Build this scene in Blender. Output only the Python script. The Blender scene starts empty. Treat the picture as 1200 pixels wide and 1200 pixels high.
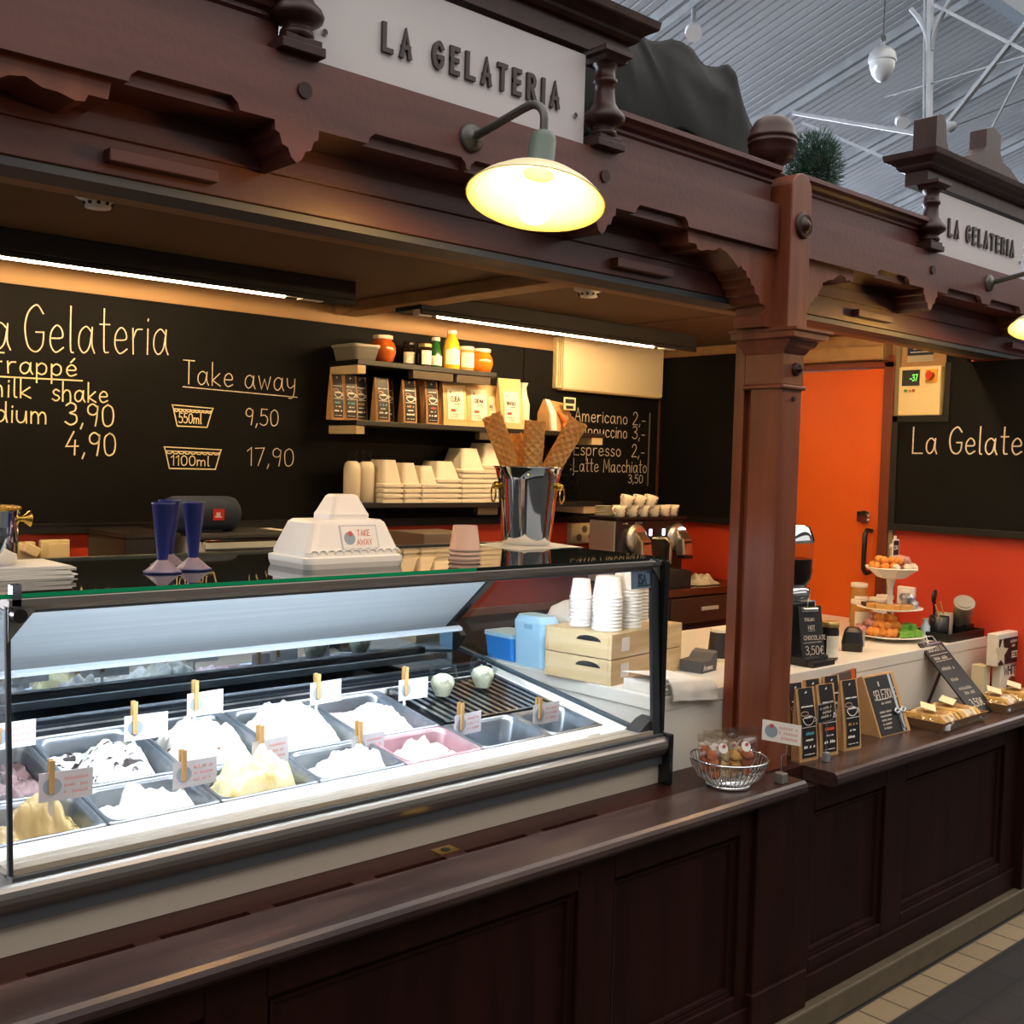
import bpy, bmesh, math, random
from math import sin, cos, pi, tan, atan, sqrt
from mathutils import Vector, Matrix, noise
RND = random.Random(7)
scene = bpy.context.scene
COL = scene.collection

# ------------------------------------------------------------------ camera, world, exposure
CAM_H = 1.6
yaw, pitch, roll = 0.735045, -0.0451258, 0.0283314
fwd = Vector((sin(yaw) * cos(pitch), cos(yaw) * cos(pitch), sin(pitch)))
rgt = Vector((cos(yaw), -sin(yaw), 0))
upv = rgt.cross(fwd)
r_ = cos(roll) * rgt + sin(roll) * upv
u_ = -sin(roll) * rgt + cos(roll) * upv
cam = bpy.data.cameras.new('camera')
cam.sensor_width = 36
cam.lens = 36 * 1285.1 / 1200
cam.clip_start = 0.02
camo = bpy.data.objects.new('camera', cam)
COL.objects.link(camo)
camo.matrix_world = Matrix(((r_.x, u_.x, -fwd.x, 0), (r_.y, u_.y, -fwd.y, 0), (r_.z, u_.z, -fwd.z, CAM_H), (0, 0, 0, 1)))
scene.camera = camo

world = bpy.data.worlds.new('world')
scene.world = world
world.use_nodes = True
world.node_tree.nodes['Background'].inputs[0].default_value = (0.72, 0.74, 0.78, 1)
world.node_tree.nodes['Background'].inputs[1].default_value = 0.08

SKYLIGHT = 1.15      # daylight through the roof lights of the hall
FRONT_FILL = 0.55       # added unseen glow panel across the hall, lights facade and roof
REAR_FILL = 17.0         # added unseen glow panel behind the kiosks, lights the roof
TUBE = 68.0         # warm tubes under the kiosk ceiling, the hidden third one assumed
LED = 64.0          # assumed cold strip, hidden inside the display case
BULB = 85.0        # bulb of the enamel lamps

scene.view_settings.view_transform = 'Standard'
scene.view_settings.look = 'None'
scene.view_settings.gamma = 1
scene.view_settings.use_curve_mapping = False
scene.view_settings.exposure = 1.0
scene.cycles.use_denoising = True
scene.cycles.max_bounces = 10
scene.cycles.transparent_max_bounces = 24
scene.cycles.glossy_bounces = 5
scene.cycles.diffuse_bounces = 4
scene.cycles.caustics_reflective = False
scene.cycles.caustics_refractive = False
scene.cycles.sample_clamp_indirect = 6

# ------------------------------------------------------------------ materials
def lin(h):
    h = h.lstrip('#')
    o = []
    for i in (0, 2, 4):
        c = int(h[i:i + 2], 16) / 255
        o.append(c / 12.92 if c <= 0.04045 else ((c + 0.055) / 1.055) ** 2.4)
    return (*o, 1)

MATS = {}
def newmat(name):
    m = bpy.data.materials.new(name)
    m.use_nodes = True
    nt = m.node_tree
    b = nt.nodes['Principled BSDF']
    MATS[name] = m
    return m, nt, b

def mat(name, c, rough=0.5, metal=0.0, spec=0.5, var=0.0, c2=None, scale=(8, 8, 8), bump=0.0, bscale=None, emit=None, es=1.0, coat=0.0, sss=0.0, lo=0.35, hi=0.65, detail=4):
    if name in MATS:
        return MATS[name]
    m, nt, b = newmat(name)
    L = nt.links.new
    col = lin(c)
    b.inputs['Base Color'].default_value = col
    b.inputs['Roughness'].default_value = rough
    b.inputs['Metallic'].default_value = metal
    b.inputs['Specular IOR Level'].default_value = spec
    b.inputs['Coat Weight'].default_value = coat
    if sss:
        b.inputs['Subsurface Weight'].default_value = sss
        b.inputs['Subsurface Radius'].default_value = (0.01, 0.008, 0.006)
    if emit:
        b.inputs['Emission Color'].default_value = lin(emit)
        b.inputs['Emission Strength'].default_value = es
    if c2 or var or bump:
        tc = nt.nodes.new('ShaderNodeTexCoord')
        mp = nt.nodes.new('ShaderNodeMapping')
        mp.inputs['Scale'].default_value = scale
        L(tc.outputs['Object'], mp.inputs['Vector'])
        nz = nt.nodes.new('ShaderNodeTexNoise')
        nz.inputs['Scale'].default_value = 1.0
        nz.inputs['Detail'].default_value = detail
        L(mp.outputs['Vector'], nz.inputs['Vector'])
        if c2 or var:
            rp = nt.nodes.new('ShaderNodeValToRGB')
            rp.color_ramp.elements[0].position = lo
            rp.color_ramp.elements[1].position = hi
            rp.color_ramp.elements[0].color = col
            if c2:
                rp.color_ramp.elements[1].color = lin(c2)
            else:
                rp.color_ramp.elements[1].color = (*[min(1, x * (1 + var)) for x in col[:3]], 1)
            L(nz.outputs['Fac'], rp.inputs['Fac'])
            L(rp.outputs['Color'], b.inputs['Base Color'])
        if bump:
            src = nz
            if bscale:
                src = nt.nodes.new('ShaderNodeTexNoise')
                src.inputs['Scale'].default_value = bscale
                L(tc.outputs['Object'], src.inputs['Vector'])
            bp = nt.nodes.new('ShaderNodeBump')
            bp.inputs['Strength'].default_value = bump
            bp.inputs['Distance'].default_value = 0.01
            L(src.outputs['Fac'], bp.inputs['Height'])
            L(bp.outputs['Normal'], b.inputs['Normal'])
    return m

def glass(name, tint='#ffffff', refl=1.0, rough=0.0, base=0.03):
    """thin pane: clear, with a grazing reflection"""
    if name in MATS:
        return MATS[name]
    m, nt, b = newmat(name)
    L = nt.links.new
    nt.nodes.remove(b)
    out = nt.nodes['Material Output']
    tr = nt.nodes.new('ShaderNodeBsdfTransparent')
    tr.inputs[0].default_value = lin(tint)
    gl = nt.nodes.new('ShaderNodeBsdfGlossy')
    gl.inputs['Roughness'].default_value = rough
    fr = nt.nodes.new('ShaderNodeLayerWeight')
    fr.inputs['Blend'].default_value = 0.22
    ml = nt.nodes.new('ShaderNodeMath')
    ml.operation = 'MULTIPLY_ADD'
    ml.inputs[1].default_value = 0.55 * refl
    ml.inputs[2].default_value = base
    L(fr.outputs['Facing'], ml.inputs[0])
    pw = nt.nodes.new('ShaderNodeMath')
    pw.operation = 'POWER'
    pw.inputs[1].default_value = 1.6
    L(ml.outputs[0], pw.inputs[0])
    mx = nt.nodes.new('ShaderNodeMixShader')
    L(pw.outputs[0], mx.inputs[0])
    L(tr.outputs[0], mx.inputs[1])
    L(gl.outputs[0], mx.inputs[2])
    L(mx.outputs[0], out.inputs[0])
    return m

def emis(name, c, s):
    if name in MATS:
        return MATS[name]
    m, nt, b = newmat(name)
    nt.nodes.remove(b)
    e = nt.nodes.new('ShaderNodeEmission')
    e.inputs[0].default_value = lin(c)
    e.inputs[1].default_value = s
    nt.links.new(e.outputs[0], nt.nodes['Material Output'].inputs[0])
    return m

WOOD = mat('mahogany', '#542e29', 0.36, c2='#653a33', scale=(2.2, 18, 18), spec=0.5, bump=0.05, bscale=60)
WOODP = mat('mahogany_upright', '#6b341f', 0.38, c2='#7e442b', scale=(22, 22, 2.2), spec=0.5, bump=0.04, bscale=60)
WOODD = mat('mahogany_dark', '#2c1512', 0.42, c2='#3a1e19', scale=(20, 20, 2.5), spec=0.35)
PANELW = mat('panel_mahogany_shaded', '#1e0a06', 0.5, c2='#280f09', scale=(20, 20, 2.5), spec=0.16)  # mahogany darkened: the shade low on the front is in the colour
LEDGEW = mat('ledge_varnish_sheen', '#33231f', 0.27, c2='#55423d', scale=(3, 16, 16), spec=0.55, lo=0.4, hi=0.75)  # worn varnish, with a greyish sheen painted into its colour
LEDGER = mat('ledge_back_board', '#2a100b', 0.42, c2='#341610', scale=(3, 20, 20), spec=0.3)
KCEIL = mat('kiosk_ceiling_shaded', '#5f4a33', 0.7, c2='#66503a', scale=(3, 3, 3))  # shade above the tube channels is put into this darker brown
KTRIM = mat('kiosk_inner_trim', '#a07c55', 0.6, c2='#ac8860', scale=(2, 20, 20))
BLACKB = mat('blackboard', '#0b0b0b', 0.7, c2='#100f0f', scale=(5, 5, 5), spec=0.15)
BFRAME = mat('blackboard_frame', '#12110f', 0.5, spec=0.4)
CHALK = mat('chalk', '#efe2cf', 0.9, c2='#d8c8b2', scale=(90, 90, 90))
CHALKY = mat('chalk_yellow', '#efe0b8', 0.9)
RED = mat('red_wall_paint', '#c4381a', 0.55, c2='#ca3d1c', scale=(2, 2, 2))
ORANGE = mat('orange_door_paint', '#d8590f', 0.5, c2='#de5e12', scale=(2, 2, 2), spec=0.4)
WHITEL = mat('white_laminate', '#e6dfd2', 0.32, c2='#ded6c8', scale=(3, 3, 3))
WHITE = mat('white_plastic', '#ece8e0', 0.4)
FOAM = mat('white_foam', '#efe6d4', 0.6)
CREAM = mat('cream_plastic', '#dcc99a', 0.45)
BLACK = mat('black_plastic', '#121212', 0.35)
BLACKM = mat('black_matt', '#161514', 0.7)
DGREY = mat('dark_grey', '#3a3a3c', 0.45)
GREY = mat('grey_paint', '#7c7f84', 0.5)
STEEL = mat('stainless_steel', '#c4c8cc', 0.22, 1.0, c2='#b2b6ba', scale=(2, 60, 60))
BRUSH = mat('brushed_steel', '#cfd8de', 0.42, 0.2, c2='#dae1e5', scale=(1.2, 90, 90), bump=0.04)
CHROME = mat('chrome', '#e4e6e8', 0.06, 1.0)
ALU = mat('case_aluminium', '#8f8a85', 0.36, 0.85, c2='#99948e', scale=(2, 50, 50))
ALUD = mat('case_grey_strip', '#55575a', 0.42, 0.4)
BRASS = mat('brass', '#c9a24a', 0.25, 1.0)
KRAFT = mat('kraft_paper', '#b98d5c', 0.75, c2='#c49a68', scale=(14, 14, 14), bump=0.08)
KRAFTL = mat('kraft_light', '#d8b47a', 0.7, c2='#dfbd85', scale=(14, 14, 14), bump=0.08)
LABELB = mat('label_black', '#1d1a1a', 0.45)
PAPER = mat('white_paper', '#f1ede6', 0.7)
PINKINK = mat('pink_ink', '#d9837c', 0.7)
BLUEINK = mat('logo_blue_grey', '#93a3b4', 0.7)
PEG = mat('wooden_peg', '#c69c64', 0.6, c2='#b3884f', scale=(60, 60, 8))
CLEAR = glass('clear_glass')
ACRYL = glass('acrylic', '#eef4f6', 1.1)
CELLO = glass('cellophane', '#f8f4ec', 1.3, 0.16, 0.22)
TOPG = mat('black_top_glass', '#1a211f', 0.03, spec=0.9)
GREENE = mat('green_glass_edge', '#0c8a5c', 0.15)
WARMTUBE = emis('tube_glow', '#ffd69c', TUBE)
LEDM = emis('led_glow', '#e2f1ff', LED)
BULBM = emis('bulb_glow', '#ffbe60', BULB)
SKYM = emis('roof_light_daylight', '#f6f2ec', SKYLIGHT)

# ------------------------------------------------------------------ geometry helpers
class MB:
    def __init__(s):
        s.v = []; s.f = []; s.m = []; s.s = []; s.T = Matrix()
    def add(s, vs, fs, m=0, sm=False):
        o = len(s.v)
        s.v += [s.T @ Vector(p) for p in vs]
        for f in fs:
            s.f.append([i + o for i in f]); s.m.append(m); s.s.append(sm)
        return s
    def bx(s, x0, x1, y0, y1, z0, z1, m=0):
        vs = [(x, y, z) for z in (z0, z1) for y in (y0, y1) for x in (x0, x1)]
        return s.add(vs, [(0, 2, 3, 1), (4, 5, 7, 6), (0, 1, 5, 4), (2, 6, 7, 3), (0, 4, 6, 2), (1, 3, 7, 5)], m)
    def prism(s, poly, ax, a0, a1, m=0):
        def P(p, a):
            return {'y': (p[0], a, p[1]), 'x': (a, p[0], p[1]), 'z': (p[0], p[1], a)}[ax]
        n = len(poly)
        vs = [P(p, a0) for p in poly] + [P(p, a1) for p in poly]
        fs = [list(range(n)), list(range(2 * n - 1, n - 1, -1))] + [(i, (i + 1) % n, (i + 1) % n + n, i + n) for i in range(n)]
        return s.add(vs, fs, m)
    def loft(s, secs, m=0, sm=False, caps=True, closed=True):
        n = len(secs[0])
        vs = [p for q in secs for p in q]
        fs = []
        for k in range(len(secs) - 1):
            for i in range(n if closed else n - 1):
                j = (i + 1) % n
                fs.append((k * n + i, k * n + j, (k + 1) * n + j, (k + 1) * n + i))
        s.add(vs, fs, m, sm)
        if caps:
            s.add(secs[0], [list(range(n - 1, -1, -1))], m)
            s.add(secs[-1], [list(range(n))], m)
        return s
    def lathe(s, prof, c=(0, 0, 0), n=24, m=0, sm=True, caps=True, sx=1, sy=1):
        secs = [[(c[0] + r * cos(2 * pi * i / n) * sx, c[1] + r * sin(2 * pi * i / n) * sy, c[2] + z) for i in range(n)] for r, z in prof]
        return s.loft(secs, m, sm, caps)
    def tube(s, pts, r, n=8, m=0, closed=False, caps=True, sm=True):
        pts = [Vector(p) for p in pts]
        N = len(pts)
        rr = r if isinstance(r, (list, tuple)) else [r] * N
        secs = []
        ref = None
        for i, p in enumerate(pts):
            a = pts[(i - 1) % N] if (closed or i > 0) else p
            b = pts[(i + 1) % N] if (closed or i < N - 1) else p
            t = (b - a)
            t = t.normalized() if t.length > 1e-9 else Vector((0, 0, 1))
            if ref is None:
                ref = Vector((0, 0, 1)) if abs(t.z) < 0.9 else Vector((1, 0, 0))
            u = (ref - ref.dot(t) * t)
            u = u.normalized() if u.length > 1e-6 else t.orthogonal().normalized()
            ref = u
            w = t.cross(u)
            secs.append([p + rr[i] * (cos(2 * pi * k / n) * u + sin(2 * pi * k / n) * w) for k in range(n)])
        if closed:
            secs.append(secs[0])
            return s.loft(secs, m, sm, False)
        return s.loft(secs, m, sm, caps)
    def cyl(s, a, b, r, n=16, m=0, r2=None, sm=True):
        a, b = Vector(a), Vector(b)
        t = (b - a).normalized()
        u = t.orthogonal().normalized(); w = t.cross(u)
        q = lambda p, R: [p + R * (cos(2 * pi * k / n) * u + sin(2 * pi * k / n) * w) for k in range(n)]
        return s.loft([q(a, r), q(b, r if r2 is None else r2)], m, sm)
    def sphere(s, c, r, n=14, m=0, sc=(1, 1, 1), nz=0, seed=0):
        secs = []
        for i in range(1, n):
            th = pi * i / n
            sec = []
            for k in range(2 * n):
                ph = pi * k / n
                d = Vector((sin(th) * cos(ph), sin(th) * sin(ph), -cos(th)))
                R = r * (1 + (nz * noise.noise(d * 1.7 + Vector((seed, seed * 2, 0))) if nz else 0))
                sec.append((c[0] + d.x * R * sc[0], c[1] + d.y * R * sc[1], c[2] + d.z * R * sc[2]))
            secs.append(sec)
        return s.loft(secs, m, True)
    def grid(s, fn, nu, nv, m=0, sm=True):
        vs = [fn(i / nu, j / nv) for j in range(nv + 1) for i in range(nu + 1)]
        fs = [(j * (nu + 1) + i, j * (nu + 1) + i + 1, (j + 1) * (nu + 1) + i + 1, (j + 1) * (nu + 1) + i) for j in range(nv) for i in range(nu)]
        return s.add(vs, fs, m, sm)
    def slab(s, o, ux, uy, w, h, t, m=0):
        """a flat board: lower left corner o, width along ux, height along uy, thickness behind its face"""
        o = Vector(o); ux = Vector(ux).normalized(); uy = Vector(uy).normalized(); n = ux.cross(uy)
        f = [o, o + ux * w, o + ux * w + uy * h, o + uy * h]
        return s.loft([[p - n * t for p in f], f], m)
    def text(s, st, o, ux, uy, h, w, t=0.0008, m=0, sp=1.0, gx=1.0, gap=0.16):
        """stroke lettering; returns its advance"""
        o = Vector(o); ux = Vector(ux).normalized(); uy = Vector(uy).normalized(); n = ux.cross(uy)
        x = 0
        for ch in st:
            adv, strokes = GLYPH.get(ch, GLYPH['?'])
            for i, q in enumerate(strokes):
                s.stroke([(x + a * sp * gx, b) for a, b in q], o, ux, uy, n, h, w, t * (1 + 0.06 * i), m)
            x += (adv * gx + gap) * sp
        return x * h
    def stroke(s, pts, o, ux, uy, n, h, w, t, m):
        P = [o + ux * (a * h) + uy * (b * h) for a, b in pts]
        Q = [P[0]]
        for p in P[1:]:
            if (p - Q[-1]).length > 1e-5:
                Q.append(p)
        if len(Q) < 2:
            return
        L_, R_ = [], []
        for i, p in enumerate(Q):
            d0 = (p - Q[i - 1]).normalized() if i else None
            d1 = (Q[i + 1] - p).normalized() if i < len(Q) - 1 else None
            d0 = d0 or d1; d1 = d1 or d0
            d = (d0 + d1)
            d = d.normalized() if d.length > 1e-4 else d1
            k = max(0.6, d.dot(d1))
            e = n.cross(d) * (w / 2 / k)
            if i == 0: p = p - d * w / 2
            if i == len(Q) - 1: p = p + d * w / 2
            L_.append(p + e); R_.append(p - e)
        secs = [[L_[i] + n * t, R_[i] + n * t, R_[i], L_[i]] for i in range(len(Q))]
        s.loft(secs, m)
    def obj(s, name, mats, parent=None, loc=None, world=True, bevel=0, label=None, cat=None, group=None, kind=None, seg=2, ang=40):
        mats = mats if isinstance(mats, (list, tuple)) else [mats]
        if parent is not None:
            inv = XF[parent.name].inverted() if world else Matrix()
        else:
            inv = Matrix.Translation(-Vector(loc)) if loc is not None else Matrix()
        me = bpy.data.meshes.new(name)
        me.from_pydata([inv @ v for v in s.v], [], s.f)
        for mm in mats:
            me.materials.append(mm)
        me.polygons.foreach_set('material_index', s.m)
        me.polygons.foreach_set('use_smooth', s.s)
        bm = bmesh.new(); bm.from_mesh(me)
        bmesh.ops.recalc_face_normals(bm, faces=bm.faces)
        bm.to_mesh(me); bm.free()
        o = bpy.data.objects.new(name, me)
        COL.objects.link(o)
        if parent is not None:
            o.parent = parent
            XF[o.name] = XF[parent.name]
        else:
            o.location = loc if loc is not None else (0, 0, 0)
            XF[o.name] = Matrix.Translation(o.location)
        if bevel:
            b = o.modifiers.new('bevel', 'BEVEL')
            b.width = bevel; b.segments = seg; b.limit_method = 'ANGLE'; b.angle_limit = math.radians(ang)
        tag(o, label, cat, group, kind)
        return o

XF = {}
def tag(o, label=None, cat=None, group=None, kind=None):
    if label: o['label'] = label
    if cat: o['category'] = cat
    if group: o['group'] = group
    if kind: o['kind'] = kind
def thing(name, label, cat, loc, rz=0.0, group=None, rx=0.0):
    o = bpy.data.objects.new(name, None)
    o.empty_display_size = 0.05
    COL.objects.link(o)
    o.location = loc; o.rotation_euler = (rx, 0, rz)
    XF[o.name] = Matrix.Translation(loc) @ Matrix.Rotation(rz, 4, 'Z') @ Matrix.Rotation(rx, 4, 'X')
    tag(o, label, cat, group)
    return o
def dup(root, loc, rz=None, label=None, group=None):
    r = root.copy(); COL.objects.link(r)
    r.location = loc
    if rz is not None: r.rotation_euler = (root.rotation_euler[0], 0, rz)
    if label: r['label'] = label
    if group: r['group'] = group
    for ch in list(root.children):
        c = ch.copy(); COL.objects.link(c); c.parent = r
        for g in list(ch.children):
            d = g.copy(); COL.objects.link(d); d.parent = c
    return r
def rrect(w, d, r, z, n=5, cx=0, cy=0):
    out = []
    for k, (sx, sy) in enumerate(((1, 1), (-1, 1), (-1, -1), (1, -1))):
        for i in range(n + 1):
            a = (k + i / n) * pi / 2
            out.append((cx + sx * (w / 2 - r) + r * cos(a), cy + sy * (d / 2 - r) + r * sin(a), z))
    return out
def arc(cx, cz, r, a0, a1, n=8, rz=None):
    return [(cx + r * cos(math.radians(a0 + (a1 - a0) * i / n)), cz + (rz or r) * sin(math.radians(a0 + (a1 - a0) * i / n))) for i in range(n + 1)]

# ------------------------------------------------------------------ stroke lettering
def smooth(P, k=5):
    if len(P) < 3: return P
    Q = []
    for i in range(len(P) - 1):
        p0 = P[max(0, i - 1)]; p1 = P[i]; p2 = P[i + 1]; p3 = P[min(len(P) - 1, i + 2)]
        for j in range(k):
            t = j / k
            Q.append(tuple(0.5 * (2 * p1[a] + (p2[a] - p0[a]) * t + (2 * p0[a] - 5 * p1[a] + 4 * p2[a] - p3[a]) * t * t + (3 * p1[a] - p0[a] - 3 * p2[a] + p3[a]) * t ** 3) for a in (0, 1)))
    return Q + [P[-1]]
GSRC = '''L .5|0,1 0,0 .48,0
A .56|0,0 .27,1 .54,0|.1,.35 .45,.35
G .62|~.58,.82 .38,1 .12,.84 .02,.5 .12,.12 .36,0 .56,.14 .6,.42|.36,.42 .6,.42
E .46|.45,1 0,1 0,0 .45,0|0,.52 .38,.52
T .52|0,1 .52,1|.26,1 .26,0
R .52|0,0 0,1|~0,1 .3,1 .46,.86 .44,.6 .25,.5 0,.5|.22,.5 .5,0
I .08|.04,1 .04,0
F .46|0,0 0,1 .45,1|0,.55 .36,.55
M .7|0,0 .06,1 .34,.25 .62,1 .68,0
S .46|~.42,.86 .24,1 .05,.86 .1,.62 .32,.48 .44,.26 .3,.03 .1,.02 .0,.16
B .5|0,0 0,1|~0,1 .3,.98 .42,.8 .3,.55 0,.53|~0,.53 .36,.5 .48,.26 .34,.02 0,0
C .56|~.54,.82 .36,1 .12,.86 .02,.5 .12,.13 .36,0 .55,.16
O .62|~.3,1 .08,.84 .02,.5 .08,.15 .3,0 .52,.15 .58,.5 .52,.84 .3,1
N .54|0,0 0,1 .52,0 .52,1
W .8|0,1 .18,0 .4,.8 .62,0 .8,1
H .54|0,1 0,0|.52,1 .52,0|0,.52 .52,.52
D .56|0,0 0,1|~0,1 .3,.95 .52,.7 .52,.3 .3,.04 0,0
K .5|0,1 0,0|.48,1 .02,.45 .5,0
Y .52|0,1 .26,.5 .52,1|.26,.5 .26,0
V .54|0,1 .27,0 .54,1
Z .5|0,1 .5,1 0,0 .5,0
U .52|~0,1 0,.35 .08,.05 .26,0 .44,.06 .52,.35 .52,1
P .48|0,0 0,1|~0,1 .32,.98 .46,.78 .32,.52 0,.5
J .4|~.36,1 .36,.25 .26,.02 .08,.05 0,.2
a .56|~.44,.46 .26,.58 .06,.44 .03,.16 .18,0 .36,.12 .44,.42|~.46,.56 .45,.2 .54,0
e .48|~.04,.3 .4,.32 .38,.5 .22,.58 .05,.42 .04,.16 .2,0 .44,.1
l .12|~.04,1 .03,.5 .04,.06 .12,0
t .32|~.14,.98 .13,.4 .15,.05 .28,.02|0,.64 .32,.64
r .34|0,.57 .02,0|~.02,.36 .13,.54 .32,.56
i .06|.03,.57 .02,0|.03,.76 .04,.8
n .44|0,.57 0,0|~0,.36 .15,.56 .33,.52 .39,.3 .39,0
m .7|0,.57 0,0|~0,.38 .12,.56 .26,.52 .31,.3 .31,0|~.31,.36 .44,.56 .58,.52 .63,.3 .63,0
h .44|0,1 0,0|~0,.36 .15,.56 .33,.52 .39,.3 .39,0
k .42|0,1 0,0|.36,.54 .02,.22 .4,0
s .36|~.33,.5 .17,.58 .04,.47 .1,.33 .28,.25 .34,.12 .18,0 .0,.08
d .54|~.42,.46 .26,.58 .06,.44 .03,.16 .18,0 .36,.12 .44,.42|~.46,1 .46,.3 .52,0
u .46|~0,.57 .01,.16 .15,0 .33,.12 .4,.56|.4,.57 .42,0
w .64|0,.57 .15,0 .31,.45 .47,0 .62,.57
y .44|~0,.57 .04,.24 .2,.14 .4,.3|~.42,.57 .4,.0 .3,-.3 .1,-.32
p .48|0,.55 0,-.42|~0,.4 .2,.58 .4,.44 .38,.12 .2,0 .02,.1
c .42|~.4,.47 .2,.58 .03,.4 .05,.14 .22,0 .42,.1
o .46|~.22,.58 .04,.42 .04,.14 .22,0 .4,.14 .4,.42 .22,.58
z .4|0,.56 .36,.56 0,0 .4,0
g .46|~.42,.46 .26,.58 .06,.44 .03,.16 .18,.04 .36,.14 .42,.42|~.44,.56 .42,-.1 .3,-.32 .08,-.28
q .48|~.04,.3 .4,.32 .38,.5 .22,.58 .05,.42 .04,.16 .2,0 .44,.1|.2,.72 .36,.92
0 .5|~.24,1 .05,.82 .02,.45 .08,.1 .24,0 .42,.14 .48,.5 .42,.86 .24,1
1 .24|0,.8 .2,1 .2,0
2 .46|~.02,.78 .12,.98 .32,.98 .42,.76 .3,.45 .0,.02 .24,.03 .46,.0
3 .46|~.03,.88 .2,1 .4,.9 .38,.66 .18,.54 .42,.44 .44,.16 .22,0 .0,.12
4 .5|.3,1 .0,.35 .48,.38|.36,.62 .34,0
5 .46|.42,1 .08,1 .05,.58|~.05,.58 .26,.64 .44,.45 .4,.12 .2,0 .0,.1
7 .46|0,.96 .45,1 .15,0
9 .46|~.42,.86 .22,1 .04,.84 .06,.58 .26,.5 .42,.66 .43,.9 .4,.4 .34,0
6 .46|~.38,.98 .12,.7 .03,.3 .15,.02 .36,.04 .44,.26 .32,.46 .1,.4
, .1|.08,.08 .0,-.16
. .08|.03,.05 .05,0
- .36|.04,.34 .34,.34
$ .5|~.48,.86 .3,.98 .12,.75 .1,.3 .25,.03 .48,.1|0,.6 .36,.6|0,.42 .34,.42
? .3|~0,.3 .08,.5 .16,.3 .24,.5 .3,.3'''
GLYPH = {' ': (0.26, [])}
for ln in GSRC.split('\n'):
    ch = ln[0]
    ps = ln[2:].split('|')
    st = []
    for q in ps[1:]:
        sm_ = q.startswith('~')
        pts = [tuple(float(a) for a in w.split(',')) for w in q.lstrip('~').split()]
        st.append(smooth(pts) if sm_ else pts)
    GLYPH[ch] = (float(ps[0]), st)
def twidth(st, h, sp=1.0):
    return sum((GLYPH.get(c, GLYPH['?'])[0] + 0.16) * sp for c in st) * h
XA, YA, ZA = Vector((1, 0, 0)), Vector((0, 1, 0)), Vector((0, 0, 1))
# ================================================================== THE SETTING
def struct(mb, name, m, **k):
    return mb.obj(name, m, kind='structure', **k)

XW, YB = 4.34, 3.69          # side wall, back wall of the kiosk
# floor of the hall: dark pavers, and the band of beige tiles along the kiosk
def brick(name, c1, c2, mortar, scale, bw, rh, ms, rough):
    m, nt, b = newmat(name)
    L = nt.links.new
    tc = nt.nodes.new('ShaderNodeTexCoord'); br = nt.nodes.new('ShaderNodeTexBrick')
    L(tc.outputs['Object'], br.inputs['Vector'])
    br.inputs['Color1'].default_value = lin(c1); br.inputs['Color2'].default_value = lin(c2); br.inputs['Mortar'].default_value = lin(mortar)
    br.inputs['Scale'].default_value = scale; br.inputs['Brick Width'].default_value = bw; br.inputs['Row Height'].default_value = rh
    br.inputs['Mortar Size'].default_value = ms
    L(br.outputs['Color'], b.inputs['Base Color'])
    b.inputs['Roughness'].default_value = rough
    return m
PAVER = brick('dark_pavers', '#1d1918', '#231f1e', '#141111', 1, 0.22, 0.11, 0.006, 0.85)
BTILE = brick('beige_tiles', '#85745a', '#8f7d63', '#4a4034', 1, 0.125, 0.1, 0.004, 0.5)
struct(MB().bx(-8, 18, -9, 1.553, -0.1, 0), 'floor', PAVER)
mb = MB().bx(-8, 18, 1.553, 1.653, -0.1, 0.001)
o = struct(mb, 'trim_1', BTILE, loc=(0, 1.553, 0))
struct(MB().bx(-8, 18, 1.653, 9, -0.1, 0.0), 'floor', BLACKM)
struct(MB().bx(0.2, 5.0, 1.66, 1.78, 0, 0.08), 'trim_2', mat('stone_kerb', '#4d4232', 0.6, c2='#594d3b', scale=(12, 12, 12)), bevel=0.006)

# kiosk interior: back wall, side wall
mb = MB().bx(0.1, XW + 0.1, YB, YB + 0.1, 0, 1.34, 0).bx(0.1, XW + 0.1, YB, YB + 0.1, 1.34, 2.3, 1)
struct(mb, 'wall_back', [RED, KTRIM])
mb = MB().bx(XW, XW + 0.1, 1.95, 2.40, 0, 2.3, 0).bx(XW, XW + 0.1, 1.76, 1.95, 0.75, 2.06, 0).bx(XW, XW + 0.1, 3.13, YB, 0, 2.3, 0).bx(XW, XW + 0.1, 2.40, 3.13, 2.06, 2.3, 1).bx(XW - 0.005, XW, 2.16, 2.40, 1.835, 2.15, 1)
mb.bx(XW - 0.004, XW, 1.95, YB, 2.155, 2.3, 1)
for k in range(5):
    mb.bx(XW - 0.009, XW - 0.004, 1.95, YB, 2.158 + k * 0.03, 2.185 + k * 0.03, 1)
struct(mb, 'wall_side', [RED, KTRIM])
# ceiling: plain panel on the left, boards on the right
mb = MB().bx(0.1, 3.5, 1.99, YB + 0.1, 2.2, 2.24)
for k in range(9):
    x = 3.5 + k * 0.105
    mb.bx(x + 0.004, x + 0.105, 1.99, YB + 0.1, 2.197, 2.24)
mb.bx(3.5, XW + 0.2, 1.99, YB + 0.1, 2.205, 2.245)
struct(mb, 'ceiling', KCEIL)
# beams under the ceiling
struct(MB().bx(2.36, 2.46, 2.26, YB, 2.157, 2.2), 'trim_3', KTRIM, bevel=0.004)
struct(MB().bx(0.1, XW, 2.0, 2.06, 2.065, 2.2), 'trim_4', KTRIM, bevel=0.004)
struct(MB().bx(0.1, XW, 2.255, 2.285, 2.17, 2.2), 'trim_5', KTRIM, bevel=0.003)
struct(MB().bx(0.1, XW, YB - 0.02, YB, 2.12, 2.2), 'trim_6', KTRIM, bevel=0.003)

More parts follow.
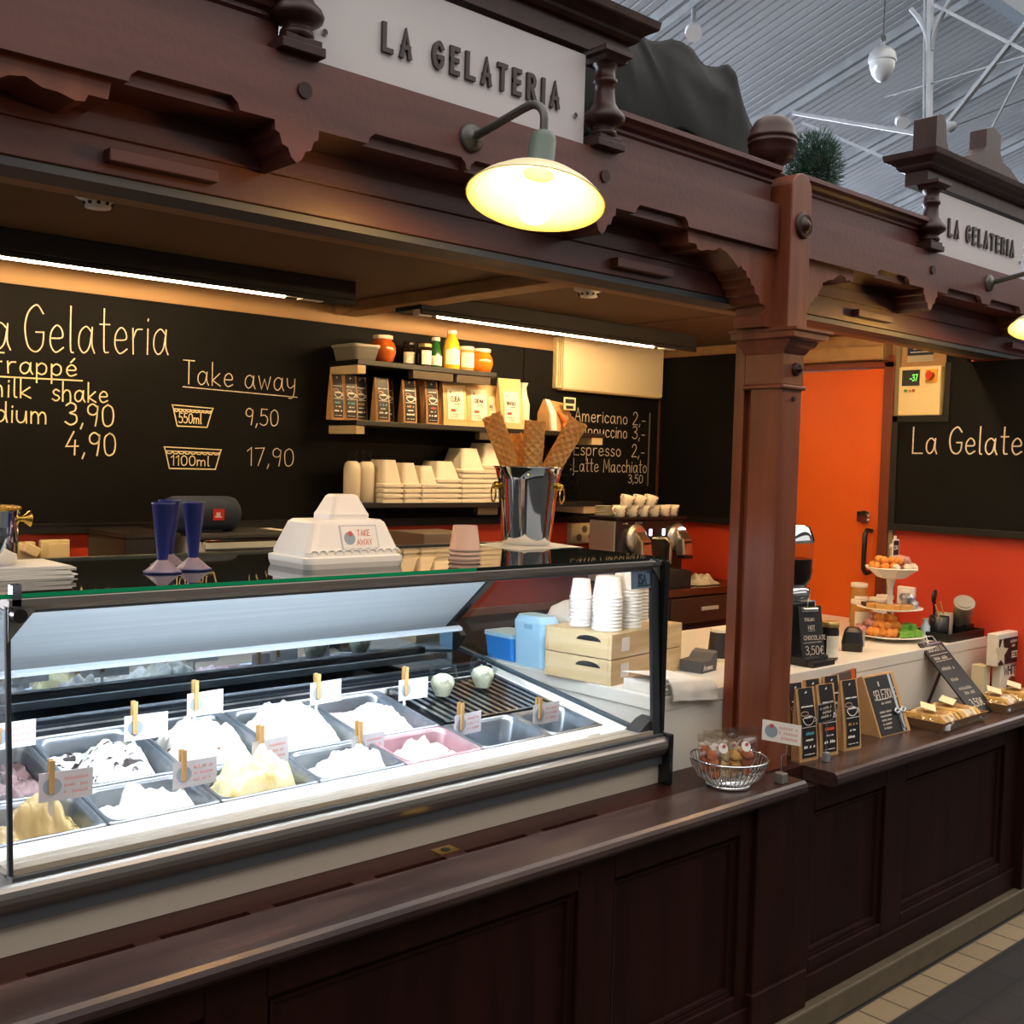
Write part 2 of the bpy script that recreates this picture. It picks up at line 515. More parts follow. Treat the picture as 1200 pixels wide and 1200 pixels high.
# door on the side wall
d = thing('door_1', None, None, (XW, 2.88, 0)); d['kind'] = 'structure'
MB().bx(XW - 0.012, XW + 0.03, 2.43, 3.09, 0, 2.046).obj('door_leaf', ORANGE, d, bevel=0.002)
MB().bx(XW - 0.03, XW + 0.04, 2.385, 2.432, 0, 2.10).bx(XW - 0.03, XW + 0.04, 3.088, 3.13, 0, 2.10).bx(XW - 0.03, XW + 0.04, 2.385, 3.13, 2.048, 2.075).obj('door_frame', mat('door_frame_brown', '#6b2a12', 0.45), d, bevel=0.003)
MB().bx(XW - 0.02, XW + 0.04, 2.365, 2.387, 0, 2.14).obj('door_jamb_strip', mat('aged_steel_strip', '#8f8467', 0.45, 0.4), d)
mb = MB().tube([(XW - 0.012, 2.47, 1.35), (XW - 0.045, 2.47, 1.352), (XW - 0.062, 2.47, 1.335), (XW - 0.062, 2.47, 1.185), (XW - 0.045, 2.47, 1.168), (XW - 0.012, 2.47, 1.17)], 0.0105, 10)
mb.obj('door_handle', BLACK, d, label='black bow handle')
mb = MB().cyl((XW - 0.012, 2.50, 1.407), (XW - 0.024, 2.50, 1.407), 0.028).cyl((XW - 0.024, 2.49, 1.407), (XW - 0.04, 2.49, 1.407), 0.016).bx(XW - 0.022, XW - 0.012, 2.478, 2.535, 1.385, 1.43)
mb.obj('door_lock', CHROME, d, label='chrome cylinder lock')
# cream blind cassette over the door
b = thing('blind_cassette', 'long cream cassette box fixed over the orange door', 'blind box', (XW - 0.04, 2.9, 2.09))
MB().bx(XW - 0.06, XW, 2.42, 3.13, 2.082, 2.145).obj('cassette_body', KTRIM, b, bevel=0.012)
MB().bx(XW - 0.062, XW - 0.002, 2.41, 2.42, 2.08, 2.15).obj('cassette_cap', mat('cassette_cap', '#6f5a3e', 0.6), b)

# ------------------------------------------------------------------ the market hall above: boarded roof, roof light, trusses
HA, HS = 7.5, 0.31
def hz(y): return HA - HS * y
mb = MB()
W0, W1, P = 2.0, 26.0, 0.115
prof = []
x = W0
while x < W1:
    prof += [(x, 0.0), (x + P * 0.72, 0.0), (x + P * 0.8, 0.03), (x + P * 0.92, 0.03)]
    x += P
vs = []; fs = []
for (px, dz) in prof:
    vs += [(px, 4.78, hz(4.78) + dz), (px, 14.0, hz(14.0) + dz)]
for i in range(len(prof) - 1):
    fs.append((2 * i, 2 * i + 1, 2 * i + 3, 2 * i + 2))
mb.add(vs, fs)
mb.add([(-14, 4.78, hz(4.78) + 0.06), (26, 4.78, hz(4.78) + 0.06), (26, 14, hz(14) + 0.06), (-14, 14, hz(14) + 0.06)], [(0, 1, 2, 3)])
ROOFM = mat('roof_board_paint', '#b9bdc2', 0.6, c2='#adb1b7', scale=(0.6, 0.6, 0.6))
struct(mb, 'ceiling_hall', ROOFM)
# roof light (the glazed strip along the ridge)
mb = MB().add([(-14, 4.74, hz(4.74) + 0.05), (26, 4.74, hz(4.74) + 0.05), (26, 0.0, hz(0) + 0.05), (-14, 0.0, hz(0) + 0.05), (26, -4.6, hz(4.6) + 0.05), (-14, -4.6, hz(4.6) + 0.05)], [(0, 1, 2, 3), (3, 2, 4, 5)])  # second face: unseen far slope, added to light the kiosk front
struct(mb, 'window_1', SKYM)
IRON = mat('painted_iron', '#8b8f92', 0.5, c2='#7d8185', scale=(6, 6, 6))
mb = MB()
mb.bx(-14, 26, 4.66, 4.80, hz(4.74) - 0.10, hz(4.74) + 0.08)
struct(mb, 'trim_7', mat('roof_light_frame', '#5d6670', 0.5))
# added glow panel out of view across the hall, and the wall behind it
struct(MB().bx(-10, 18, -10.1, -10, 4.2, 7.2), 'added_glow_front', emis('front_fill_glow', '#f4f0ea', FRONT_FILL))
struct(MB().bx(-14, 26, -10.4, -10.1, 0, 9.2), 'wall_hall', mat('hall_wall_dim', '#5d574f', 0.8))
struct(MB().bx(-12, 24, 13.95, 14.0, 0.8, 3.0), 'added_glow_rear', emis('rear_fill_glow', '#e4ecf8', REAR_FILL))  # added glow panel, hidden by the kiosk, to brighten the roof boards
# eave wall of the hall far behind
struct(MB().bx(-14, 26, 14, 14.2, 0, hz(14) + 0.2), 'wall_hall', mat('hall_wall', '#c9c6bd', 0.8))
def rafter(x, label):
    a = (0.0, 1.0, -HS)
    mb = MB()
    vs = []
    for yy in (4.8, 13.9):
        for dx, dz in ((-0.07, -0.005), (0.07, -0.005), (0.07, -0.10), (0.02, -0.10), (0.02, -0.17), (-0.02, -0.17), (-0.02, -0.10), (-0.07, -0.10)):
            vs.append((x + dx, yy, hz(yy) + dz))
    n = 8
    mb.add(vs, [list(range(n)), list(range(2 * n - 1, n - 1, -1))] + [(i, (i + 1) % n, (i + 1) % n + n, i + n) for i in range(n)])
    mb.obj('roof_rafter', IRON, label=label, cat='rafter', group='rafters under the hall roof')
rafter(9.72, 'grey iron rafter under the boarded hall roof, running up behind the acorn shaped lamp')
rafter(11.5, 'grey iron rafter under the hall roof, right of the ball finial and green foliage')
rafter(13.3, 'grey iron rafter under the hall roof, lowest one, just above the smaller sign')
rafter(7.35, 'grey iron rafter under the hall roof, above the black plastic bag')
def bar(mb, p, q, w, h):
    p, q = Vector(p), Vector(q)
    t = (q - p).normalized(); u = XA.copy(); v = t.cross(u).normalized()
    w *= 0.62; h *= 0.62
    sec = lambda c: [c + u * w / 2 + v * h / 2, c - u * w / 2 + v * h / 2, c - u * w / 2 - v * h / 2, c + u * w / 2 - v * h / 2]
    mb.loft([sec(p), sec(q)])
# iron truss (a frame in the plane x = 8)
XT = 8.0
def tp(Y16, z16):
    return (XT, Y16 / 2, 1.6 + (z16 - 1.6) / 2)
t = thing('roof_truss', 'white iron roof truss with an upright strut and crossing ties above the second sign', 'truss', (XT, 4.25, 4.2))
mb = MB()
bar(mb, tp(8.53, 8.9), tp(8.44, 6.6), 0.08, 0.05); bar(mb, tp(8.62, 8.9), tp(8.53, 6.6), 0.03, 0.02)
mb.obj('strut', IRON, t)
mb = MB()
bar(mb, tp(10.9, 7.63), tp(8.44, 6.76), 0.07, 0.045)
mb.obj('bottom_chord', IRON, t)
mb = MB()
bar(mb, tp(10.7, 7.42), tp(8.7, 6.3), 0.05, 0.04)
mb.obj('lower_tie', IRON, t)
mb = MB(); bar(mb, tp(6.5, 8.65), tp(8.3, 6.75), 0.07, 0.045); mb.obj('diagonal', IRON, t)
mb = MB(); bar(mb, tp(6.9, 7.75), tp(7.55, 6.55), 0.03, 0.02); mb.obj('diagonal', IRON, t)
mb = MB(); bar(mb, tp(8.45, 8.72), tp(6.6, 7.35), 0.06, 0.035); mb.obj('top_chord', IRON, t)
mb = MB(); bar(mb, tp(9.25, 7.51), tp(6.6, 7.63), 0.02, 0.016); mb.obj('tie_rod', IRON, t)
mb = MB(); bar(mb, tp(8.1, 6.82), tp(6.2, 7.12), 0.012, 0.010); mb.obj('tie_rod', DGREY, t)
mb = MB()
for sgn in (-1, 1):
    mb.tube([(XT, 8.5 / 2 + sgn * (0.01 + 0.16 * (k / 6) ** 2), 1.6 + (8.05 - 1.6) / 2 + 0.36 * k / 6) for k in range(7)], 0.02, 6)
mb.obj('arch_bracket', IRON, t)
MB().sphere(tp(8.15, 6.83), 0.045, 10, sc=(1, 1.5, 1)).obj('tie_joint', IRON, t)
# acorn pendant
px = Vector((6.6, 3.838, 0))
def acorn(x, y, z, r, label):
    t = thing('pendant_lamp', label, 'pendant lamp', (x, y, z))
    MB().lathe([(r * 0.99, 0), (r * 0.98, -r * 0.5), (r * 0.78, -r * 1.1), (r * 0.4, -r * 1.55), (0.001, -r * 1.7)], (x, y, z), 20).obj('globe', mat('milky_glass', '#aeb1b2', 0.15, spec=0.8), t)
    MB().lathe([(r * 1.08, -r * .1), (r * 1.1, 0), (r * 1.0, r * .55), (r * .6, r * 0.95), (r * .2, r * 1.1), (r * .14, r * 1.4), (r * .05, r * 1.5)], (x, y, z), 20).obj('cap', mat('pendant_metal', '#a6a9aa', 0.4, 0.3), t)
    MB().tube([(x, y, z + r * 1.5), (x, y, hz(y))], 0.006, 6).obj('cable', DGREY, t)
    MB().tube([(x + r * .25 * cos(a * pi / 5), y, z + r * 1.7 + r * .25 * sin(a * pi / 5)) for a in range(10)], 0.01, 6, closed=True).obj('ring', DGREY, t)
acorn(8.615, 5.0, 5.10, 0.108, 'pale acorn shaped pendant lamp hanging from the hall roof')
def disc(x, y, z, label):
    t = thing('roof_spotlight', label, 'spotlight', (x, y, z))
    MB().cyl((x, y, z), (x - 0.05, y - 0.05, z - 0.05), 0.07, 14).obj('housing', mat('spot_white', '#d6d8da', 0.4), t)
    MB().cyl((x, y, z + 0.005), (x + 0.02, y + 0.02, hz(y + .02)), 0.02, 8).obj('mount', IRON, t)
disc(7.35, 6.03, 5.27, 'small round white spotlight on the roof rafter above the black plastic bag')
disc(11.3, 6.30, 5.48, 'small round white spotlight on the roof right of the acorn pendant lamp')

# ================================================================== THE KIOSK FRONT
def bay(cx, xl, xr, nm, notches):
    """shaped rail between two posts: straight with cut-outs and two pointed drops"""
    zb = 2.203
    def drop(c):
        h = [(-0.046, zb), (-0.045, zb - 0.018), (-0.036, zb - 0.022), (-0.03, zb - 0.04), (-0.018, zb - 0.044), (-0.011, zb - 0.06), (0, zb - 0.068)]
        return [(c + a, z) for a, z in h] + [(c - a, z) for a, z in reversed(h[:-1])]
    def notch(a, b):
        return [(a, zb), (a + 0.004, zb + 0.012), (a + 0.016, zb + 0.022), (b - 0.016, zb + 0.022), (b - 0.004, zb + 0.012), (b, zb)]
    low = [(xl, zb)]
    for it in notches:
        low += drop(cx + it[0]) if len(it) == 1 else notch(cx + it[0], cx + it[1])
    low += [(xr, zb)]
    poly = low + [(xr, 2.327), (xl, 2.327)]
    t = thing('frieze_rail', nm, 'frieze', (cx, 1.78, 2.203))
    MB().prism(poly, 'y', 1.78, 1.80).obj('shaped_board', WOOD, t)
    low2 = [(xl, zb)]
    for it in notches:
        if len(it) == 1: low2 += drop(cx + it[0])
    MB().prism(low2 + [(xr, zb), (xr, 2.327), (xl, 2.327)], 'y', 1.80, 1.90).obj('rail_core', WOOD, t)
    for s in (-0.4, 0.4):
        MB().cyl((cx + s + 0.008, 1.7795, 2.268), (cx + s + 0.008, 1.775, 2.268), 0.0145, 20).obj('round_plug', WOODD, t, label='dark round plug')
    return t
bay(1.46, 0.32, 2.565, 'shaped mahogany frieze rail under the larger sign, with pointed drops and cut-outs', [(-0.72, -0.52), (-0.405,), (-0.25, -0.004), (0.004, 0.25), (0.405,), (0.52, 0.72)])
bay(3.825, 2.67, 4.92, 'shaped mahogany frieze rail under the smaller, farther sign, right of the carved post', [(-0.735, -0.535), (-0.397,), (-0.285, -0.03), (0.03, 0.285), (0.397,), (0.535, 0.735)])

def upper(xs, label):
    t = thing('parapet_board', label, 'parapet board', (xs[0], 1.81, 2.32))
    MB().bx(xs[0], xs[1], 1.81, 1.85, 2.322, 2.40).obj('board', WOOD, t)
    mb = MB()
    mb.prism([(1.85, 2.385), (1.81, 2.385), (1.803, 2.39), (1.803, 2.397), (1.79, 2.402), (1.785, 2.41), (1.772, 2.416), (1.772, 2.428), (1.85, 2.428)], 'x', xs[0], xs[1])
    mb.obj('cap_moulding', WOOD, t)
upper((0.30, 1.03), 'mahogany parapet board above the frieze, left of the larger sign')
upper((1.89, 2.565), 'mahogany parapet board above the frieze, between the larger sign and the ball finial')
upper((2.67, 3.41), 'mahogany parapet board above the frieze, between the ball finial and the smaller sign')

def beam(cx, xl, xr, blocks, label):
    t = thing('lower_beam', label, 'beam', (cx, 1.9, 2.06))
    mb = MB().bx(xl, xr, 1.905, 2.0, 2.078, 2.245).bx(xl, xr, 1.898, 1.95, 2.14, 2.178)
    mb.obj('beam_board', WOOD, t, bevel=0.002)
    for a, b in blocks:
        MB().bx(a, b, 1.878, 1.906, 2.096, 2.119).obj('applied_block', WOOD, t, bevel=0.002)
    MB().bx(xl, xr, 1.91, 1.995, 2.062, 2.077).obj('shutter_strip', mat('grey_metal_strip', '#4d5157', 0.5, 0.2), t)
beam(1.46, 0.32, 2.60, [(0.75, 0.952), (2.03, 2.245)], 'lower mahogany beam of the bay with the ice cream case, edged with a grey metal strip')
beam(3.825, 2.69, 4.92, [(3.16, 3.37), (4.28, 4.49)], 'lower mahogany beam of the bay with the white counter, edged with a grey metal strip')

# the post between the two bays
t = thing('carved_post', 'mahogany post with capital, rosettes and ball finial between the two bays', 'post', (2.64, 1.83, 0.0))
MB().bx(2.595, 2.694, 1.77, 1.874, 0.7475, 1.83).obj('shaft', WOODP, t, bevel=0.004)
MB().bx(2.612, 2.70, 1.908, 1.943, 0.7475, 2.06).bx(2.63, 2.69, 1.874, 1.908, 0.7475, 1.95).obj('rear_jamb', WOODP, t, bevel=0.002)
MB().bx(2.586, 2.703, 1.761, 1.90, 1.826, 1.838).obj('astragal', WOODP, t, bevel=0.004)
MB().bx(2.593, 2.696, 1.768, 1.895, 1.838, 1.925).obj('necking', WOODP, t, bevel=0.003)
mb = MB()
cap_sec = [(0.0, 1.925), (0.006, 1.932), (0.01, 1.94), (0.022, 1.948), (0.026, 1.957), (0.028, 1.962), (0.05, 1.966), (0.05, 1.98), (0.058, 1.985), (0.058, 1.992)]
mb.loft([[(2.593 - e * .5, 1.768 - e, z), (2.696 + e * .9, 1.768 - e, z), (2.696 + e * .9, 1.90 + e * .6, z), (2.593 - e * .5, 1.90 + e * .6, z)] for e, z in cap_sec])
mb.obj('capital', WOODP, t)
top = [(2.578, 1.992)] + [(2.672, 1.992), (2.672, 2.37)] + arc(2.625, 2.37, 0.047, 0, 180, 12)[1:]
MB().prism(top, 'y', 1.748, 1.91).obj('upper_board', WOODP, t, bevel=0.003)
def rosette(x, y, z, r, lab):
    mb = MB()
    T = Matrix.Translation((x, y, z)) @ Matrix.Rotation(pi / 2, 4, 'X')
    mb.T = T
    mb.lathe([(r, 0), (r, 0.006), (r * .86, 0.012), (r * .7, 0.008), (r * .62, 0.010), (r * .42, 0.012), (r * .4, 0.018), (r * .2, 0.024), (0.001, 0.025)], (0, 0, 0), 24)
    mb.obj('rosette', WOODD, t, label=lab)
rosette(2.632, 1.749, 2.275, 0.036, 'large turned dark rosette')
rosette(2.655, 1.769, 1.883, 0.019, 'small turned dark rosette')
MB().cyl((2.65, 1.771, 1.80), (2.65, 1.764, 1.80), 0.007, 10).obj('screw_head', BLACKM, t)
mb = MB().lathe([(0.044, 2.38), (0.046, 2.40), (0.04, 2.408), (0.034, 2.412), (0.042, 2.42), (0.043, 2.426), (0.032, 2.434), (0.027, 2.446), (0.036, 2.456), (0.056, 2.47), (0.064, 2.49), (0.066, 2.508), (0.069, 2.511), (0.069, 2.517), (0.065, 2.519), (0.066, 2.524), (0.069, 2.527), (0.069, 2.533), (0.066, 2.536), (0.062, 2.556), (0.05, 2.576), (0.032, 2.588), (0.012, 2.593), (0.001, 2.594)], (2.62, 1.85, 0), 32)
mb.obj('ball_finial', WOODD, t, label='turned dark wooden ball finial')
# scrolled brackets
bl = [(2.20, 2.203), (2.205, 2.172), (2.237, 2.172), (2.243, 2.160), (2.258, 2.158), (2.285, 2.165), (2.31, 2.166), (2.335, 2.177), (2.36, 2.172), (2.395, 2.152), (2.42, 2.136), (2.428, 2.145), (2.437, 2.135), (2.452, 2.132), (2.458, 2.118), (2.472, 2.115), (2.477, 2.10), (2.492, 2.095), (2.497, 2.078), (2.512, 2.074), (2.52, 2.055), (2.545, 2.05), (2.548, 2.03), (2.535, 2.025), (2.54, 1.994), (2.60, 1.994), (2.60, 2.203)]
MB().prism(bl, 'y', 1.80, 1.90).obj('scrolled_bracket', WOODP, t)
c = 2.634
br = [(2 * c - a + 0.01, z) for a, z in bl if a > 2.3 or z > 2.165]
br = [(2.66, 2.203), (2.99, 2.203), (2.985, 2.172), (2.965, 2.178), (2.955, 2.172), (2.94, 2.184), (2.917, 2.186), (2.895, 2.178), (2.88, 2.166), (2.86, 2.164), (2.84, 2.155), (2.825, 2.15), (2.818, 2.128), (2.806, 2.124), (2.80, 2.106), (2.786, 2.104), (2.78, 2.09), (2.765, 2.086), (2.758, 2.07), (2.742, 2.066), (2.735, 2.048), (2.715, 2.04), (2.71, 1.996), (2.66, 1.996)]
MB().prism(br, 'y', 1.80, 1.90).obj('scrolled_bracket', WOODP, t)
# left neighbour of the first bay: only its bracket and post edge come into view
t2 = thing('carved_post', 'mahogany post with a scrolled bracket at the far end of the bay, beyond the canister', 'post', (0.27, 1.83, 0))
MB().bx(0.22, 0.32, 1.77, 1.893, 0.62, 2.36).obj('shaft', WOODP, t2)
MB().prism([(2.92 - a, z) for a, z in bl], 'y', 1.80, 1.90).obj('scrolled_bracket', WOODP, t2)

# signs
SIGNM = mat('sign_grey_paint', '#c9c2c3', 0.55, c2='#c2bbbc', scale=(4, 4, 4))
IRONL = mat('cast_letters', '#47403e', 0.4, 0.5)
def sign(x0, x1, z0, z1, tx0, tx1, tz, th, label, name):
    t = thing('shop_sign', label, 'sign', ((x0 + x1) / 2, 1.8, z0))
    MB().bx(x0, x1, 1.80, 1.825, z0, z1).obj('sign_panel', SIGNM, t)
    s = 'LA GELATERIA'
    gx = 0.74
    gap = ((tx1 - tx0) / th - gx * sum(GLYPH[c][0] for c in s)) / (len(s) - 1)
    adv = sum(GLYPH[c][0] * gx + gap for c in 'LA ') * th
    for wd, off in (('LA', 0), ('GELATERIA', adv)):
        mb = MB(); mb.text(wd, (tx0 + off, 1.80, tz), XA, ZA, th, th * 0.2, 0.007, 0, 1.0, gx, gap)
        mb.obj('sign_lettering', IRONL, t, label='raised dark capitals')
    for sx in (x0 + 0.025, x1 - 0.03):
        MB().cyl((sx, 1.80, z0 + 0.062), (sx, 1.796, z0 + 0.062), 0.006, 12).obj('screw', CHROME, t, label='bright screw head')
sign(1.095, 1.815, 2.33, 2.535, 1.253, 1.727, 2.396, 0.048, 'pale grey shop sign with raised dark capitals above the enamel lamp nearest the camera', 's')
sign(3.45, 4.15, 2.33, 2.535, 3.565, 4.06, 2.405, 0.05, 'smaller looking pale grey shop sign with raised dark capitals, beyond the ball finial', 's')
def colonette(x, label):
    t = thing('turned_colonette', label, 'colonette', (x, 1.79, 2.327))
    y = 1.785
    MB().bx(x - 0.045, x + 0.045, y - 0.03, y + 0.03, 2.327, 2.345).bx(x - 0.035, x + 0.04, y - 0.025, y + 0.03, 2.345, 2.357).obj('plinth', WOODD, t, bevel=0.002)
    mb = MB().lathe([(0.028, 2.357), (0.032, 2.362), (0.03, 2.37), (0.024, 2.374), (0.034, 2.382), (0.047, 2.39), (0.05, 2.398), (0.046, 2.408), (0.034, 2.42), (0.026, 2.435), (0.023, 2.46), (0.024, 2.474), (0.029, 2.478), (0.029, 2.486), (0.024, 2.489), (0.023, 2.51), (0.029, 2.52), (0.03, 2.525)], (x, y, 0), 20)
    mb.obj('turned_shaft', WOODD, t)
    MB().loft([[(x - e, y - e, z), (x + e, y - e, z), (x + e, y + 0.03, z), (x - e, y + 0.03, z)] for e, z in ((0.03, 2.522), (0.036, 2.532), (0.045, 2.537), (0.045, 2.548))]).obj('capital', WOODD, t)
colonette(1.053, 'dark turned colonette at the near end of the larger sign')
colonette(1.865, 'dark turned colonette at the far end of the larger sign, by the black plastic bag')
colonette(3.415, 'dark turned colonette at the near end of the smaller, farther sign')
def cornice(x0, x1, label, horns):
    t = thing('sign_cornice', label, 'cornice', ((x0 + x1) / 2, 1.8, 2.54))
    def sec(z, e):
        return [(x0 - e, 1.79 - e, z), (x1 + e, 1.79 - e, z), (x1 + e, 1.87 + e, z), (x0 - e, 1.87 + e, z)]
    mb = MB().loft([sec(2.545, 0), sec(2.588, 0), sec(2.591, 0.012), sec(2.599, 0.02), sec(2.606, 0.022), sec(2.615, 0.035), sec(2.622, 0.05), sec(2.626, 0.052), sec(2.642, 0.055)])
    mb.obj('moulding', WOODD, t)
    mb = MB()
    for hx in horns:
        mb.prism([(hx, 2.642), (hx, 2.757)] + arc(hx + 0.03, 2.732, 0.035, 110, 10, 5) + [(hx + 0.07, 2.69), (hx + 0.09, 2.66), (hx + 0.12, 2.642)], 'y', 1.77, 1.85)
    if horns:
        cxh = (x0 + x1) / 2
        mb.prism([(cxh - 0.3, 2.642), (cxh - 0.12, 2.695), (cxh - 0.06, 2.715), (cxh - 0.035, 2.74), (cxh - 0.035, 2.80), (cxh + 0.01, 2.815), (cxh + 0.075, 2.80), (cxh + 0.075, 2.74), (cxh + 0.10, 2.71), (cxh + 0.16, 2.70), (cxh + 0.3, 2.642)], 'y', 1.78, 1.84)
        mb.obj('crest', WOODD, t)
cornice(1.01, 1.945, 'dark moulded cornice over the larger sign, cut by the top of the picture', [])
cornice(3.395, 4.22, 'dark moulded cornice with upright crests over the smaller, farther sign', [3.40])

# counter ledges with ventilation slots
LX0, LX1 = 0.15, 2.62
t = thing('counter_ledge', 'long worn mahogany ledge with dark slots in front of the ice cream case', 'ledge', (1.4, 1.8, 0.705))
nose = [(1.797, 0.747), (1.797, 0.707), (1.672, 0.707), (1.66, 0.711), (1.653, 0.72), (1.652, 0.732), (1.656, 0.741), (1.664, 0.747)]
mb = MB().prism(nose, 'x', LX0, LX1)
mb.obj('front_board', LEDGEW, t)
MB().bx(LX0, LX1 - 0.03, 1.814, 1.94, 0.707, 0.7468).obj('rear_board', LEDGER, t)
slots = [(0.60, 0.78), (0.826, 1.0), (1.051, 1.231), (1.285, 1.468), (1.524, 1.704), (1.755, 1.94)]
mb = MB(); x = LX0
for a, b in slots:
    mb.bx(x, a, 1.797, 1.814, 0.707, 0.7469); x = b
mb.bx(x, LX1 - 0.03, 1.797, 1.814, 0.707, 0.7469).bx(LX0, LX1 - 0.04, 1.795, 1.816, 0.695, 0.707)
mb.obj('slot_bridges', LEDGER, t)
mb = MB().bx(1.468, 1.522, 1.822, 1.86, 0.7467, 0.7485).cyl((1.495, 1.84, 0.7484), (1.495, 1.84, 0.7492), 0.011, 16, m=1)
mb.obj('brass_plate', [BRASS, BLACK], t, label='brass plate with a keyhole')
t = thing('counter_ledge', 'mahogany ledge under the coffee bags and cookie trays, right of the post', 'ledge', (3.4, 1.8, 0.705))
mb = MB().prism([(1.94, 0.747), (1.94, 0.705), (1.662, 0.705), (1.648, 0.709), (1.641, 0.718), (1.64, 0.732), (1.644, 0.742), (1.654, 0.747)], 'x', 2.752, 4.6)
mb.obj('ledge_board', LEDGEW, t)
MB().bx(2.622, 2.7515, 1.752, 1.94, 0.705, 0.747).obj('notch_filler', LEDGER, t)

# panelled counter front
t = thing('panelled_front', 'shade-darkened mahogany panelled counter front under both ledges', 'counter front', (2.6, 1.7, 0.08))
def frame(x0, x1, z0, z1, panels):
    """a frame of stiles and rails round recessed panels"""
    mb = MB()
    x = x0
    for (a, b) in panels:
        mb.bx(x, a, 1.70, 1.74, z0, z1); mb.bx(a, b, 1.70, 1.74, z0, z0 + 0.115); mb.bx(a, b, 1.70, 1.74, z1 - 0.075, z1)
        x = b
    mb.bx(x, x1, 1.70, 1.74, z0, z1)
    mb.obj('frame', PANELW, t, bevel=0.003)
    for (a, b) in panels:
        MB().bx(a - 0.005, b + 0.005, 1.722, 1.735, z0 + 0.11, z1 - 0.07).obj('panel', PANELW, t)
        m2 = MB()
        for q in (0.0, 0.012):
            e = 0.012 + q
            ring = lambda e, y: [(a + e, y, z0 + 0.115 + e), (b - e, y, z0 + 0.115 + e), (b - e, y, z1 - 0.075 - e), (a + e, y, z1 - 0.075 - e)]
            m2.loft([ring(q, 1.722), ring(q + 0.002, 1.712), ring(q + 0.010, 1.714), ring(q + 0.012, 1.722)], caps=False)
        m2.obj('panel_moulding', PANELW, t)
frame(0.2, 2.44, 0.08, 0.707, [(0.25, 0.86), (0.98, 1.775), (1.895, 2.385)])
frame(2.68, 4.60, 0.08, 0.705, [(2.735, 3.135), (3.26, 3.975)])
MB().bx(2.44, 2.68, 1.685, 1.74, 0.08, 0.706).bx(2.43, 2.69, 1.675, 1.74, 0.08, 0.19).obj('pilaster', PANELW, t, bevel=0.003)
MB().bx(0.2, 4.6, 1.69, 1.702, 0.08, 0.155).obj('skirting', PANELW, t, bevel=0.003)
MB().bx(4.085, 4.2, 1.665, 1.74, 0.08, 0.705).obj('pilaster', PANELW, t, bevel=0.003)

# enamel lamps on swan-neck arms
def lamp(x, z0, label):
    t = thing('enamel_wall_lamp', label, 'wall lamp', (x, 1.78, z0))
    yl = 1.56
    T = Matrix.Translation((x, 1.78, z0)) @ Matrix.Rotation(pi / 2, 4, 'X')
    mb = MB(); mb.T = T
    mb.lathe([(0.03, 0), (0.03, 0.006), (0.024, 0.01), (0.012, 0.014), (0.009, 0.02)], (0, 0, 0), 20)
    mb.obj('wall_rose', mat('aged_iron', '#55534f', 0.45, 0.6), t)
    pts = [(x, 1.77, z0), (x, 1.70, z0 + 0.012), (x, 1.62, z0 + 0.026)]
    pts += [(x, 1.60 - 0.04 * sin(a * pi / 12), z0 + 0.028 - 0.035 * (1 - cos(a * pi / 12))) for a in range(7)]
    pts += [(x, yl, z0 - 0.035)]
    MB().tube(pts, 0.0085, 12).obj('swan_neck_arm', mat('aged_iron', '#55534f', 0.45, 0.6), t)
    zr = 2.098
    TL = Matrix.Translation((x, yl, z0 - 0.04)) @ Matrix.Rotation(math.radians(-6), 4, 'X') @ Matrix.Rotation(math.radians(13), 4, 'Y')
    mb = MB(); mb.T = TL
    mb.lathe([(r, z - z0 + 0.04) for r, z in [(0.010, z0 - 0.03), (0.022, z0 - 0.037), (0.026, z0 - 0.05), (0.027, zr + 0.07), (0.032, zr + 0.053)]], (0, 0, 0), 20).obj('socket', mat('socket_green', '#4d5a50', 0.45), t)
    outer = [(0.03, zr + 0.055), (0.05, zr + 0.051), (0.085, zr + 0.038), (0.115, zr + 0.017), (0.132, zr), (0.1345, zr - 0.003)]
    inner = [(0.1325, zr - 0.004), (0.113, zr + 0.013), (0.084, zr + 0.034), (0.05, zr + 0.047), (0.03, zr + 0.05)]
    TL = Matrix.Translation((x, yl, z0 - 0.04)) @ Matrix.Rotation(math.radians(-6), 4, 'X') @ Matrix.Rotation(math.radians(13), 4, 'Y')
    mb = MB(); mb.T = TL
    mb.lathe([(r, z - z0 + 0.04) for r, z in outer + inner], (0, 0, 0), 40, caps=False).obj('shade', mat('cream_enamel', '#f3e2b4', 0.3, spec=0.6), t)
    mb = MB(); mb.T = TL
    mb.sphere((0, 0, zr - 0.012 - z0 + 0.04), 0.036, 14, sc=(1, 1, 1.05)).obj('bulb', BULBM, t, label='glowing round bulb')
lamp(1.465, 2.268, 'cream enamel lamp on a swan-neck arm under the larger sign')
lamp(3.84, 2.278, 'cream enamel lamp on a swan-neck arm under the smaller sign, at the picture edge')

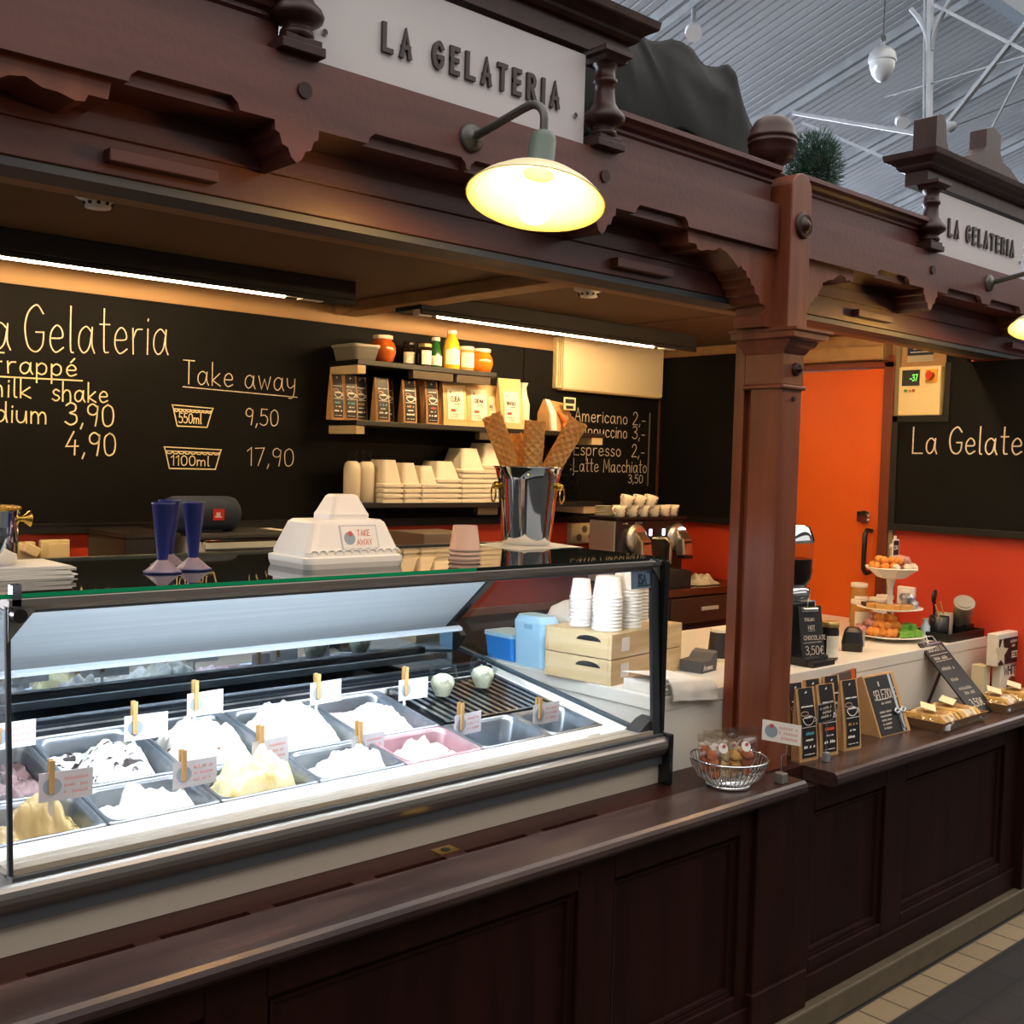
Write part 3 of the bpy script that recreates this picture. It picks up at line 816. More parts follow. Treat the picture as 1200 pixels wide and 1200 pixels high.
# fluorescent tubes under the ceiling, the third one assumed
def tubelight(x0, x1, y, z, xb, label):
    t = thing('tube_light', label, 'tube light', (x0, y, 2.2))
    MB().bx(xb[0], xb[1], y - 0.03, y + 0.13, z + 0.011, 2.2).bx(xb[0], xb[1], y - 0.03, y - 0.022, z - 0.006, z + 0.011).obj('black_channel', BLACKM, t, bevel=0.004)
    MB().cyl((x0, y, z), (x1, y, z), 0.009, 12).obj('tube', WARMTUBE, t, label='glowing warm tube')
    mb = MB().bx(x1 + 0.06, x1 + 0.14, y - 0.015, y + 0.02, z - 0.008, z + 0.014).cyl((x1, y, z), (x1 + 0.06, y, z), 0.004, 8)
    mb.obj('plug', WHITE, t)
tubelight(0.30, 1.86, 3.2, 2.127, (0.2, 2.12), 'warm tube light over the large menu blackboard')
tubelight(2.50, 3.70, 3.2, 2.130, (2.40, 3.97), 'warm tube light over the shelves and the cream wall box')
MB().bx(2.40, 2.46, 3.185, 3.22, 2.12, 2.142).obj('plug', WHITE, bpy.data.objects['tube_light.001'], label='white plug')
tubelight(2.86, 4.10, 2.10, 2.155, (2.80, 4.25), 'assumed warm tube light, hidden behind the beam over the white counter')  # unseen tube, assumed from the lit counter and added to brighten it
# smoke detectors
def detector(x, y, label):
    t = thing('smoke_detector', label, 'smoke detector', (x, y, 2.2))
    MB().lathe([(0.001, -0.05), (0.028, -0.048), (0.034, -0.03), (0.05, -0.026), (0.05, -0.012)], (x, y, 2.2), 24).obj('detector_head', WHITE, t)
    MB().lathe([(0.06, -0.012), (0.06, 0)], (x, y, 2.2), 24).obj('detector_base', CREAM, t)
    mb = MB()
    for k in range(10):
        a = k * pi / 5
        mb.cyl((x + 0.0325 * cos(a), y + 0.0325 * sin(a), 2.163), (x + 0.0305 * cos(a), y + 0.0305 * sin(a), 2.156), 0.004, 6)
    mb.obj('vent_slots', BLACKM, t)
detector(0.98, 2.52, 'white smoke detector on the ceiling over the blue cone holders')
detector(2.62, 2.55, 'white smoke detector on the ceiling next to the cross beam by the shelves')

# black plastic sheeting and greenery on the kiosk roof
def bagf(u, v):
    x = 1.75 + 1.22 * u; y = 2.03 + 0.72 * v
    e = (min(1, u / 0.30) * min(1, (1 - u) / 0.16)) ** 0.6 * (min(1, v / 0.22) * min(1, (1 - v) / 0.3)) ** 0.5
    h = 0.36 + 0.06 * u
    z = 2.432 + e * h + 0.03 * noise.noise(Vector((x * 3, y * 4, 1))) * e
    q = x * 2.2 + y * 1.4
    z += e * 0.022 * (1 - abs(noise.noise(Vector((x * 6.5 + y * 3, y * 5 - x * 2, 9))))) ** 5 + e * 0.05 * (abs(noise.noise(Vector((x * 2.6 + y * 1.5, y * 3.2 - x, 7)))) - 0.25) + e * 0.03 * (1 - abs(noise.noise(Vector((x * 5 - y * 4, y * 2, 3))))) ** 4
    return (x + 0.04 * noise.noise(Vector((x * 5, y * 5, z * 4))), y - 0.05 * e * (1 - v), z)
def sheet_mat():
    m, nt, b = newmat('black_polythene')
    nt.nodes.remove(b)
    df = nt.nodes.new('ShaderNodeBsdfDiffuse'); df.inputs[0].default_value = lin('#08090a')
    gl = nt.nodes.new('ShaderNodeBsdfGlossy'); gl.inputs['Roughness'].default_value = 0.12
    mx = nt.nodes.new('ShaderNodeMixShader'); lw = nt.nodes.new('ShaderNodeLayerWeight'); lw.inputs['Blend'].default_value = 0.35
    p3 = nt.nodes.new('ShaderNodeMath'); p3.operation = 'POWER'; p3.inputs[1].default_value = 2.5
    ml = nt.nodes.new('ShaderNodeMath'); ml.operation = 'MULTIPLY_ADD'; ml.inputs[1].default_value = 0.11; ml.inputs[2].default_value = 0.008
    tc = nt.nodes.new('ShaderNodeTexCoord'); bp = nt.nodes.new('ShaderNodeBump')
    nz = nt.nodes.new('ShaderNodeTexNoise'); nz.noise_type = 'RIDGED_MULTIFRACTAL'
    nz.inputs['Scale'].default_value = 4.5; nz.inputs['Detail'].default_value = 3
    nt.links.new(tc.outputs['Object'], nz.inputs['Vector']); nt.links.new(nz.outputs['Fac'], bp.inputs['Height'])
    bp.inputs['Strength'].default_value = 1.0; bp.inputs['Distance'].default_value = 0.03
    nt.links.new(bp.outputs['Normal'], lw.inputs['Normal']); nt.links.new(lw.outputs['Facing'], p3.inputs[0]); nt.links.new(p3.outputs[0], ml.inputs[0]); nt.links.new(ml.outputs[0], mx.inputs[0])
    nt.links.new(bp.outputs['Normal'], gl.inputs['Normal']); nt.links.new(bp.outputs['Normal'], df.inputs['Normal'])
    nt.links.new(df.outputs[0], mx.inputs[1]); nt.links.new(gl.outputs[0], mx.inputs[2])
    nt.links.new(mx.outputs[0], nt.nodes['Material Output'].inputs[0])
    return m
BAGM = sheet_mat()
mb = MB().grid(bagf, 90, 70)
mb.bx(1.8, 2.92, 2.06, 2.7, 2.3905, 2.42)
mb.obj('plastic_sheet', BAGM, loc=(2.4, 2.3, 2.4), label='crumpled black plastic sheeting heaped on the kiosk roof', cat='plastic sheet')
MB().bx(1.0, 4.4, 1.96, 3.8, 2.245, 2.39).obj('ceiling', mat('kiosk_roof_boards', '#4a3b30', 0.8), kind='structure')
t = thing('fir_garland', 'dark green fir foliage beside the ball finial on the kiosk roof', 'foliage', (2.97, 1.95, 2.428))
mb = MB()
rr = random.Random(3)
for k in range(2600):
    d = Vector((rr.gauss(0, 1), rr.gauss(0, 1), rr.gauss(0, 1))).normalized()
    R0 = 0.055 + 0.035 * rr.random()
    p = Vector((2.965, 1.94, 2.525)) + Vector((d.x * R0 * .9, d.y * R0, d.z * R0 * 1.35))
    q = p + (d + Vector((rr.uniform(-.7, .7), rr.uniform(-.7, .7), rr.uniform(-.4, .9)))) * 0.016
    w = d.orthogonal().normalized() * 0.003
    w2 = d.cross(w).normalized() * 0.0022
    mb.add([p - w, p + w, p + w2, q], [(0, 1, 3), (1, 2, 3), (2, 0, 3)])
mb.obj('needles', mat('fir_green', '#1f4034', 0.6, c2='#2c5440', scale=(30, 30, 30)), t, kind='stuff')
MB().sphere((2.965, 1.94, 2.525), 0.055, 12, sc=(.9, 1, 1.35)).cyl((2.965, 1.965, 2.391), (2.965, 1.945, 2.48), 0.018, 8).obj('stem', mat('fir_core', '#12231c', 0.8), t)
# ================================================================== BACK WALL: blackboards, shelves and what stands on them
BY = YB - 0.022
def chalk(mb, s, x, z, h, w=0.0055, sp=1.0, x1=None, y=BY, slope=0.0):
    if x1 is not None:
        sp = (x1 - x + 0.16 * h) / twidth(s, h)
    mb.text(s, (x, y - 0.0006, z), Vector((1, 0, slope)), ZA, h, w, 0.0008, 0, sp)
t = thing('menu_blackboard', 'large black menu board with chalked take away prices behind the ice cream case', 'blackboard', (1.8, YB, 1.33))
mbd_ = MB().bx(0.15, 3.36, BY, YB, 1.335, 2.12).obj('board', BLACKB, t)
MB().bx(0.15, 3.36, BY - 0.008, YB, 1.325, 1.352).bx(0.15, 3.36, BY - 0.012, BY, 1.352, 1.358).obj('bottom_frame', BFRAME, t)
mb = MB()
chalk(mb, 'La', 1.02, 1.905, 0.145, 0.0042, x1=1.15, slope=0.05)
chalk(mb, 'Gelateria', 1.195, 1.910, 0.15, 0.0042, x1=1.672, slope=0.066)
mb.obj('chalk_lettering', CHALK, mbd_, label='white chalk shop name')
mb = MB()
chalk(mb, 'Frappq', 1.10, 1.838, 0.062, 0.0045, x1=1.365, slope=0.02)
mb.stroke([(0, 0), (1, 0.02)], Vector((1.08, BY - .0006, 1.824)), XA, ZA, -YA, 0.30, 0.0045, 0.0008, 0)
chalk(mb, 'milk', 1.08, 1.763, 0.063, 0.0045, x1=1.22)
chalk(mb, 'shake', 1.285, 1.759, 0.063, 0.0045, x1=1.468, slope=0.02)
chalk(mb, 'Medium', 1.0, 1.683, 0.063, 0.0045, x1=1.27)
chalk(mb, '3,90', 1.327, 1.683, 0.072, 0.0048, x1=1.49)
chalk(mb, '4,90', 1.33, 1.585, 0.075, 0.0048, x1=1.497)
mb.obj('chalk_lettering', CHALKY, mbd_, label='yellowish chalk milk shake prices')
mb = MB()
chalk(mb, 'Take away', 1.735, 1.846, 0.082, 0.0034, x1=2.185)
mb.stroke([(0, 0), (1, -0.02)], Vector((1.735, BY - .0006, 1.834)), XA, ZA, -YA, 0.46, 0.0034, 0.0008, 0)
chalk(mb, '9,50', 1.98, 1.712, 0.06, 0.0032, x1=2.118)
chalk(mb, '17,90', 1.99, 1.562, 0.066, 0.0032, x1=2.188)
mb.obj('chalk_lettering', CHALK, mbd_, label='thin white chalk take away prices')
mb = MB()
def cupdraw(x0, x1, z0, z1, s):
    o = Vector((0, BY - .0006, 0))
    st = lambda pts: mb.stroke(pts, o, XA, ZA, -YA, 1, 0.0038, 0.0008, 0)
    b = (z1 - z0)
    st([(x0, z1), (x1, z1 - 0.004), (x1 - 0.005, z1 - b * .22), (x0 + 0.005, z1 - b * .18), (x0, z1)])
    st([(x0 + 0.005, z1 - b * .18), (x0 + 0.02, z0), (x1 - 0.022, z0), (x1 - 0.005, z1 - b * .22)])
    n = 9
    for k in range(n):
        a = x0 + 0.008 + (x1 - x0 - 0.016) * k / n; c = x0 + 0.008 + (x1 - x0 - 0.016) * (k + 1) / n
        st([(a, z1 - b * .2), (a + (c - a) * .25, z1 - b * .3), (a + (c - a) * .75, z1 - b * .3), (c, z1 - b * .2)])
    chalk(mb, s, x0 + 0.026, z0 + 0.012, 0.034, 0.0034, x1=x1 - 0.045)
cupdraw(1.695, 1.85, 1.695, 1.768, '550ml')
cupdraw(1.668, 1.885, 1.545, 1.62, '1100ml')
mb.obj('chalk_drawings', CHALKY, mbd_, label='chalk drawings of two tubs')

t = thing('coffee_blackboard', 'black coffee price board in the corner, behind the coffee machine', 'blackboard', (3.8, YB, 1.33))
cb_ = MB().bx(3.365, 4.30, BY, YB, 1.335, 2.12).obj('board', BLACKB, t)
MB().bx(3.365, 4.30, BY - 0.008, YB, 1.325, 1.352).obj('bottom_frame', BFRAME, t)
MB().bx(4.232, 4.238, BY - 0.004, BY, 1.50, 1.87).obj('corner_strip', mat('grey_strip', '#8d8b86', 0.4, 0.6), t)
mb = MB()
for s, z, xr in (('Americano', 1.805, 4.07), ('Cappuccino', 1.735, 4.07), ('Espresso', 1.645, 4.03), ('Latte Macchiato', 1.567, 4.225)):
    chalk(mb, s, 3.70, z, 0.062, 0.0034, x1=xr)
mb.obj('chalk_lettering', CHALK, cb_)
mb = MB()
for s, z in (('2,-', 1.805), ('3,-', 1.735), ('2,-', 1.645)):
    chalk(mb, s, 4.11, z, 0.062, 0.0038, x1=4.205)
chalk(mb, '3,50', 4.09, 1.515, 0.04, 0.0032, x1=4.20)
mb.obj('chalk_lettering', CHALK, cb_)

t = thing('side_blackboard', 'plain blackboard between the room corner and the carved post', 'blackboard', (XW, 3.55, 1.33))
MB().bx(XW - 0.03, XW, 3.15, 3.66, 1.345, 2.15).obj('board', BLACKB, t)
MB().bx(XW - 0.036, XW, 3.14, 3.662, 1.33, 1.36).bx(XW - 0.036, XW, 3.14, 3.16, 1.36, 2.15).obj('board_frame', BFRAME, t)
t = thing('side_blackboard', 'blackboard with the chalked shop name, right of the orange door', 'blackboard', (XW, 2.0, 1.36))
mb = MB().prism([(1.79, 1.372), (2.376, 1.372), (2.376, 1.835), (2.16, 1.835), (2.16, 2.14), (2.07, 2.14), (2.07, 2.056), (1.79, 2.056)], 'x', XW - 0.026, XW)
mb.obj('board', BLACKB, t)
mb = MB().bx(XW - 0.034, XW, 1.79, 2.382, 1.36, 1.387).bx(XW - 0.034, XW, 2.355, 2.382, 1.387, 1.842).bx(XW - 0.034, XW, 2.135, 2.382, 1.815, 1.842).bx(XW - 0.034, XW, 2.135, 2.16, 1.842, 2.056)
mb.obj('board_frame', BFRAME, t, bevel=0.002)
mb = MB()
mb.text('La Gelate', (XW - 0.0268, 2.287, 1.686), -YA, ZA, 0.108, 0.0055, 0.0008, 0, (0.448 + .017) / twidth('La Gelate', 0.108))
mb.obj('chalk_lettering', CHALK, t)

# control box and maker's plate right of the door
t = thing('control_box', 'cream wall control panel with a green display and a red switch beside the orange door', 'control panel', (XW, 2.27, 1.84))
MB().bx(XW - 0.05, XW, 2.168, 2.352, 1.842, 2.045).obj('housing', CREAM, t, bevel=0.006)
xf = XW - 0.05
dsp = MB().bx(xf - 0.003, xf, 2.258, 2.335, 1.965, 2.03).obj('display', BLACK, t)
mb = MB(); mb.text('-37', (xf - 0.0032, 2.30, 1.985), -YA, ZA, 0.026, 0.0035, 0.0005, 0, 0.8)
mb.obj('display_digits', emis('green_digits', '#79d860', 1.0), dsp)
mb = MB()
for k in range(3):
    mb.cyl((xf, 2.318 - k * 0.018, 1.945), (xf - 0.006, 2.318 - k * 0.018, 1.945), 0.006, 10, m=k)
mb.obj('buttons', [mat('btn_green', '#3e8a3a', .5), mat('btn_yellow', '#c79a2a', .5), mat('btn_red', '#a8452e', .5)], t)
MB().bx(xf - 0.004, xf, 2.182, 2.232, 1.975, 2.03).obj('switch_plate', mat('switch_yellow', '#d8a23a', 0.5), t)
MB().cyl((xf - 0.004, 2.207, 2.004), (xf - 0.026, 2.207, 2.004), 0.015, 14).bx(xf - 0.03, xf - 0.02, 2.202, 2.212, 1.985, 2.022).obj('rotary_switch', mat('switch_red', '#b8381c', 0.45), t, label='red rotary switch')
t = thing('makers_plate', 'small dark blue and silver notice plate above the cream control panel', 'plate', (XW, 2.28, 2.075))
MB().bx(XW - 0.008, XW, 2.225, 2.34, 2.095, 2.142).obj('blue_plate', mat('plate_navy', '#1c2740', 0.4), t)
MB().bx(XW - 0.007, XW, 2.225, 2.34, 2.068, 2.094).obj('silver_plate', mat('plate_silver', '#b8b2a2', 0.35, 0.5), t)
mb = MB()
mb.stroke([(0, 0), (0.055, 0)], Vector((XW - 0.0085, 2.31, 2.122)), -YA, ZA, -XA, 1, 0.006, 0.0005, 0)
mb.stroke([(0, 0), (0.08, 0)], Vector((XW - 0.0085, 2.325, 2.108)), -YA, ZA, -XA, 1, 0.003, 0.0005, 0)
mb.obj('plate_lettering', PAPER, t)
# light switch on the red wall
t = thing('light_switch', 'white light switch on the red wall behind the tiered sweet stand', 'switch', (XW, 2.30, 1.06))
MB().bx(XW - 0.02, XW, 2.255, 2.335, 1.045, 1.125).obj('switch_plate', WHITE, t, bevel=0.006)
MB().bx(XW - 0.026, XW - 0.02, 2.275, 2.315, 1.06, 1.11).obj('rocker', WHITE, t, bevel=0.002)

# cream wall box (indoor air unit)
t = thing('air_unit', 'cream indoor air conditioner on the wall right of the shelves', 'air conditioner', (3.75, YB, 1.93))
MB().bx(3.545, 4.275, 3.64, YB, 1.947, 2.186).obj('housing', CREAM, t, bevel=0.008)
MB().bx(3.575, 4.28, 3.625, 3.64, 1.947, 2.189).obj('front_panel', mat('cream_panel', '#e6d7b4', 0.45), t, bevel=0.006)
MB().bx(3.552, 3.556, 3.637, 3.64, 1.96, 2.17).bx(3.563, 3.567, 3.637, 3.64, 1.96, 2.17).bx(3.57, 4.26, 3.63, 3.66, 1.941, 1.948).obj('vent_grooves', mat('groove_tan', '#a98f60', 0.6), t)

# wall shelves
SHELF = mat('shelf_black', '#171514', 0.4)
CLEAT = mat('shelf_cleat', '#c9b48c', 0.6, c2='#d2be97', scale=(10, 10, 10))
def shelf(x0, x1, z, label, cl):
    t = thing('wall_shelf', label, 'shelf', ((x0 + x1) / 2, YB, z))
    MB().bx(x0, x1, 3.47, BY, z - 0.02, z).obj('shelf_board', SHELF, t, bevel=0.002)
    for k, (a, b, ya, yb) in enumerate(cl):
        MB().bx(a, b, ya, yb, z - 0.052, z - 0.021).obj('wooden_cleat', CLEAT if yb > 3.6 else mat('cleat_dark', '#4a3d2c', 0.6), t)
shelf(2.335, 3.03, 1.972, 'uppermost black wall shelf carrying the jars and bottles', [(2.338, 2.375, 3.475, 3.665), (2.60, 2.80, 3.475, 3.51), (2.82, 3.0, 3.475, 3.51)])
shelf(2.335, 3.70, 1.744, 'middle black wall shelf carrying the coffee bags', [(2.338, 2.375, 3.475, 3.665), (3.62, 3.69, 3.475, 3.665), (2.95, 3.05, 3.475, 3.505)])
shelf(2.335, 3.70, 1.430, 'lowest black wall shelf carrying the white foam tubs', [(2.338, 2.375, 3.475, 3.665), (3.58, 3.69, 3.475, 3.665), (2.95, 3.06, 3.475, 3.505)])

# jars and bottles of the upper shelf
def jar(name, label, x, y, z, body, lidr, h, mats, lab=None, labmat=None, cat='jar', lidh=0.014, neck=None, group=None):
    t = thing(name, label, cat, (x, y, z), 0, group)
    bdy = MB().lathe([(r, z + zz) for r, zz in body], (x, y, 0), 24).obj('jar_body' if cat == 'jar' else 'bottle_body', mats[0], t)
    if lidr:
        zt = z + body[-1][1]
        MB().lathe([(lidr, zt), (lidr * 1.03, zt + 0.002), (lidr * 1.03, zt + lidh - 0.002), (lidr * 0.96, zt + lidh)], (x, y, 0), 24).obj('lid' if cat == 'jar' else 'cap', mats[1], t)
    if lab:
        z0, z1, a0, a1, r = lab
        n = 14
        mb = MB()
        lo = [(x + r * cos(a0 + (a1 - a0) * i / n), y + r * sin(a0 + (a1 - a0) * i / n), z + z0) for i in range(n + 1)]
        hi = [(p[0], p[1], z + z1) for p in lo]
        mb.loft([lo, hi], caps=False, closed=False, sm=True)
        mb.obj('label', labmat, bdy)
    return t
HONEY = mat('amber_jam', '#a8481a', 0.12, spec=0.6, c2='#c06424', scale=(30, 30, 30))
ORNG = mat('orange_jam', '#d87a1c', 0.15, spec=0.6)
YEL = mat('yellow_juice', '#e8b030', 0.18, spec=0.5)
GRN = mat('green_bottle', '#1f5a28', 0.12, spec=0.6)
DJAR = mat('dark_jar', '#2a201a', 0.12, spec=0.6)
GLIDL = mat('gold_lid', '#c9b070', 0.3, 0.7)
LABW = mat('label_white', '#f0e8d2', 0.6, c2='#e8d9b0', scale=(40, 40, 40), lo=0.55, hi=0.7)
FA, FB = -2.9, -0.9      # label arc facing the room
S1 = 1.972
t = thing('grey_tub', 'translucent grey plastic tub at the near end of the upper shelf', 'tub', (2.375, 3.57, S1))
MB().loft([rrect(0.10, 0.14, 0.015, S1, cx=2.385, cy=3.56), rrect(0.12, 0.16, 0.018, S1 + 0.05, cx=2.385, cy=3.56)]).obj('tub_body', mat('tub_grey', '#6f6c62', 0.4), t)
MB().loft([rrect(0.128, 0.168, 0.018, S1 + 0.05, cx=2.385, cy=3.56), rrect(0.128, 0.168, 0.018, S1 + 0.06, cx=2.385, cy=3.56)]).obj('lid', mat('tub_lid_grey', '#8d897d', 0.4), t)
jar('honey_jar', 'round bellied jar of amber jam on the upper shelf', 2.50, 3.545, S1, [(0.03, 0), (0.04, 0.004), (0.052, 0.04), (0.053, 0.06), (0.045, 0.08), (0.034, 0.088), (0.034, 0.094)], 0.038, 0.1, [HONEY, mat('lid_white', '#e9dcc8', 0.4)])
jar('dark_jar', 'dark jar with white label standing behind on the upper shelf', 2.665, 3.60, S1, [(0.026, 0), (0.028, 0.004), (0.028, 0.08), (0.022, 0.088)], 0.024, 0.1, [DJAR, BLACK], (0.015, 0.06, FA, FB, 0.0288), LABW)
jar('spread_jar', 'dark jar with gold lid and round white label on the upper shelf', 2.70, 3.535, S1, [(0.026, 0), (0.028, 0.004), (0.028, 0.072), (0.023, 0.08)], 0.026, 0.1, [DJAR, GLIDL], (0.01, 0.066, -2.7, -1.1, 0.0288), LABW)
jar('green_bottle', 'slim green bottle with a white cap on the upper shelf', 2.762, 3.545, S1, [(0.025, 0), (0.026, 0.004), (0.026, 0.055), (0.018, 0.085), (0.014, 0.112)], 0.017, 0.12, [GRN, mat('lid_white', '#e9dcc8', 0.4)], (0.012, 0.05, FA, FB, 0.0268), LABW, 'bottle')
jar('juice_bottle', 'plump yellow bottle on the upper shelf', 2.835, 3.535, S1, [(0.034, 0), (0.036, 0.004), (0.036, 0.085), (0.032, 0.11), (0.018, 0.138), (0.018, 0.146)], 0.02, 0.15, [YEL, mat('lid_white', '#e9dcc8', 0.4)], (0.02, 0.08, FA, FB, 0.0368), LABW, 'bottle')
jar('white_jar', 'straight jar with a big white label on the upper shelf', 2.915, 3.535, S1, [(0.03, 0), (0.033, 0.004), (0.033, 0.08), (0.028, 0.088)], 0.031, 0.1, [mat('pale_jam', '#c89a5a', 0.2, spec=0.5), mat('lid_white', '#e9dcc8', 0.4)], (0.015, 0.075, FA, FB, 0.0338), LABW)
jar('orange_jar', 'round bellied jar of orange jam at the far end of the upper shelf', 3.0, 3.54, S1, [(0.03, 0), (0.042, 0.006), (0.051, 0.035), (0.051, 0.055), (0.044, 0.072), (0.036, 0.08), (0.036, 0.086)], 0.04, 0.1, [ORNG, mat('lid_white', '#e9dcc8', 0.4)])

# coffee bags
def squiggle(mb, x, z, w, h, P, m, wd=0.003, seed=1):
    """a short line of print too small to read"""
    rr = random.Random(seed)
    n = max(3, int(w / (h * 0.75)))
    for k in range(n):
        if rr.random() < 0.13: continue
        x0 = x + w * k / n
        a = h * (0.7 + 0.3 * rr.random())
        P([(x0, z), (x0 + w / n * .3, z + a), (x0 + w / n * .62, z + a * .2)], m, wd)
def coffee_bag(name, label, x, y, z, rz, w, d, h, paper, front, kind, ink, group=None, lean=0.0, words=None, seed=0):
    t = thing(name, label, 'coffee bag', (x, y, z), rz, group)
    mb = MB()
    secs = []
    for k in range(9):
        f = k / 8
        dd = d * (1 - 0.92 * max(0, (f - 0.12) / 0.88) ** 1.3) if kind != 'flat' else d * (1 - 0.9 * f)
        ww = w * (1.0 - 0.02 * sin(f * pi))
        yc = lean * f * h
        zz = f * h
        secs.append([(-ww / 2, -dd / 2 + yc, zz), (0, -dd / 2 + yc - 0.004 * sin(f * pi), zz), (ww / 2, -dd / 2 + yc, zz), (ww / 2 - 0.006 * sin(f * pi), yc, zz), (ww / 2, dd / 2 + yc, zz), (-ww / 2, dd / 2 + yc, zz), (-ww / 2 + 0.008 * sin(f * pi), yc, zz)])
    mb.loft(secs)
    mb.obj('bag_body', paper, t, world=False)
    # printed front following the slope
    def F(f):
        dd = d * (1 - 0.92 * max(0, (f - 0.12) / 0.88) ** 1.3) if kind != 'flat' else d * (1 - 0.9 * f)
        return -dd / 2 + lean * f * h - 0.004 * sin(f * pi) - 0.0016
    mg = 0.13 if kind == 'slim' else 0.16
    f0, f1 = (0.05, 1.0) if kind == 'slim' else (0.12, 0.74)
    mb = MB()
    n = 10
    mb.grid(lambda u, v: ((u - .5) * w * (1 - 2 * mg), F(f0 + (f1 - f0) * v), h * (f0 + (f1 - f0) * v)), 1, n, 0, True)
    fl_ = mb.obj('front_label', front, t, world=False)
    mb = MB()
    def P(pts, m, wd=0.0024):
        q = [Vector((px, F(max(0.02, min(1, pz / h))) - 0.0006, pz)) for px, pz in pts]
        for a, b in zip(q[:-1], q[1:]):
            dv = (b - a)
            if dv.length < 1e-5: continue
            e = dv.normalized().cross(YA) * wd / 2
            mb.add([a + e, b + e, b - e, a - e], [(0, 1, 2, 3)], m)
    if kind == 'slim':
        squiggle(mb, -w * .32, h * .74, w * .64, h * .022, P, 0, 0.0022, seed)
        P([(-0.004, h * .93), (0.004, h * .95)], 0, 0.005)
        P([(w * .2 * cos(a / 12 * 2 * pi) - w * .18, h * .655 + h * 0.03 * sin(a / 12 * 2 * pi)) for a in range(13)], 1, 0.003)
        P([(w * .3 * cos(a / 10 * pi + pi), h * .6 + h * .105 * sin(a / 10 * pi + pi)) for a in range(11)], 0, 0.0028)
        for q in range(4):
            P([(-w * .24 + q * w * .05, h * .60 - q * h * .001), (w * .24 - q * w * .05, h * .60 + q * h * .008)], 0, 0.0045)
        P([(w * .3, h * .6), (w * .42, h * .55), (w * .28, h * .53)], 0, 0.002)
        P([(-w * .36, h * .47), (w * .36, h * .47)], 0, 0.002)
        squiggle(mb, -w * .26, h * .36, w * .52, h * .045, P, 2, 0.0042, seed + 1)
        squiggle(mb, -w * .2, h * .28, w * .4, h * .028, P, 0, 0.0025, seed + 2)
        squiggle(mb, -w * .3, h * .18, w * .6, h * .045, P, 0, 0.0038, seed + 3)
        squiggle(mb, -w * .28, h * .09, w * .56, h * .015, P, 0, 0.0016, seed + 4)
    else:
        if words:
            tw = twidth(words, 1.0)
            hh = min(h * .11, w * .42 / tw)
            x0 = -w * .22
            for ch in words:
                adv, sts = GLYPH[ch]
                for q in sts:
                    P([(x0 + a * hh, h * .47 + b * hh * 1.25) for a, b in q], 3, 0.0036)
                x0 += (adv + .16) * hh
        P([(-w * .22, h * .64), (-w * .18, h * .67)], 3, 0.006)
        squiggle(mb, -w * .1, h * .42, w * .28, h * .018, P, 3, 0.0022, seed)
        P([(-w * .22, h * .30), (-w * .02, h * .30)], 2, 0.011)
        squiggle(mb, -w * .22, h * .21, w * .34, h * .016, P, 3, 0.0018, seed + 5)
        squiggle(mb, -w * .22, h * .17, w * .3, h * .014, P, 3, 0.0018, seed + 6)
    mb.obj('print', [PAPER, mat('bean_pink', '#c9a08c', 0.6), ink, mat('print_dark', '#4a3a2a', 0.6)], fl_, world=False)
    return t
INKB = mat('ink_blue', '#58a6b8', 0.6)
INKR = mat('ink_red', '#d2482c', 0.6)
INKT = mat('ink_tan', '#b08a5a', 0.6)
S2 = 1.744
slim = [(2.315, 3.585, 0.065, INKB), (2.375, 3.585, 0.069, INKB), (2.43, 3.60, 0.069, INKT), (2.492, 3.54, 0.075, INKB), (2.565, 3.61, 0.07, INKR), (2.62, 3.535, 0.075, INKT), (2.728, 3.53, 0.072, INKR)]
nm = ['first slim black coffee bag at the near end of the middle shelf', 'second slim black coffee bag on the middle shelf', 'third slim black coffee bag on the middle shelf, set back', 'fourth slim black coffee bag on the middle shelf, at the shelf edge', 'fifth slim black coffee bag on the middle shelf, half hidden behind its neighbours', 'sixth slim black coffee bag on the middle shelf, brown print', 'seventh slim black coffee bag on the middle shelf, red print']
for k, (x, y, w, ink) in enumerate(slim):
    coffee_bag('coffee_bag', nm[k], x, y, S2, -0.04, w * .86, 0.042, 0.172, KRAFT, LABELB, 'slim', ink, 'slim black coffee bags on the middle shelf', seed=k * 7)
big = [(2.855, 3.545, 0.115, 0.21, 'CUBA', 'broad kraft coffee bag, first from the slim black bags, behind the tipped waffle roll'), (2.985, 3.55, 0.115, 0.212, 'CREMA', 'broad kraft coffee bag, second from the slim black bags'), (3.085, 3.60, 0.10, 0.185, 'BRASILE', 'broad kraft coffee bag, third from the slim black bags, half hidden'), (3.165, 3.545, 0.115, 0.216, 'BRASILE', 'broad kraft coffee bag, nearest to the small white bottle')]
for k, (x, y, w, h, s, lb) in enumerate(big):
    coffee_bag('coffee_bag', lb, x, y, S2, -0.12, w, 0.06, h, KRAFTL, LABW, 'wide', INKR, 'broad kraft coffee bags on the middle shelf', words=s, seed=40 + k)
coffee_bag('coffee_bag', 'dull kraft coffee bag standing behind the slim black bags', 2.775, 3.62, S2, 0.1, 0.10, 0.05, 0.2, KRAFT, mat('label_kraft', '#a58a68', 0.7), 'wide', INKR, words=None, seed=77)
jar('milk_bottle', 'small white glass bottle beside the kraft coffee bags', 3.265, 3.56, S2, [(0.028, 0), (0.03, 0.004), (0.03, 0.11), (0.016, 0.16), (0.013, 0.185), (0.021, 0.205)], 0, 0.2, [mat('milk_white', '#efe4cc', 0.2), WHITE], cat='bottle')
t = thing('gift_bag', 'striped paper gift bag with an orange ribbon at the far end of the middle shelf', 'gift bag', (3.45, 3.55, S2), 0.2)
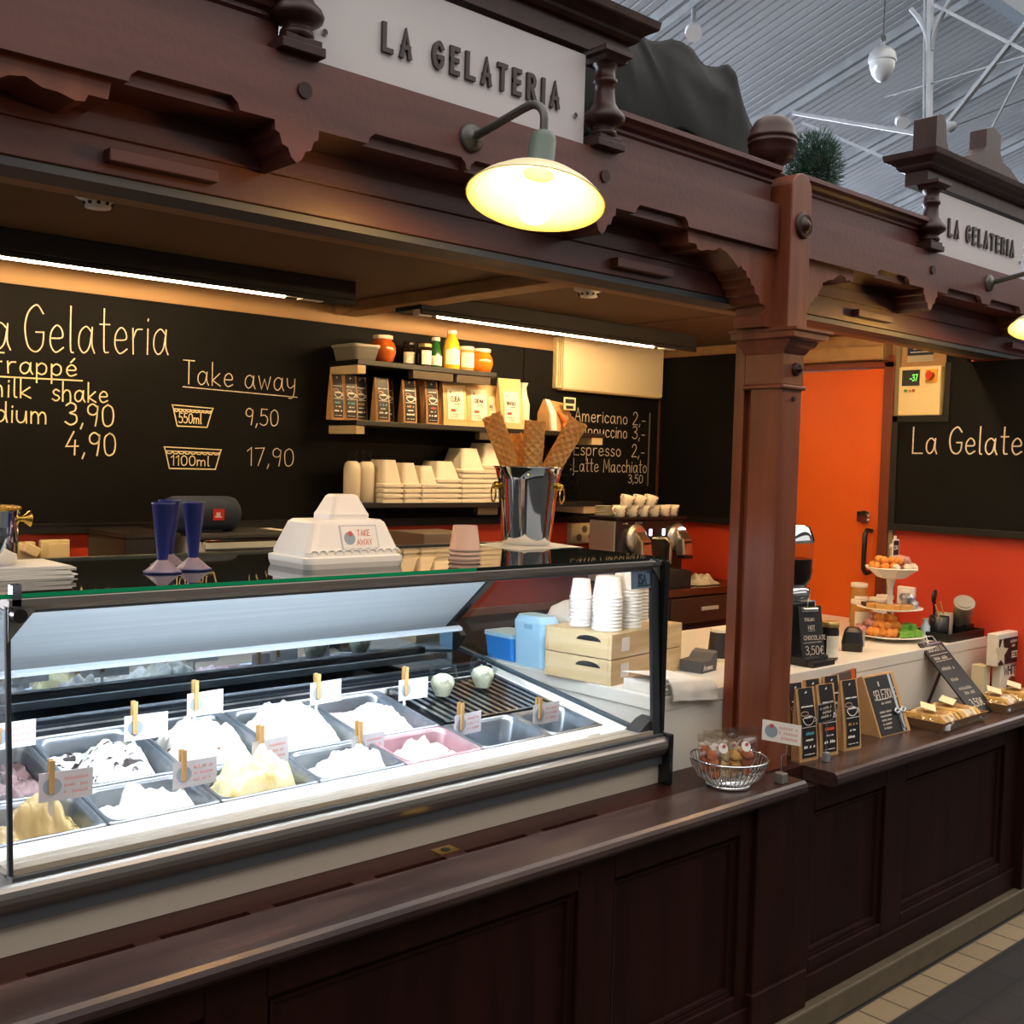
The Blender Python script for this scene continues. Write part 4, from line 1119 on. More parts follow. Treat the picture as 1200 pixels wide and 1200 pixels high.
MB().loft([[(-.085, -.035, 0), (.085, -.035, 0), (.085, .035, 0), (-.085, .035, 0)], [(-.09, -.03, .08), (.09, -.03, .08), (.09, .03, .08), (-.09, .03, .08)], [(-.085, -.004, .14), (.08, -.004, .13), (.08, .004, .13), (-.085, .004, .14)]]).obj('bag_body', KRAFT, t, world=False)
MB().loft([[(-.075, -.0375, 0.004), (-.03, -.0375, 0.004)], [(-.08, -.0325, .08), (-.035, -.0325, .08)], [(-.085, -.0065, .141), (-.05, -.0065, .139)]], caps=False, closed=False).obj('white_stripe', PAPER, t, world=False)
MB().tube([(-.02, -.03, .09), (0.0, -.045, .055), (.03, -.045, .035), (.06, -.04, .03)], 0.008, 8).tube([(0.02, -.043, .05), (.0, -.05, .02)], 0.006, 6).obj('ribbon', mat('ribbon_orange', '#d8631e', 0.5), t, world=False)
t = thing('price_card', 'small black and cream price card clipped above the striped gift bag', 'card', (3.50, 3.505, S2 + 0.1))
MB().bx(3.462, 3.535, 3.503, 3.506, S2 + 0.098, S2 + 0.155, 0).bx(3.47, 3.527, 3.5015, 3.503, S2 + 0.128, S2 + 0.148, 1).bx(3.475, 3.52, 3.5015, 3.503, S2 + 0.104, S2 + 0.118, 1).obj('card_face', [mat('card_cream', '#e6d6ae', 0.6), LABELB], t)
MB().tube([(3.50, 3.506, S2), (3.50, 3.508, S2 + 0.12)], 0.002, 6).obj('card_stick', DGREY, t)

# lowest shelf: milk bottles, stacks of foam tubs, glass dome
S3 = 1.43
for k, x in enumerate((2.367, 2.432)):
    t = thing('milk_bottle', ['white milk bottle at the near end of the lowest shelf', 'white milk bottle second from the near end of the lowest shelf'][k], 'bottle', (x, 3.54, S3), 0, 'milk bottles on the lowest shelf')
    MB().lathe([(0.03, 0), (0.033, 0.004), (0.033, 0.13), (0.028, 0.15), (0.018, 0.158)], (x, 3.54, S3), 24).obj('milk', mat('milk_white', '#efe4cc', 0.2), t)
    MB().lathe([(0.018, 0.158), (0.017, 0.178), (0.021, 0.2)], (x, 3.54, S3), 20, caps=False).obj('glass_neck', CLEAR, t)
def foam_tub_mesh(mb, w, d, h):
    """a tub standing upside down: rim below, body above"""
    mb.loft([rrect(w, d, 0.012, 0), rrect(w, d, 0.012, 0.011), rrect(w * .96, d * .96, 0.012, 0.013), rrect(w * .90, d * .90, 0.012, 0.016), rrect(w * .60, d * .62, 0.012, h), rrect(w * .585, d * .605, 0.012, h - 0.004), rrect(w * .88, d * .88, 0.012, 0.012), rrect(w * .95, d * .95, 0.012, 0.003)], caps=False)
    q = rrect(w * .585, d * .605, 0.012, h - 0.002)
    mb.add(q, [list(range(len(q)))])
    q = rrect(w * .60, d * .62, 0.012, h)
    mb.add(q, [list(range(len(q)))])
def tub_stack(x, y, n, w, d, h, label, pitch=0.0205):
    first = None
    for k in range(n):
        loc = (x, y, S3 + k * pitch)
        if first is None:
            mb = MB(); mb.T = Matrix.Translation(loc); foam_tub_mesh(mb, w, d, h)
            first = mb.obj('foam_tub', FOAM, loc=loc, label=label, cat='tub', group=label)
        else:
            o = first.copy(); COL.objects.link(o); o.location = loc
stacks = [(2.515, 3.545, 4, 0.10, 0.15, 0.105, 'white foam tub in the small stack beside the milk bottles'), (2.612, 3.55, 4, 0.09, 0.15, 0.095, 'white foam tub in the second small stack on the lowest shelf'), (2.70, 3.55, 4, 0.09, 0.15, 0.085, 'white foam tub in the third small stack on the lowest shelf'),
          (2.80, 3.56, 5, 0.135, 0.16, 0.085, 'white foam tub in the shortest stack of large tubs on the lowest shelf'), (2.93, 3.56, 7, 0.135, 0.16, 0.10, 'white foam tub in the taller stack of large tubs, second before the bucket'), (3.065, 3.575, 8, 0.14, 0.15, 0.105, 'white foam tub in the tallest stack of large tubs, partly behind the waffle rolls')]
for s in stacks:
    tub_stack(*s)
for k in range(9):
    z = S3 + k * 0.014
    loc = (3.56, 3.56, z)
    MB().lathe([(0.05, 0), (0.062, 0.004), (0.062, 0.01), (0.057, 0.011), (0.05, 0.004)], loc, 24).obj('clear_bowl', ACRYL, loc=loc, label='clear plastic bowl in the stack at the far end of the lowest shelf', cat='bowl', group='clear bowls on the lowest shelf')
loc = (3.56, 3.56, S3 + 9 * 0.014)
MB().lathe([(0.062, 0.0), (0.06, 0.01), (0.05, 0.03), (0.03, 0.042), (0.001, 0.046)], loc, 24, caps=False).obj('clear_bowl', ACRYL, loc=loc, label='clear plastic bowl upside down on top of the stack of clear bowls', cat='bowl')

# red wall below the boards: sockets
def socket(x0, x1, z0, z1, label, cat='socket', holes=0):
    t = thing('wall_socket', label, cat, ((x0 + x1) / 2, YB, z0))
    MB().bx(x0, x1, YB - 0.03, YB, z0, z1).obj('socket_plate', CREAM, t, bevel=0.006)
    mb = MB()
    if holes:
        for (cx, cz) in [(0.3, 0.3), (0.5, 0.7), (0.75, 0.35)]:
            mb.cyl((x0 + (x1 - x0) * cx, YB - 0.0305, z0 + (z1 - z0) * cz), (x0 + (x1 - x0) * cx, YB - 0.033, z0 + (z1 - z0) * cz), 0.017, 14)
        mb.obj('socket_wells', mat('socket_well', '#6d5d42', 0.6), t)
    else:
        mb.bx(x0 + 0.02, x1 - 0.004, YB - 0.036, YB - 0.03, z0 + 0.01, z1 - 0.012)
        mb.obj('socket_cover', mat('socket_cream', '#e8d2a2', 0.5), t, bevel=0.003)
socket(1.25, 1.345, 1.225, 1.305, 'cream covered wall socket left of the black box')
t = thing('wall_socket', 'cream wall socket with a plugged-in adapter by the canister', 'socket', (1.2, YB, 1.22))
MB().bx(1.13, 1.235, YB - 0.03, YB, 1.215, 1.30).obj('socket_plate', CREAM, t, bevel=0.006)
mb = MB(); mb.T = Matrix.Translation((1.21, YB - 0.05, 1.275)) @ Matrix.Rotation(0.5, 4, 'Y')
mb.bx(-0.025, 0.025, -0.02, 0.02, -0.015, 0.018).obj('adapter', mat('socket_cream', '#e8d2a2', 0.5), t, bevel=0.004)
socket(3.69, 3.87, 1.222, 1.32, 'cream double socket between the bucket and the coffee machine', holes=1)

# back counter with a drawer
t = thing('back_counter', 'dark back counter with a drawer along the rear walls', 'counter', (3.0, 3.3, 0))
MB().bx(0.4, XW - 0.002, 3.055, YB - 0.002, 1.03, 1.062).obj('worktop', mat('brown_worktop', '#4a2416', 0.22, spec=0.6), t, bevel=0.003)
MB().bx(0.4, XW - 0.002, 3.085, YB - 0.002, 0.0, 1.03).obj('carcass', mat('brown_black', '#2a1e17', 0.5), t)
dr = MB().bx(3.72, 4.325, 3.062, 3.085, 0.905, 1.022).obj('drawer', mat('drawer_brown', '#3d2b20', 0.45), t, bevel=0.002)
MB().bx(3.93, 4.05, 3.055, 3.063, 0.958, 0.976).bx(3.94, 4.04, 3.048, 3.056, 0.962, 0.967).obj('drawer_pull', mat('satin_pull', '#d2cdc4', 0.5, 0.2), dr, label='chrome drawer pull')
dr = MB().bx(3.09, 3.71, 3.062, 3.085, 0.905, 1.022).obj('drawer', mat('drawer_brown', '#3d2b20', 0.45), t, bevel=0.002)
MB().bx(3.34, 3.46, 3.055, 3.063, 0.958, 0.976).obj('drawer_pull', CHROME, dr)
BC = 1.062

# speaker, printer, black box, grey box on the back counter
t = thing('black_cabinet', 'low black cabinet behind the blue cone holders', 'cabinet', (1.46, 3.4, BC))
MB().bx(1.36, 1.52, 3.25, 3.55, BC, BC + 0.275).obj('cabinet_body', mat('warm_black', '#1d1512', 0.45), t, bevel=0.004)
MB().bx(1.352, 1.53, 3.24, 3.56, BC + 0.275, BC + 0.287).obj('cabinet_top', mat('warm_black', '#1d1512', 0.45), t)
PB = BC + 0.028
t = thing('receipt_printer', 'white and chrome wide machine under the blue loudspeaker', 'printer', (1.78, 3.3, BC))
MB().bx(1.56, 1.92, 3.22, 3.45, BC, PB + 0.19).obj('dark_body', BLACK, t)
MB().prism([(1.535, BC), (1.565, BC), (1.59, PB + 0.20), (1.56, PB + 0.25)], 'y', 3.18, 3.45).obj('side_cheek', WHITE, t, bevel=0.006)
MB().prism([(1.90, BC), (1.985, BC), (1.985, PB + 0.23), (1.97, PB + 0.255), (1.90, PB + 0.255)], 'y', 3.18, 3.45).obj('side_cheek', WHITE, t, bevel=0.006)
MB().bx(1.58, 1.90, 3.17, 3.45, PB + 0.205, PB + 0.24).obj('chrome_bar', CHROME, t, bevel=0.008)
MB().bx(1.585, 1.90, 3.2, 3.45, PB + 0.24, PB + 0.258).obj('top_cover', DGREY, t, bevel=0.006)
MB().bx(1.915, 1.975, 3.172, 3.182, PB + 0.14, PB + 0.19).obj('button_panel', DGREY, t)
zc = PB + 0.258 + 0.058
t = thing('loudspeaker', 'dark blue drum shaped loudspeaker with a red badge', 'loudspeaker', (1.67, 3.30, PB + 0.258))
mb = MB(); mb.T = Matrix.Translation((1.63, 3.30, zc)) @ Matrix.Rotation(pi / 2, 4, 'Y')
mb.lathe([(0.04, -0.118), (0.052, -0.112), (0.057, -0.095), (0.058, 0), (0.057, 0.095), (0.052, 0.112), (0.04, 0.118)], (0, 0, 0), 32)
mb.obj('fabric_body', mat('navy_fabric', '#1f2a3c', 0.75, c2='#26334a', scale=(300, 300, 300)), t)
mb = MB(); mb.T = Matrix.Translation((1.63, 3.30, zc)) @ Matrix.Rotation(pi / 2, 4, 'Y')
mb.lathe([(0.039, -0.122), (0.044, -0.118), (0.044, -0.112)], (0, 0, 0), 24).lathe([(0.044, 0.112), (0.044, 0.118), (0.039, 0.122)], (0, 0, 0), 24)
mb.obj('end_cap', BLACK, t)
bdg = MB().bx(1.642, 1.679, 3.238, 3.243, zc - 0.018, zc + 0.018).obj('badge', mat('badge_red', '#d8301c', 0.4), t, label='red square badge')
mb = MB(); mb.text('JBL', (1.648, 3.2378, zc - 0.008), XA, ZA, 0.014, 0.0028, 0.0005, 0, 0.9)
mb.obj('badge_lettering', PAPER, bdg)
MB().bx(1.57, 1.69, 3.27, 3.33, PB + 0.256, PB + 0.266).obj('foot', BLACK, t)
t = thing('till_box', 'plain grey box behind the stacked paper cups', 'box', (2.56, 3.3, BC))
MB().bx(2.46, 2.70, 3.2, 3.42, BC, BC + 0.267).obj('box_body', mat('till_grey', '#7a6a5c', 0.5), t, bevel=0.004)
MB().bx(2.62, 2.635, 3.197, 3.2, BC + 0.225, BC + 0.25).obj('box_slot', BLACK, t)

# coffee machine with cups on top
CX0, CX1, CY0, CY1, CZ = 3.557, 4.02, 3.22, 3.405, 1.372
t = thing('coffee_machine', 'black twin-head capsule coffee machine with chrome spouts', 'coffee machine', (3.8, 3.35, BC))
MB().bx(CX0, CX1, CY0 + 0.03, CY1, BC, CZ - 0.012).obj('machine_body', BLACK, t, bevel=0.008)
MB().bx(3.547, CX0, CY0 + 0.032, CY1, BC + .02, CZ - 0.016).obj('side_panel', mat('tank_silver', '#a5a29b', 0.35, 0.6), t, bevel=0.006)
MB().bx(3.545, CX1 + 0.01, CY0 + 0.02, CY1 + 0.01, CZ - 0.012, CZ).obj('cup_tray', BLACK, t, bevel=0.003)
MB().bx(3.57, 3.90, CY0 - 0.12, CY0 + 0.03, BC, BC + 0.075).bx(3.58, 3.89, CY0 - 0.11, CY0 + 0.02, BC + 0.075, BC + 0.08).obj('drip_tray', BLACKM, t, bevel=0.004)
for k, hx in enumerate((3.68, 3.965)):
    hd = MB()
    T = Matrix.Translation((hx, CY0 + 0.03, CZ - 0.095)) @ Matrix.Rotation(pi / 2, 4, 'X')
    hd.T = T
    hd.lathe([(0.064, 0), (0.066, 0.01), (0.060, 0.02), (0.05, 0.024)], (0, 0, 0), 28)
    h = hd.obj('brew_head', mat('satin_silver', '#cfccc6', 0.28, 0.9), t, label='round silver brew head')
    sp = MB().loft([[(hx - .03, CY0 + 0.012, CZ - .065), (hx + .03, CY0 + 0.012, CZ - .065), (hx + .03, CY0 - 0.005, CZ - .065), (hx - .03, CY0 - 0.005, CZ - .065)], [(hx - .035, CY0 + 0.01, CZ - .11), (hx + .035, CY0 + 0.01, CZ - .11), (hx + .035, CY0 - 0.04, CZ - .10), (hx - .035, CY0 - 0.04, CZ - .10)], [(hx - .036, CY0 + 0.0, CZ - .175), (hx + .036, CY0 + 0.0, CZ - .175), (hx + .036, CY0 - 0.05, CZ - .17), (hx - .036, CY0 - 0.05, CZ - .17)]])
    sp.obj('spout_cover', mat('champagne_metal', '#b7a88e', 0.25, 0.9), h, bevel=0.01)
    MB().bx(hx - .018, hx + .02, CY0 - 0.047, CY0 - 0.03, CZ - .118, CZ - .108).obj('spout_slot', BLACK, h)
    MB().bx(hx - .03, hx + .03, CY0 - 0.05, CY0 - 0.01, CZ - .19, CZ - .176).obj('spout_nozzle', BLACK, h)
MB().tube([(3.80, CY0 + .03, CZ - .1), (3.83, CY0 - .02, CZ - .095), (3.855, CY0 - .03, CZ - .115), (3.855, CY0 - .03, CZ - .21)], 0.009, 10).obj('steam_spout', mat('champagne_metal', '#b7a88e', 0.25, 0.9), t)
mb = MB()
for cx in (3.785, 3.875):
    mb.bx(cx - .008, cx + .008, CY0 + 0.027, CY0 + 0.03, CZ - .085, CZ - .055)
for a in range(3):
    mb.bx(3.955 + a * .016, 3.965 + a * .016, CY0 + .0, CY0 + .006, CZ - .06 + a % 2 * .006, CZ - .053 + a % 2 * .006)
mb.obj('indicator_lights', emis('indicator_white', '#f4f2ff', 2.0), t)
mb = MB()
squiggle(mb, 3.60, CZ - 0.03, 0.03, 0.006, lambda pts, m, wd: mb.stroke(pts, Vector((0, CY0 + 0.0295, 0)), XA, ZA, -YA, 1, 0.0016, 0.0004, 0), 0, 0.0016, 4)
squiggle(mb, 3.68, CZ - 0.028, 0.045, 0.006, lambda pts, m, wd: mb.stroke(pts, Vector((0, CY0 + 0.0295, 0)), XA, ZA, -YA, 1, 0.0016, 0.0004, 0), 0, 0.0016, 5)
mb.obj('machine_lettering', PAPER, t)
CUPM = mat('porcelain', '#efe6cf', 0.25, spec=0.6)
def cup_parts(t):
    MB().lathe([(0.018, 0), (0.024, 0.002), (0.030, 0.03), (0.034, 0.052), (0.032, 0.052), (0.027, 0.03), (0.016, 0.006)], (0, 0, 0), 20, caps=True).obj('cup_body', CUPM, t, world=False)
    MB().tube([(-0.030, 0, 0.045), (-0.042, 0, 0.046), (-0.05, 0, 0.035), (-0.044, 0, 0.022), (-0.028, 0, 0.016)], 0.0035, 8).obj('handle', CUPM, t, world=False)
    mb = MB(); 
    P = lambda pts: mb.stroke(pts, Vector((0, -0.0335, 0)), XA, ZA, -YA, 1, 0.003, 0.0006, 0)
    P([(-0.006, 0.018), (0.006, 0.018)]); P([(-0.005, 0.022), (0.004, 0.022), (0.006, 0.032), (-0.003, 0.034)]); P([(0.0, 0.036), (0.005, 0.042)])
    mb.obj('cup_logo', LABELB, t, world=False)
cups = [(3.605, 3.28, 0, 0.1), (3.68, 3.275, 0, .1), (3.755, 3.275, 0, 0.1), (3.83, 3.275, 0, 0.1), (3.90, 3.27, 0, 0.0), (3.98, 3.29, 0, 0.0)]
ups = [(3.635, 3.272, 1, 0.1), (3.715, 3.27, 1, 0.1), (3.79, 3.27, 1, 0.1)]
base = None
for k, (x, y, up, rz) in enumerate(cups + ups):
    lb = 'white espresso cup with a dark logo, in the lower row on the coffee machine' if not up else 'white espresso cup tilted in the upper row on the coffee machine'
    loc = (x, y, CZ + (0.043 if up else 0))
    if base is None:
        base = thing('espresso_cup', lb, 'cup', loc, rz, 'espresso cups, lower row'); cup_parts(base); o = base
    else:
        o = dup(base, loc, rz, lb, 'espresso cups, upper row' if up else 'espresso cups, lower row')
    if up:
        o.rotation_euler = (0.05, 0.32, rz)
t = None
for k in range(6):
    loc = (3.605, 3.36, CZ + k * 0.008)
    MB().lathe([(0.03, 0), (0.05, 0.005), (0.052, 0.007), (0.03, 0.003)], loc, 24).obj('saucer', CUPM, loc=loc, label='white saucer in the stack at the near end of the coffee machine', cat='saucer', group='saucers on the coffee machine')
mb = MB()
def cl(u, v):
    x = 3.955 + 0.17 * u; y = 3.10 + 0.12 * v
    e = sin(u * pi) * sin(v * pi)
    return (x, y, BC + 0.004 + e ** 0.6 * (0.035 + 0.03 * noise.noise(Vector((x * 30, y * 30, 0)))))
mb.grid(cl, 24, 18); mb.grid(lambda u, v: (3.955 + .17 * u, 3.10 + .12 * v, BC + 0.002), 2, 2)
mb.obj('dish_cloth', mat('cloth_grey', '#c9bfa8', 0.85, c2='#a89c84', scale=(60, 20, 20)), loc=(4.04, 3.16, BC), label='crumpled pale dish cloth on the back counter by the post', cat='cloth')
# ================================================================== THE ICE CREAM DISPLAY CASE
A0, A1 = 0.600, 2.285
DT = 0.147
def dz(y): return 0.88 + DT * (y - 1.99)
CASEW = mat('case_white', '#e9e4da', 0.4)
MIRR = mat('tinted_mirror', '#a4b0bc', 0.03, 1.0)
t = thing('display_case', 'glass fronted ice cream display case with grey bumper and white plinth', 'display case', (1.44, 2.35, 0.747))
CASE = t
MB().bx(0.42, 2.283, 1.893, 2.86, 0.7475, 0.802).obj('kick_panel', mat('kick_beige', '#b5a899', 0.45), t)
MB().bx(0.42, 2.283, 1.881, 2.86, 0.802, 0.828).obj('grey_strip', ALUD, t)
prof = [(1.95, 0.826), (1.88, 0.826), (1.874, 0.828), (1.868, 0.836), (1.862, 0.848), (1.86, 0.858), (1.862, 0.868), (1.867, 0.874), (1.876, 0.877), (1.95, 0.877)]
MB().prism(prof, 'x', 0.42, 2.27).obj('bumper', ALU, t)
MB().bx(A0, 2.27, 1.878, 1.91, 0.876, 0.884).obj('glass_channel', ALUD, t)
MB().prism([(1.89, 0.883), (1.89, 0.894), (1.93, 0.889), (1.934, 0.891), (1.98, 0.8805), (1.98, 0.87)], 'x', A0, 2.25).obj('front_sill', mat('sill_shaded', '#9d9282', 0.4), t)  # darker colour stands in for shade outside the strip light
# deck round the pans
mb = MB()
def dstrip(x0, x1, y0, y1, m=0, th=0.02):
    mb.loft([[(x0, y0, dz(y0) - th), (x1, y0, dz(y0) - th), (x1, y1, dz(y1) - th), (x0, y1, dz(y1) - th)], [(x0, y0, dz(y0)), (x1, y0, dz(y0)), (x1, y1, dz(y1)), (x0, y1, dz(y1))]], m)
dstrip(A0, 2.262, 1.978, 2.032)
dstrip(2.202, 2.262, 2.032, 2.60)
dstrip(A0, 2.202, 2.4935, 2.60)
mb.obj('deck', CASEW, t)
MB().bx(A0, 2.262, 1.96, 2.86, 0.822, 0.832).bx(A0, 2.262, 2.60, 2.86, 0.832, 0.86).obj('well_floor', mat('well_grey', '#5f666c', 0.4, 0.3), t)
MB().bx(A0, 2.2, 2.505, 2.53, dz(2.5), 0.978).bx(A0, 2.2, 2.53, 2.56, dz(2.5), 0.985).obj('rear_bar', mat('rear_bar_black', '#10161d', 0.25), t)
MB().bx(A0, 2.2, 2.503, 2.507, 0.968, 0.973).obj('rear_bar_trim', STEEL, t)
MB().bx(A0, 2.2, 2.70, 2.706, 0.90, 1.06).obj('rear_mirror', MIRR, t, label='dark mirroring rear glass')
# sloping back flap of brushed steel
mb = MB()
p0, p1 = (2.452, 1.338), (2.822, 1.025)
mb.prism([p0, p1, (p1[0] + 0.012, p1[1] + 0.012), (p0[0] + 0.012, p0[1] + 0.012)], 'x', A0, 2.235)
mb.obj('back_flap', BRUSH, t, label='brushed steel sloping back flap')
MB().prism([(2.694, 1.057), (2.694, 1.066), (2.71, 1.072), (2.71, 1.057)], 'x', A0, 2.235).obj('flap_edge', mat('flap_edge', '#dbe4ea', 0.3, 0.3), t)
MB().prism([(2.44, 1.338), (2.80, 1.035), (2.80, 1.012), (2.83, 1.012), (2.85, 1.03), (2.47, 1.352)], 'x', 2.235, 2.262).prism([(2.74, 0.985), (2.70, 1.04), (2.76, 1.09), (2.83, 1.03), (2.83, 0.985)], 'x', 2.236, 2.258).obj('end_bracket', mat('bracket_black', '#16181b', 0.35), t)
MB().prism([(2.50, 1.30), (2.515, 1.312), (2.78, 1.085), (2.765, 1.073)], 'x', 2.262, 2.266).obj('bracket_trim', STEEL, t)
# rail, glass, top
MB().prism([(1.905, 1.349), (1.905, 1.336), (1.912, 1.327), (1.955, 1.327), (1.96, 1.349)], 'x', A0, 2.27).obj('top_rail', ALU, t, bevel=0.002)
MB().bx(A0, 2.26, 1.913, 1.953, 1.3225, 1.327).obj('rail_gasket', ALUD, t)
MB().bx(A0 + 0.03, 2.24, 2.06, 2.10, 1.3325, 1.349).bx(A0 + 0.03, 2.24, 2.066, 2.0705, 1.305, 1.3325).obj('assumed_lamp_housing', ALUD, t)  # unseen housing, its front plate added to shade the front labels and sill
MB().prism([(2.071, 1.332), (2.071, 1.315), (2.094, 1.332)], 'x', A0 + 0.03, 2.24).obj('assumed_lamp_strip', LEDM, t, label='assumed cold white strip light')  # strip out of view, assumed from the cold light in the case
MB().bx(A0 - 0.03, 2.285, 1.909, 2.455, 1.349, 1.357).obj('top_glass', TOPG, t, label='black glass top')
MB().bx(A0 - 0.03, 2.283, 2.455, 2.475, 1.343, 1.361).obj('rear_rail', mat('rear_rail_olive', '#4b5048', 0.4, 0.3), t)
MB().bx(A0 - 0.03, 1.62, 1.9065, 1.909, 1.3495, 1.3568).obj('glass_edge', GREENE, t, label='green shining glass edge')
MB().loft([[(A0 + 0.01, 1.893, 0.886), (2.255, 1.893, 0.886), (2.255, 1.919, 1.33), (A0 + 0.01, 1.919, 1.33)], [(A0 + 0.01, 1.897, 0.886), (2.255, 1.897, 0.886), (2.255, 1.923, 1.33), (A0 + 0.01, 1.923, 1.33)]]).obj('front_glass', CLEAR, t)
for xx, nmx in ((2.262, 'side_glass'), (A0 + 0.004, 'side_glass')):
    MB().prism([(1.90, 0.886), (1.925, 1.335), (2.45, 1.335), (2.79, 1.045), (2.74, 0.995), (1.99, 0.89)], 'x', xx, xx + 0.004).obj(nmx, CLEAR, t)
MB().prism([(1.96, 0.885), (2.76, 1.0025), (2.76, 0.9925), (1.96, 0.875)], 'x', 2.252, 2.268).obj('side_glass_channel', mat('seal_dark', '#2a3a44', 0.35), t)
def endframe(x0, x1, xa, sgn):
    mb = MB()
    mb.loft([[(x0, 1.888, 0.885), (x1, 1.888, 0.885), (x1, 1.902, 0.885), (x0, 1.902, 0.885)], [(x0, 1.914, 1.335), (x1, 1.914, 1.335), (x1, 1.928, 1.335), (x0, 1.928, 1.335)]])
    mb.obj('end_frame', mat('frame_grey', '#3d4146', 0.3, 0.5), t, bevel=0.003)
    mb = MB()
    q = [(xa, 1.295), (xa, 1.335), (xa - sgn * 0.035, 1.335)] if sgn > 0 else [(xa, 1.275), (xa, 1.335), (xa - sgn * 0.05, 1.335)]
    mb.prism(q, 'y', 1.9085, 1.9125)
    mb.obj('corner_bracket', ALU, t)
endframe(2.24, 2.268, 2.268, 1)
endframe(A0 - 0.002, A0 + 0.006, A0, -1)
MB().bx(2.27, 2.287, 1.856, 1.93, 0.7475, 0.885).bx(2.27, 2.287, 1.89, 1.93, 0.885, 1.349).bx(2.272, 2.284, 1.93, 2.85, 0.7475, 0.87).obj('end_post', mat('end_post_black', '#0f1113', 0.25), t, bevel=0.003)
MB().prism([(2.195, 0.892), (2.262, 0.892), (2.262, 0.925), (2.235, 0.918)], 'y', 1.90, 1.95).obj('corner_foot', mat('frame_grey', '#3d4146', 0.3, 0.5), t)
MB().cyl((A0 + 0.012, 1.904, 1.322), (A0 + 0.012, 1.885, 1.322), 0.012, 16).obj('clamp_knob', BLACK, t)
MB().cyl((2.245, 1.906, 1.345), (2.245, 1.897, 1.345), 0.008, 14).obj('clamp_screw', CHROME, t)
MB().bx(A0 + 0.005, A0 + 0.02, 1.905, 1.925, 1.335, 1.372).obj('glass_clamp', CHROME, t)
MB().loft([[(2.158, 1.9115, 1.276), (2.236, 1.9115, 1.276), (2.236, 1.9145, 1.327), (2.158, 1.9145, 1.327)], [(2.158, 1.9125, 1.276), (2.236, 1.9125, 1.276), (2.236, 1.9155, 1.327), (2.158, 1.9155, 1.327)]]).obj('makers_sticker', mat('sticker_grey', '#5d7186', 0.5), t)
mb = MB(); mb.text('ISA', (2.186, 1.9119, 1.289), XA, Vector((0, 0.058, 1)), 0.025, 0.005, 0.0004, 0, 0.85)
mb.stroke([(0.0, 0), (0.049, 0), (0.049, 0.035), (0.034, 0.035)], Vector((2.184, 1.9113, 1.284)), XA, Vector((0, .058, 1)), -YA, 1, 0.003, 0.0004, 0)
mb.obj('sticker_lettering', mat('ink_navy', '#1c2940', 0.5), t)
MB().bx(2.09, 2.135, 1.985, 2.005, dz(1.99), dz(1.99) + 0.004).obj('thermometer', PAPER, t)
MB().prism([(2.33, 0.935), (2.699, 1.06), (2.699, 0.96), (2.5, 0.957)], 'x', 2.203, 2.206).obj('acrylic_guard', ACRYL, t)

# rack at the back right: steel bars over dark
t = thing('slotted_rack', 'slotted dark rack in the rear right corner of the case', 'rack', (1.99, 2.35, dz(2.35)), 0, None, atan(DT))
mb = MB()
for k in range(15):
    x = -0.195 + k * 0.0275
    mb.bx(x, x + 0.013, -0.135, 0.135, -0.006, 0.004)
mb.bx(-0.2, 0.2, -0.14, -0.132, -0.008, 0.004).bx(-0.2, 0.2, 0.132, 0.14, -0.008, 0.004)
mb.obj('rack_bars', STEEL, t, world=False)
MB().bx(-0.2, 0.2, -0.14, 0.14, -0.03, -0.018).obj('rack_tray', mat('rack_dark', '#1c2126', 0.35), t, world=False)

# steel pans
TILT = atan(DT)
def pan(x0, x1, y0, y1, label, depth=0.10, steel=None):
    cx, cy = (x0 + x1) / 2, (y0 + y1) / 2
    loc = (cx, cy, dz(cy) + 0.001)
    w, d = x1 - x0 - 0.002, (y1 - y0 - 0.002) / cos(TILT)
    mb = MB(); mb.T = Matrix.Translation(loc) @ Matrix.Rotation(TILT, 4, 'X')
    mb.loft([rrect(w - .05, d - .05, .02, -depth), rrect(w - .022, d - .022, .03, -0.004), rrect(w, d, .008, -0.003), rrect(w, d, .008, 0.0), rrect(w - .012, d - .012, .026, 0.002), rrect(w - .018, d - .018, .028, 0.0), rrect(w - .028, d - .028, .03, -0.012), rrect(w - .056, d - .056, .03, -depth + 0.002)], sm=True, caps=False)
    q = rrect(w - .056, d - .056, .03, -depth + 0.002)
    mb.add(q, [list(range(len(q)))])
    q = rrect(w - .05, d - .05, .02, -depth)
    mb.add(q, [list(range(len(q)))])
    return mb.obj('steel_pan', steel or PANM, loc=loc, label=label, cat='pan')
PANM = mat('pan_steel', '#8f959b', 0.3, 0.9, c2='#9ba1a7', scale=(5, 40, 5))
XB = [0.590, 0.825, 1.06, 1.296, 1.532, 1.768, 2.004, 2.201]
YF0, YF1, YK0, YK1 = 2.033, 2.205, 2.207, 2.4925
fl = ['steel pan of coffee coloured ice cream, front row at the canister end', 'steel pan of white ice cream, second in the front row', 'steel pan of cream yellow ice cream, third in the front row', 'steel pan of white ice cream, fourth in the front row', 'steel pan stained pink, fifth in the front row', 'empty steel pan in the front row beside the pink one', 'empty steel pan in the front row at the post end']
bl_ = ['steel pan of chocolate ice cream in the back row, canister end', 'steel pan of chocolate flecked ice cream in the back row', 'steel pan of ice cream with brown bits, third in the back row', 'steel pan of lemon ice cream, fourth in the back row', 'steel pan of pale strawberry ice cream beside the slotted rack']
PINKP = mat('pan_pink_stain', '#b08a90', 0.35, 0.6, c2='#c49fa4', scale=(14, 14, 14))
for k in range(7):
    pan(XB[k], XB[k + 1], YF0, YF1, fl[k], steel=PINKP if k == 4 else None)
for k in range(5):
    pan(XB[k], XB[k + 1], YK0, YK1, bl_[k])

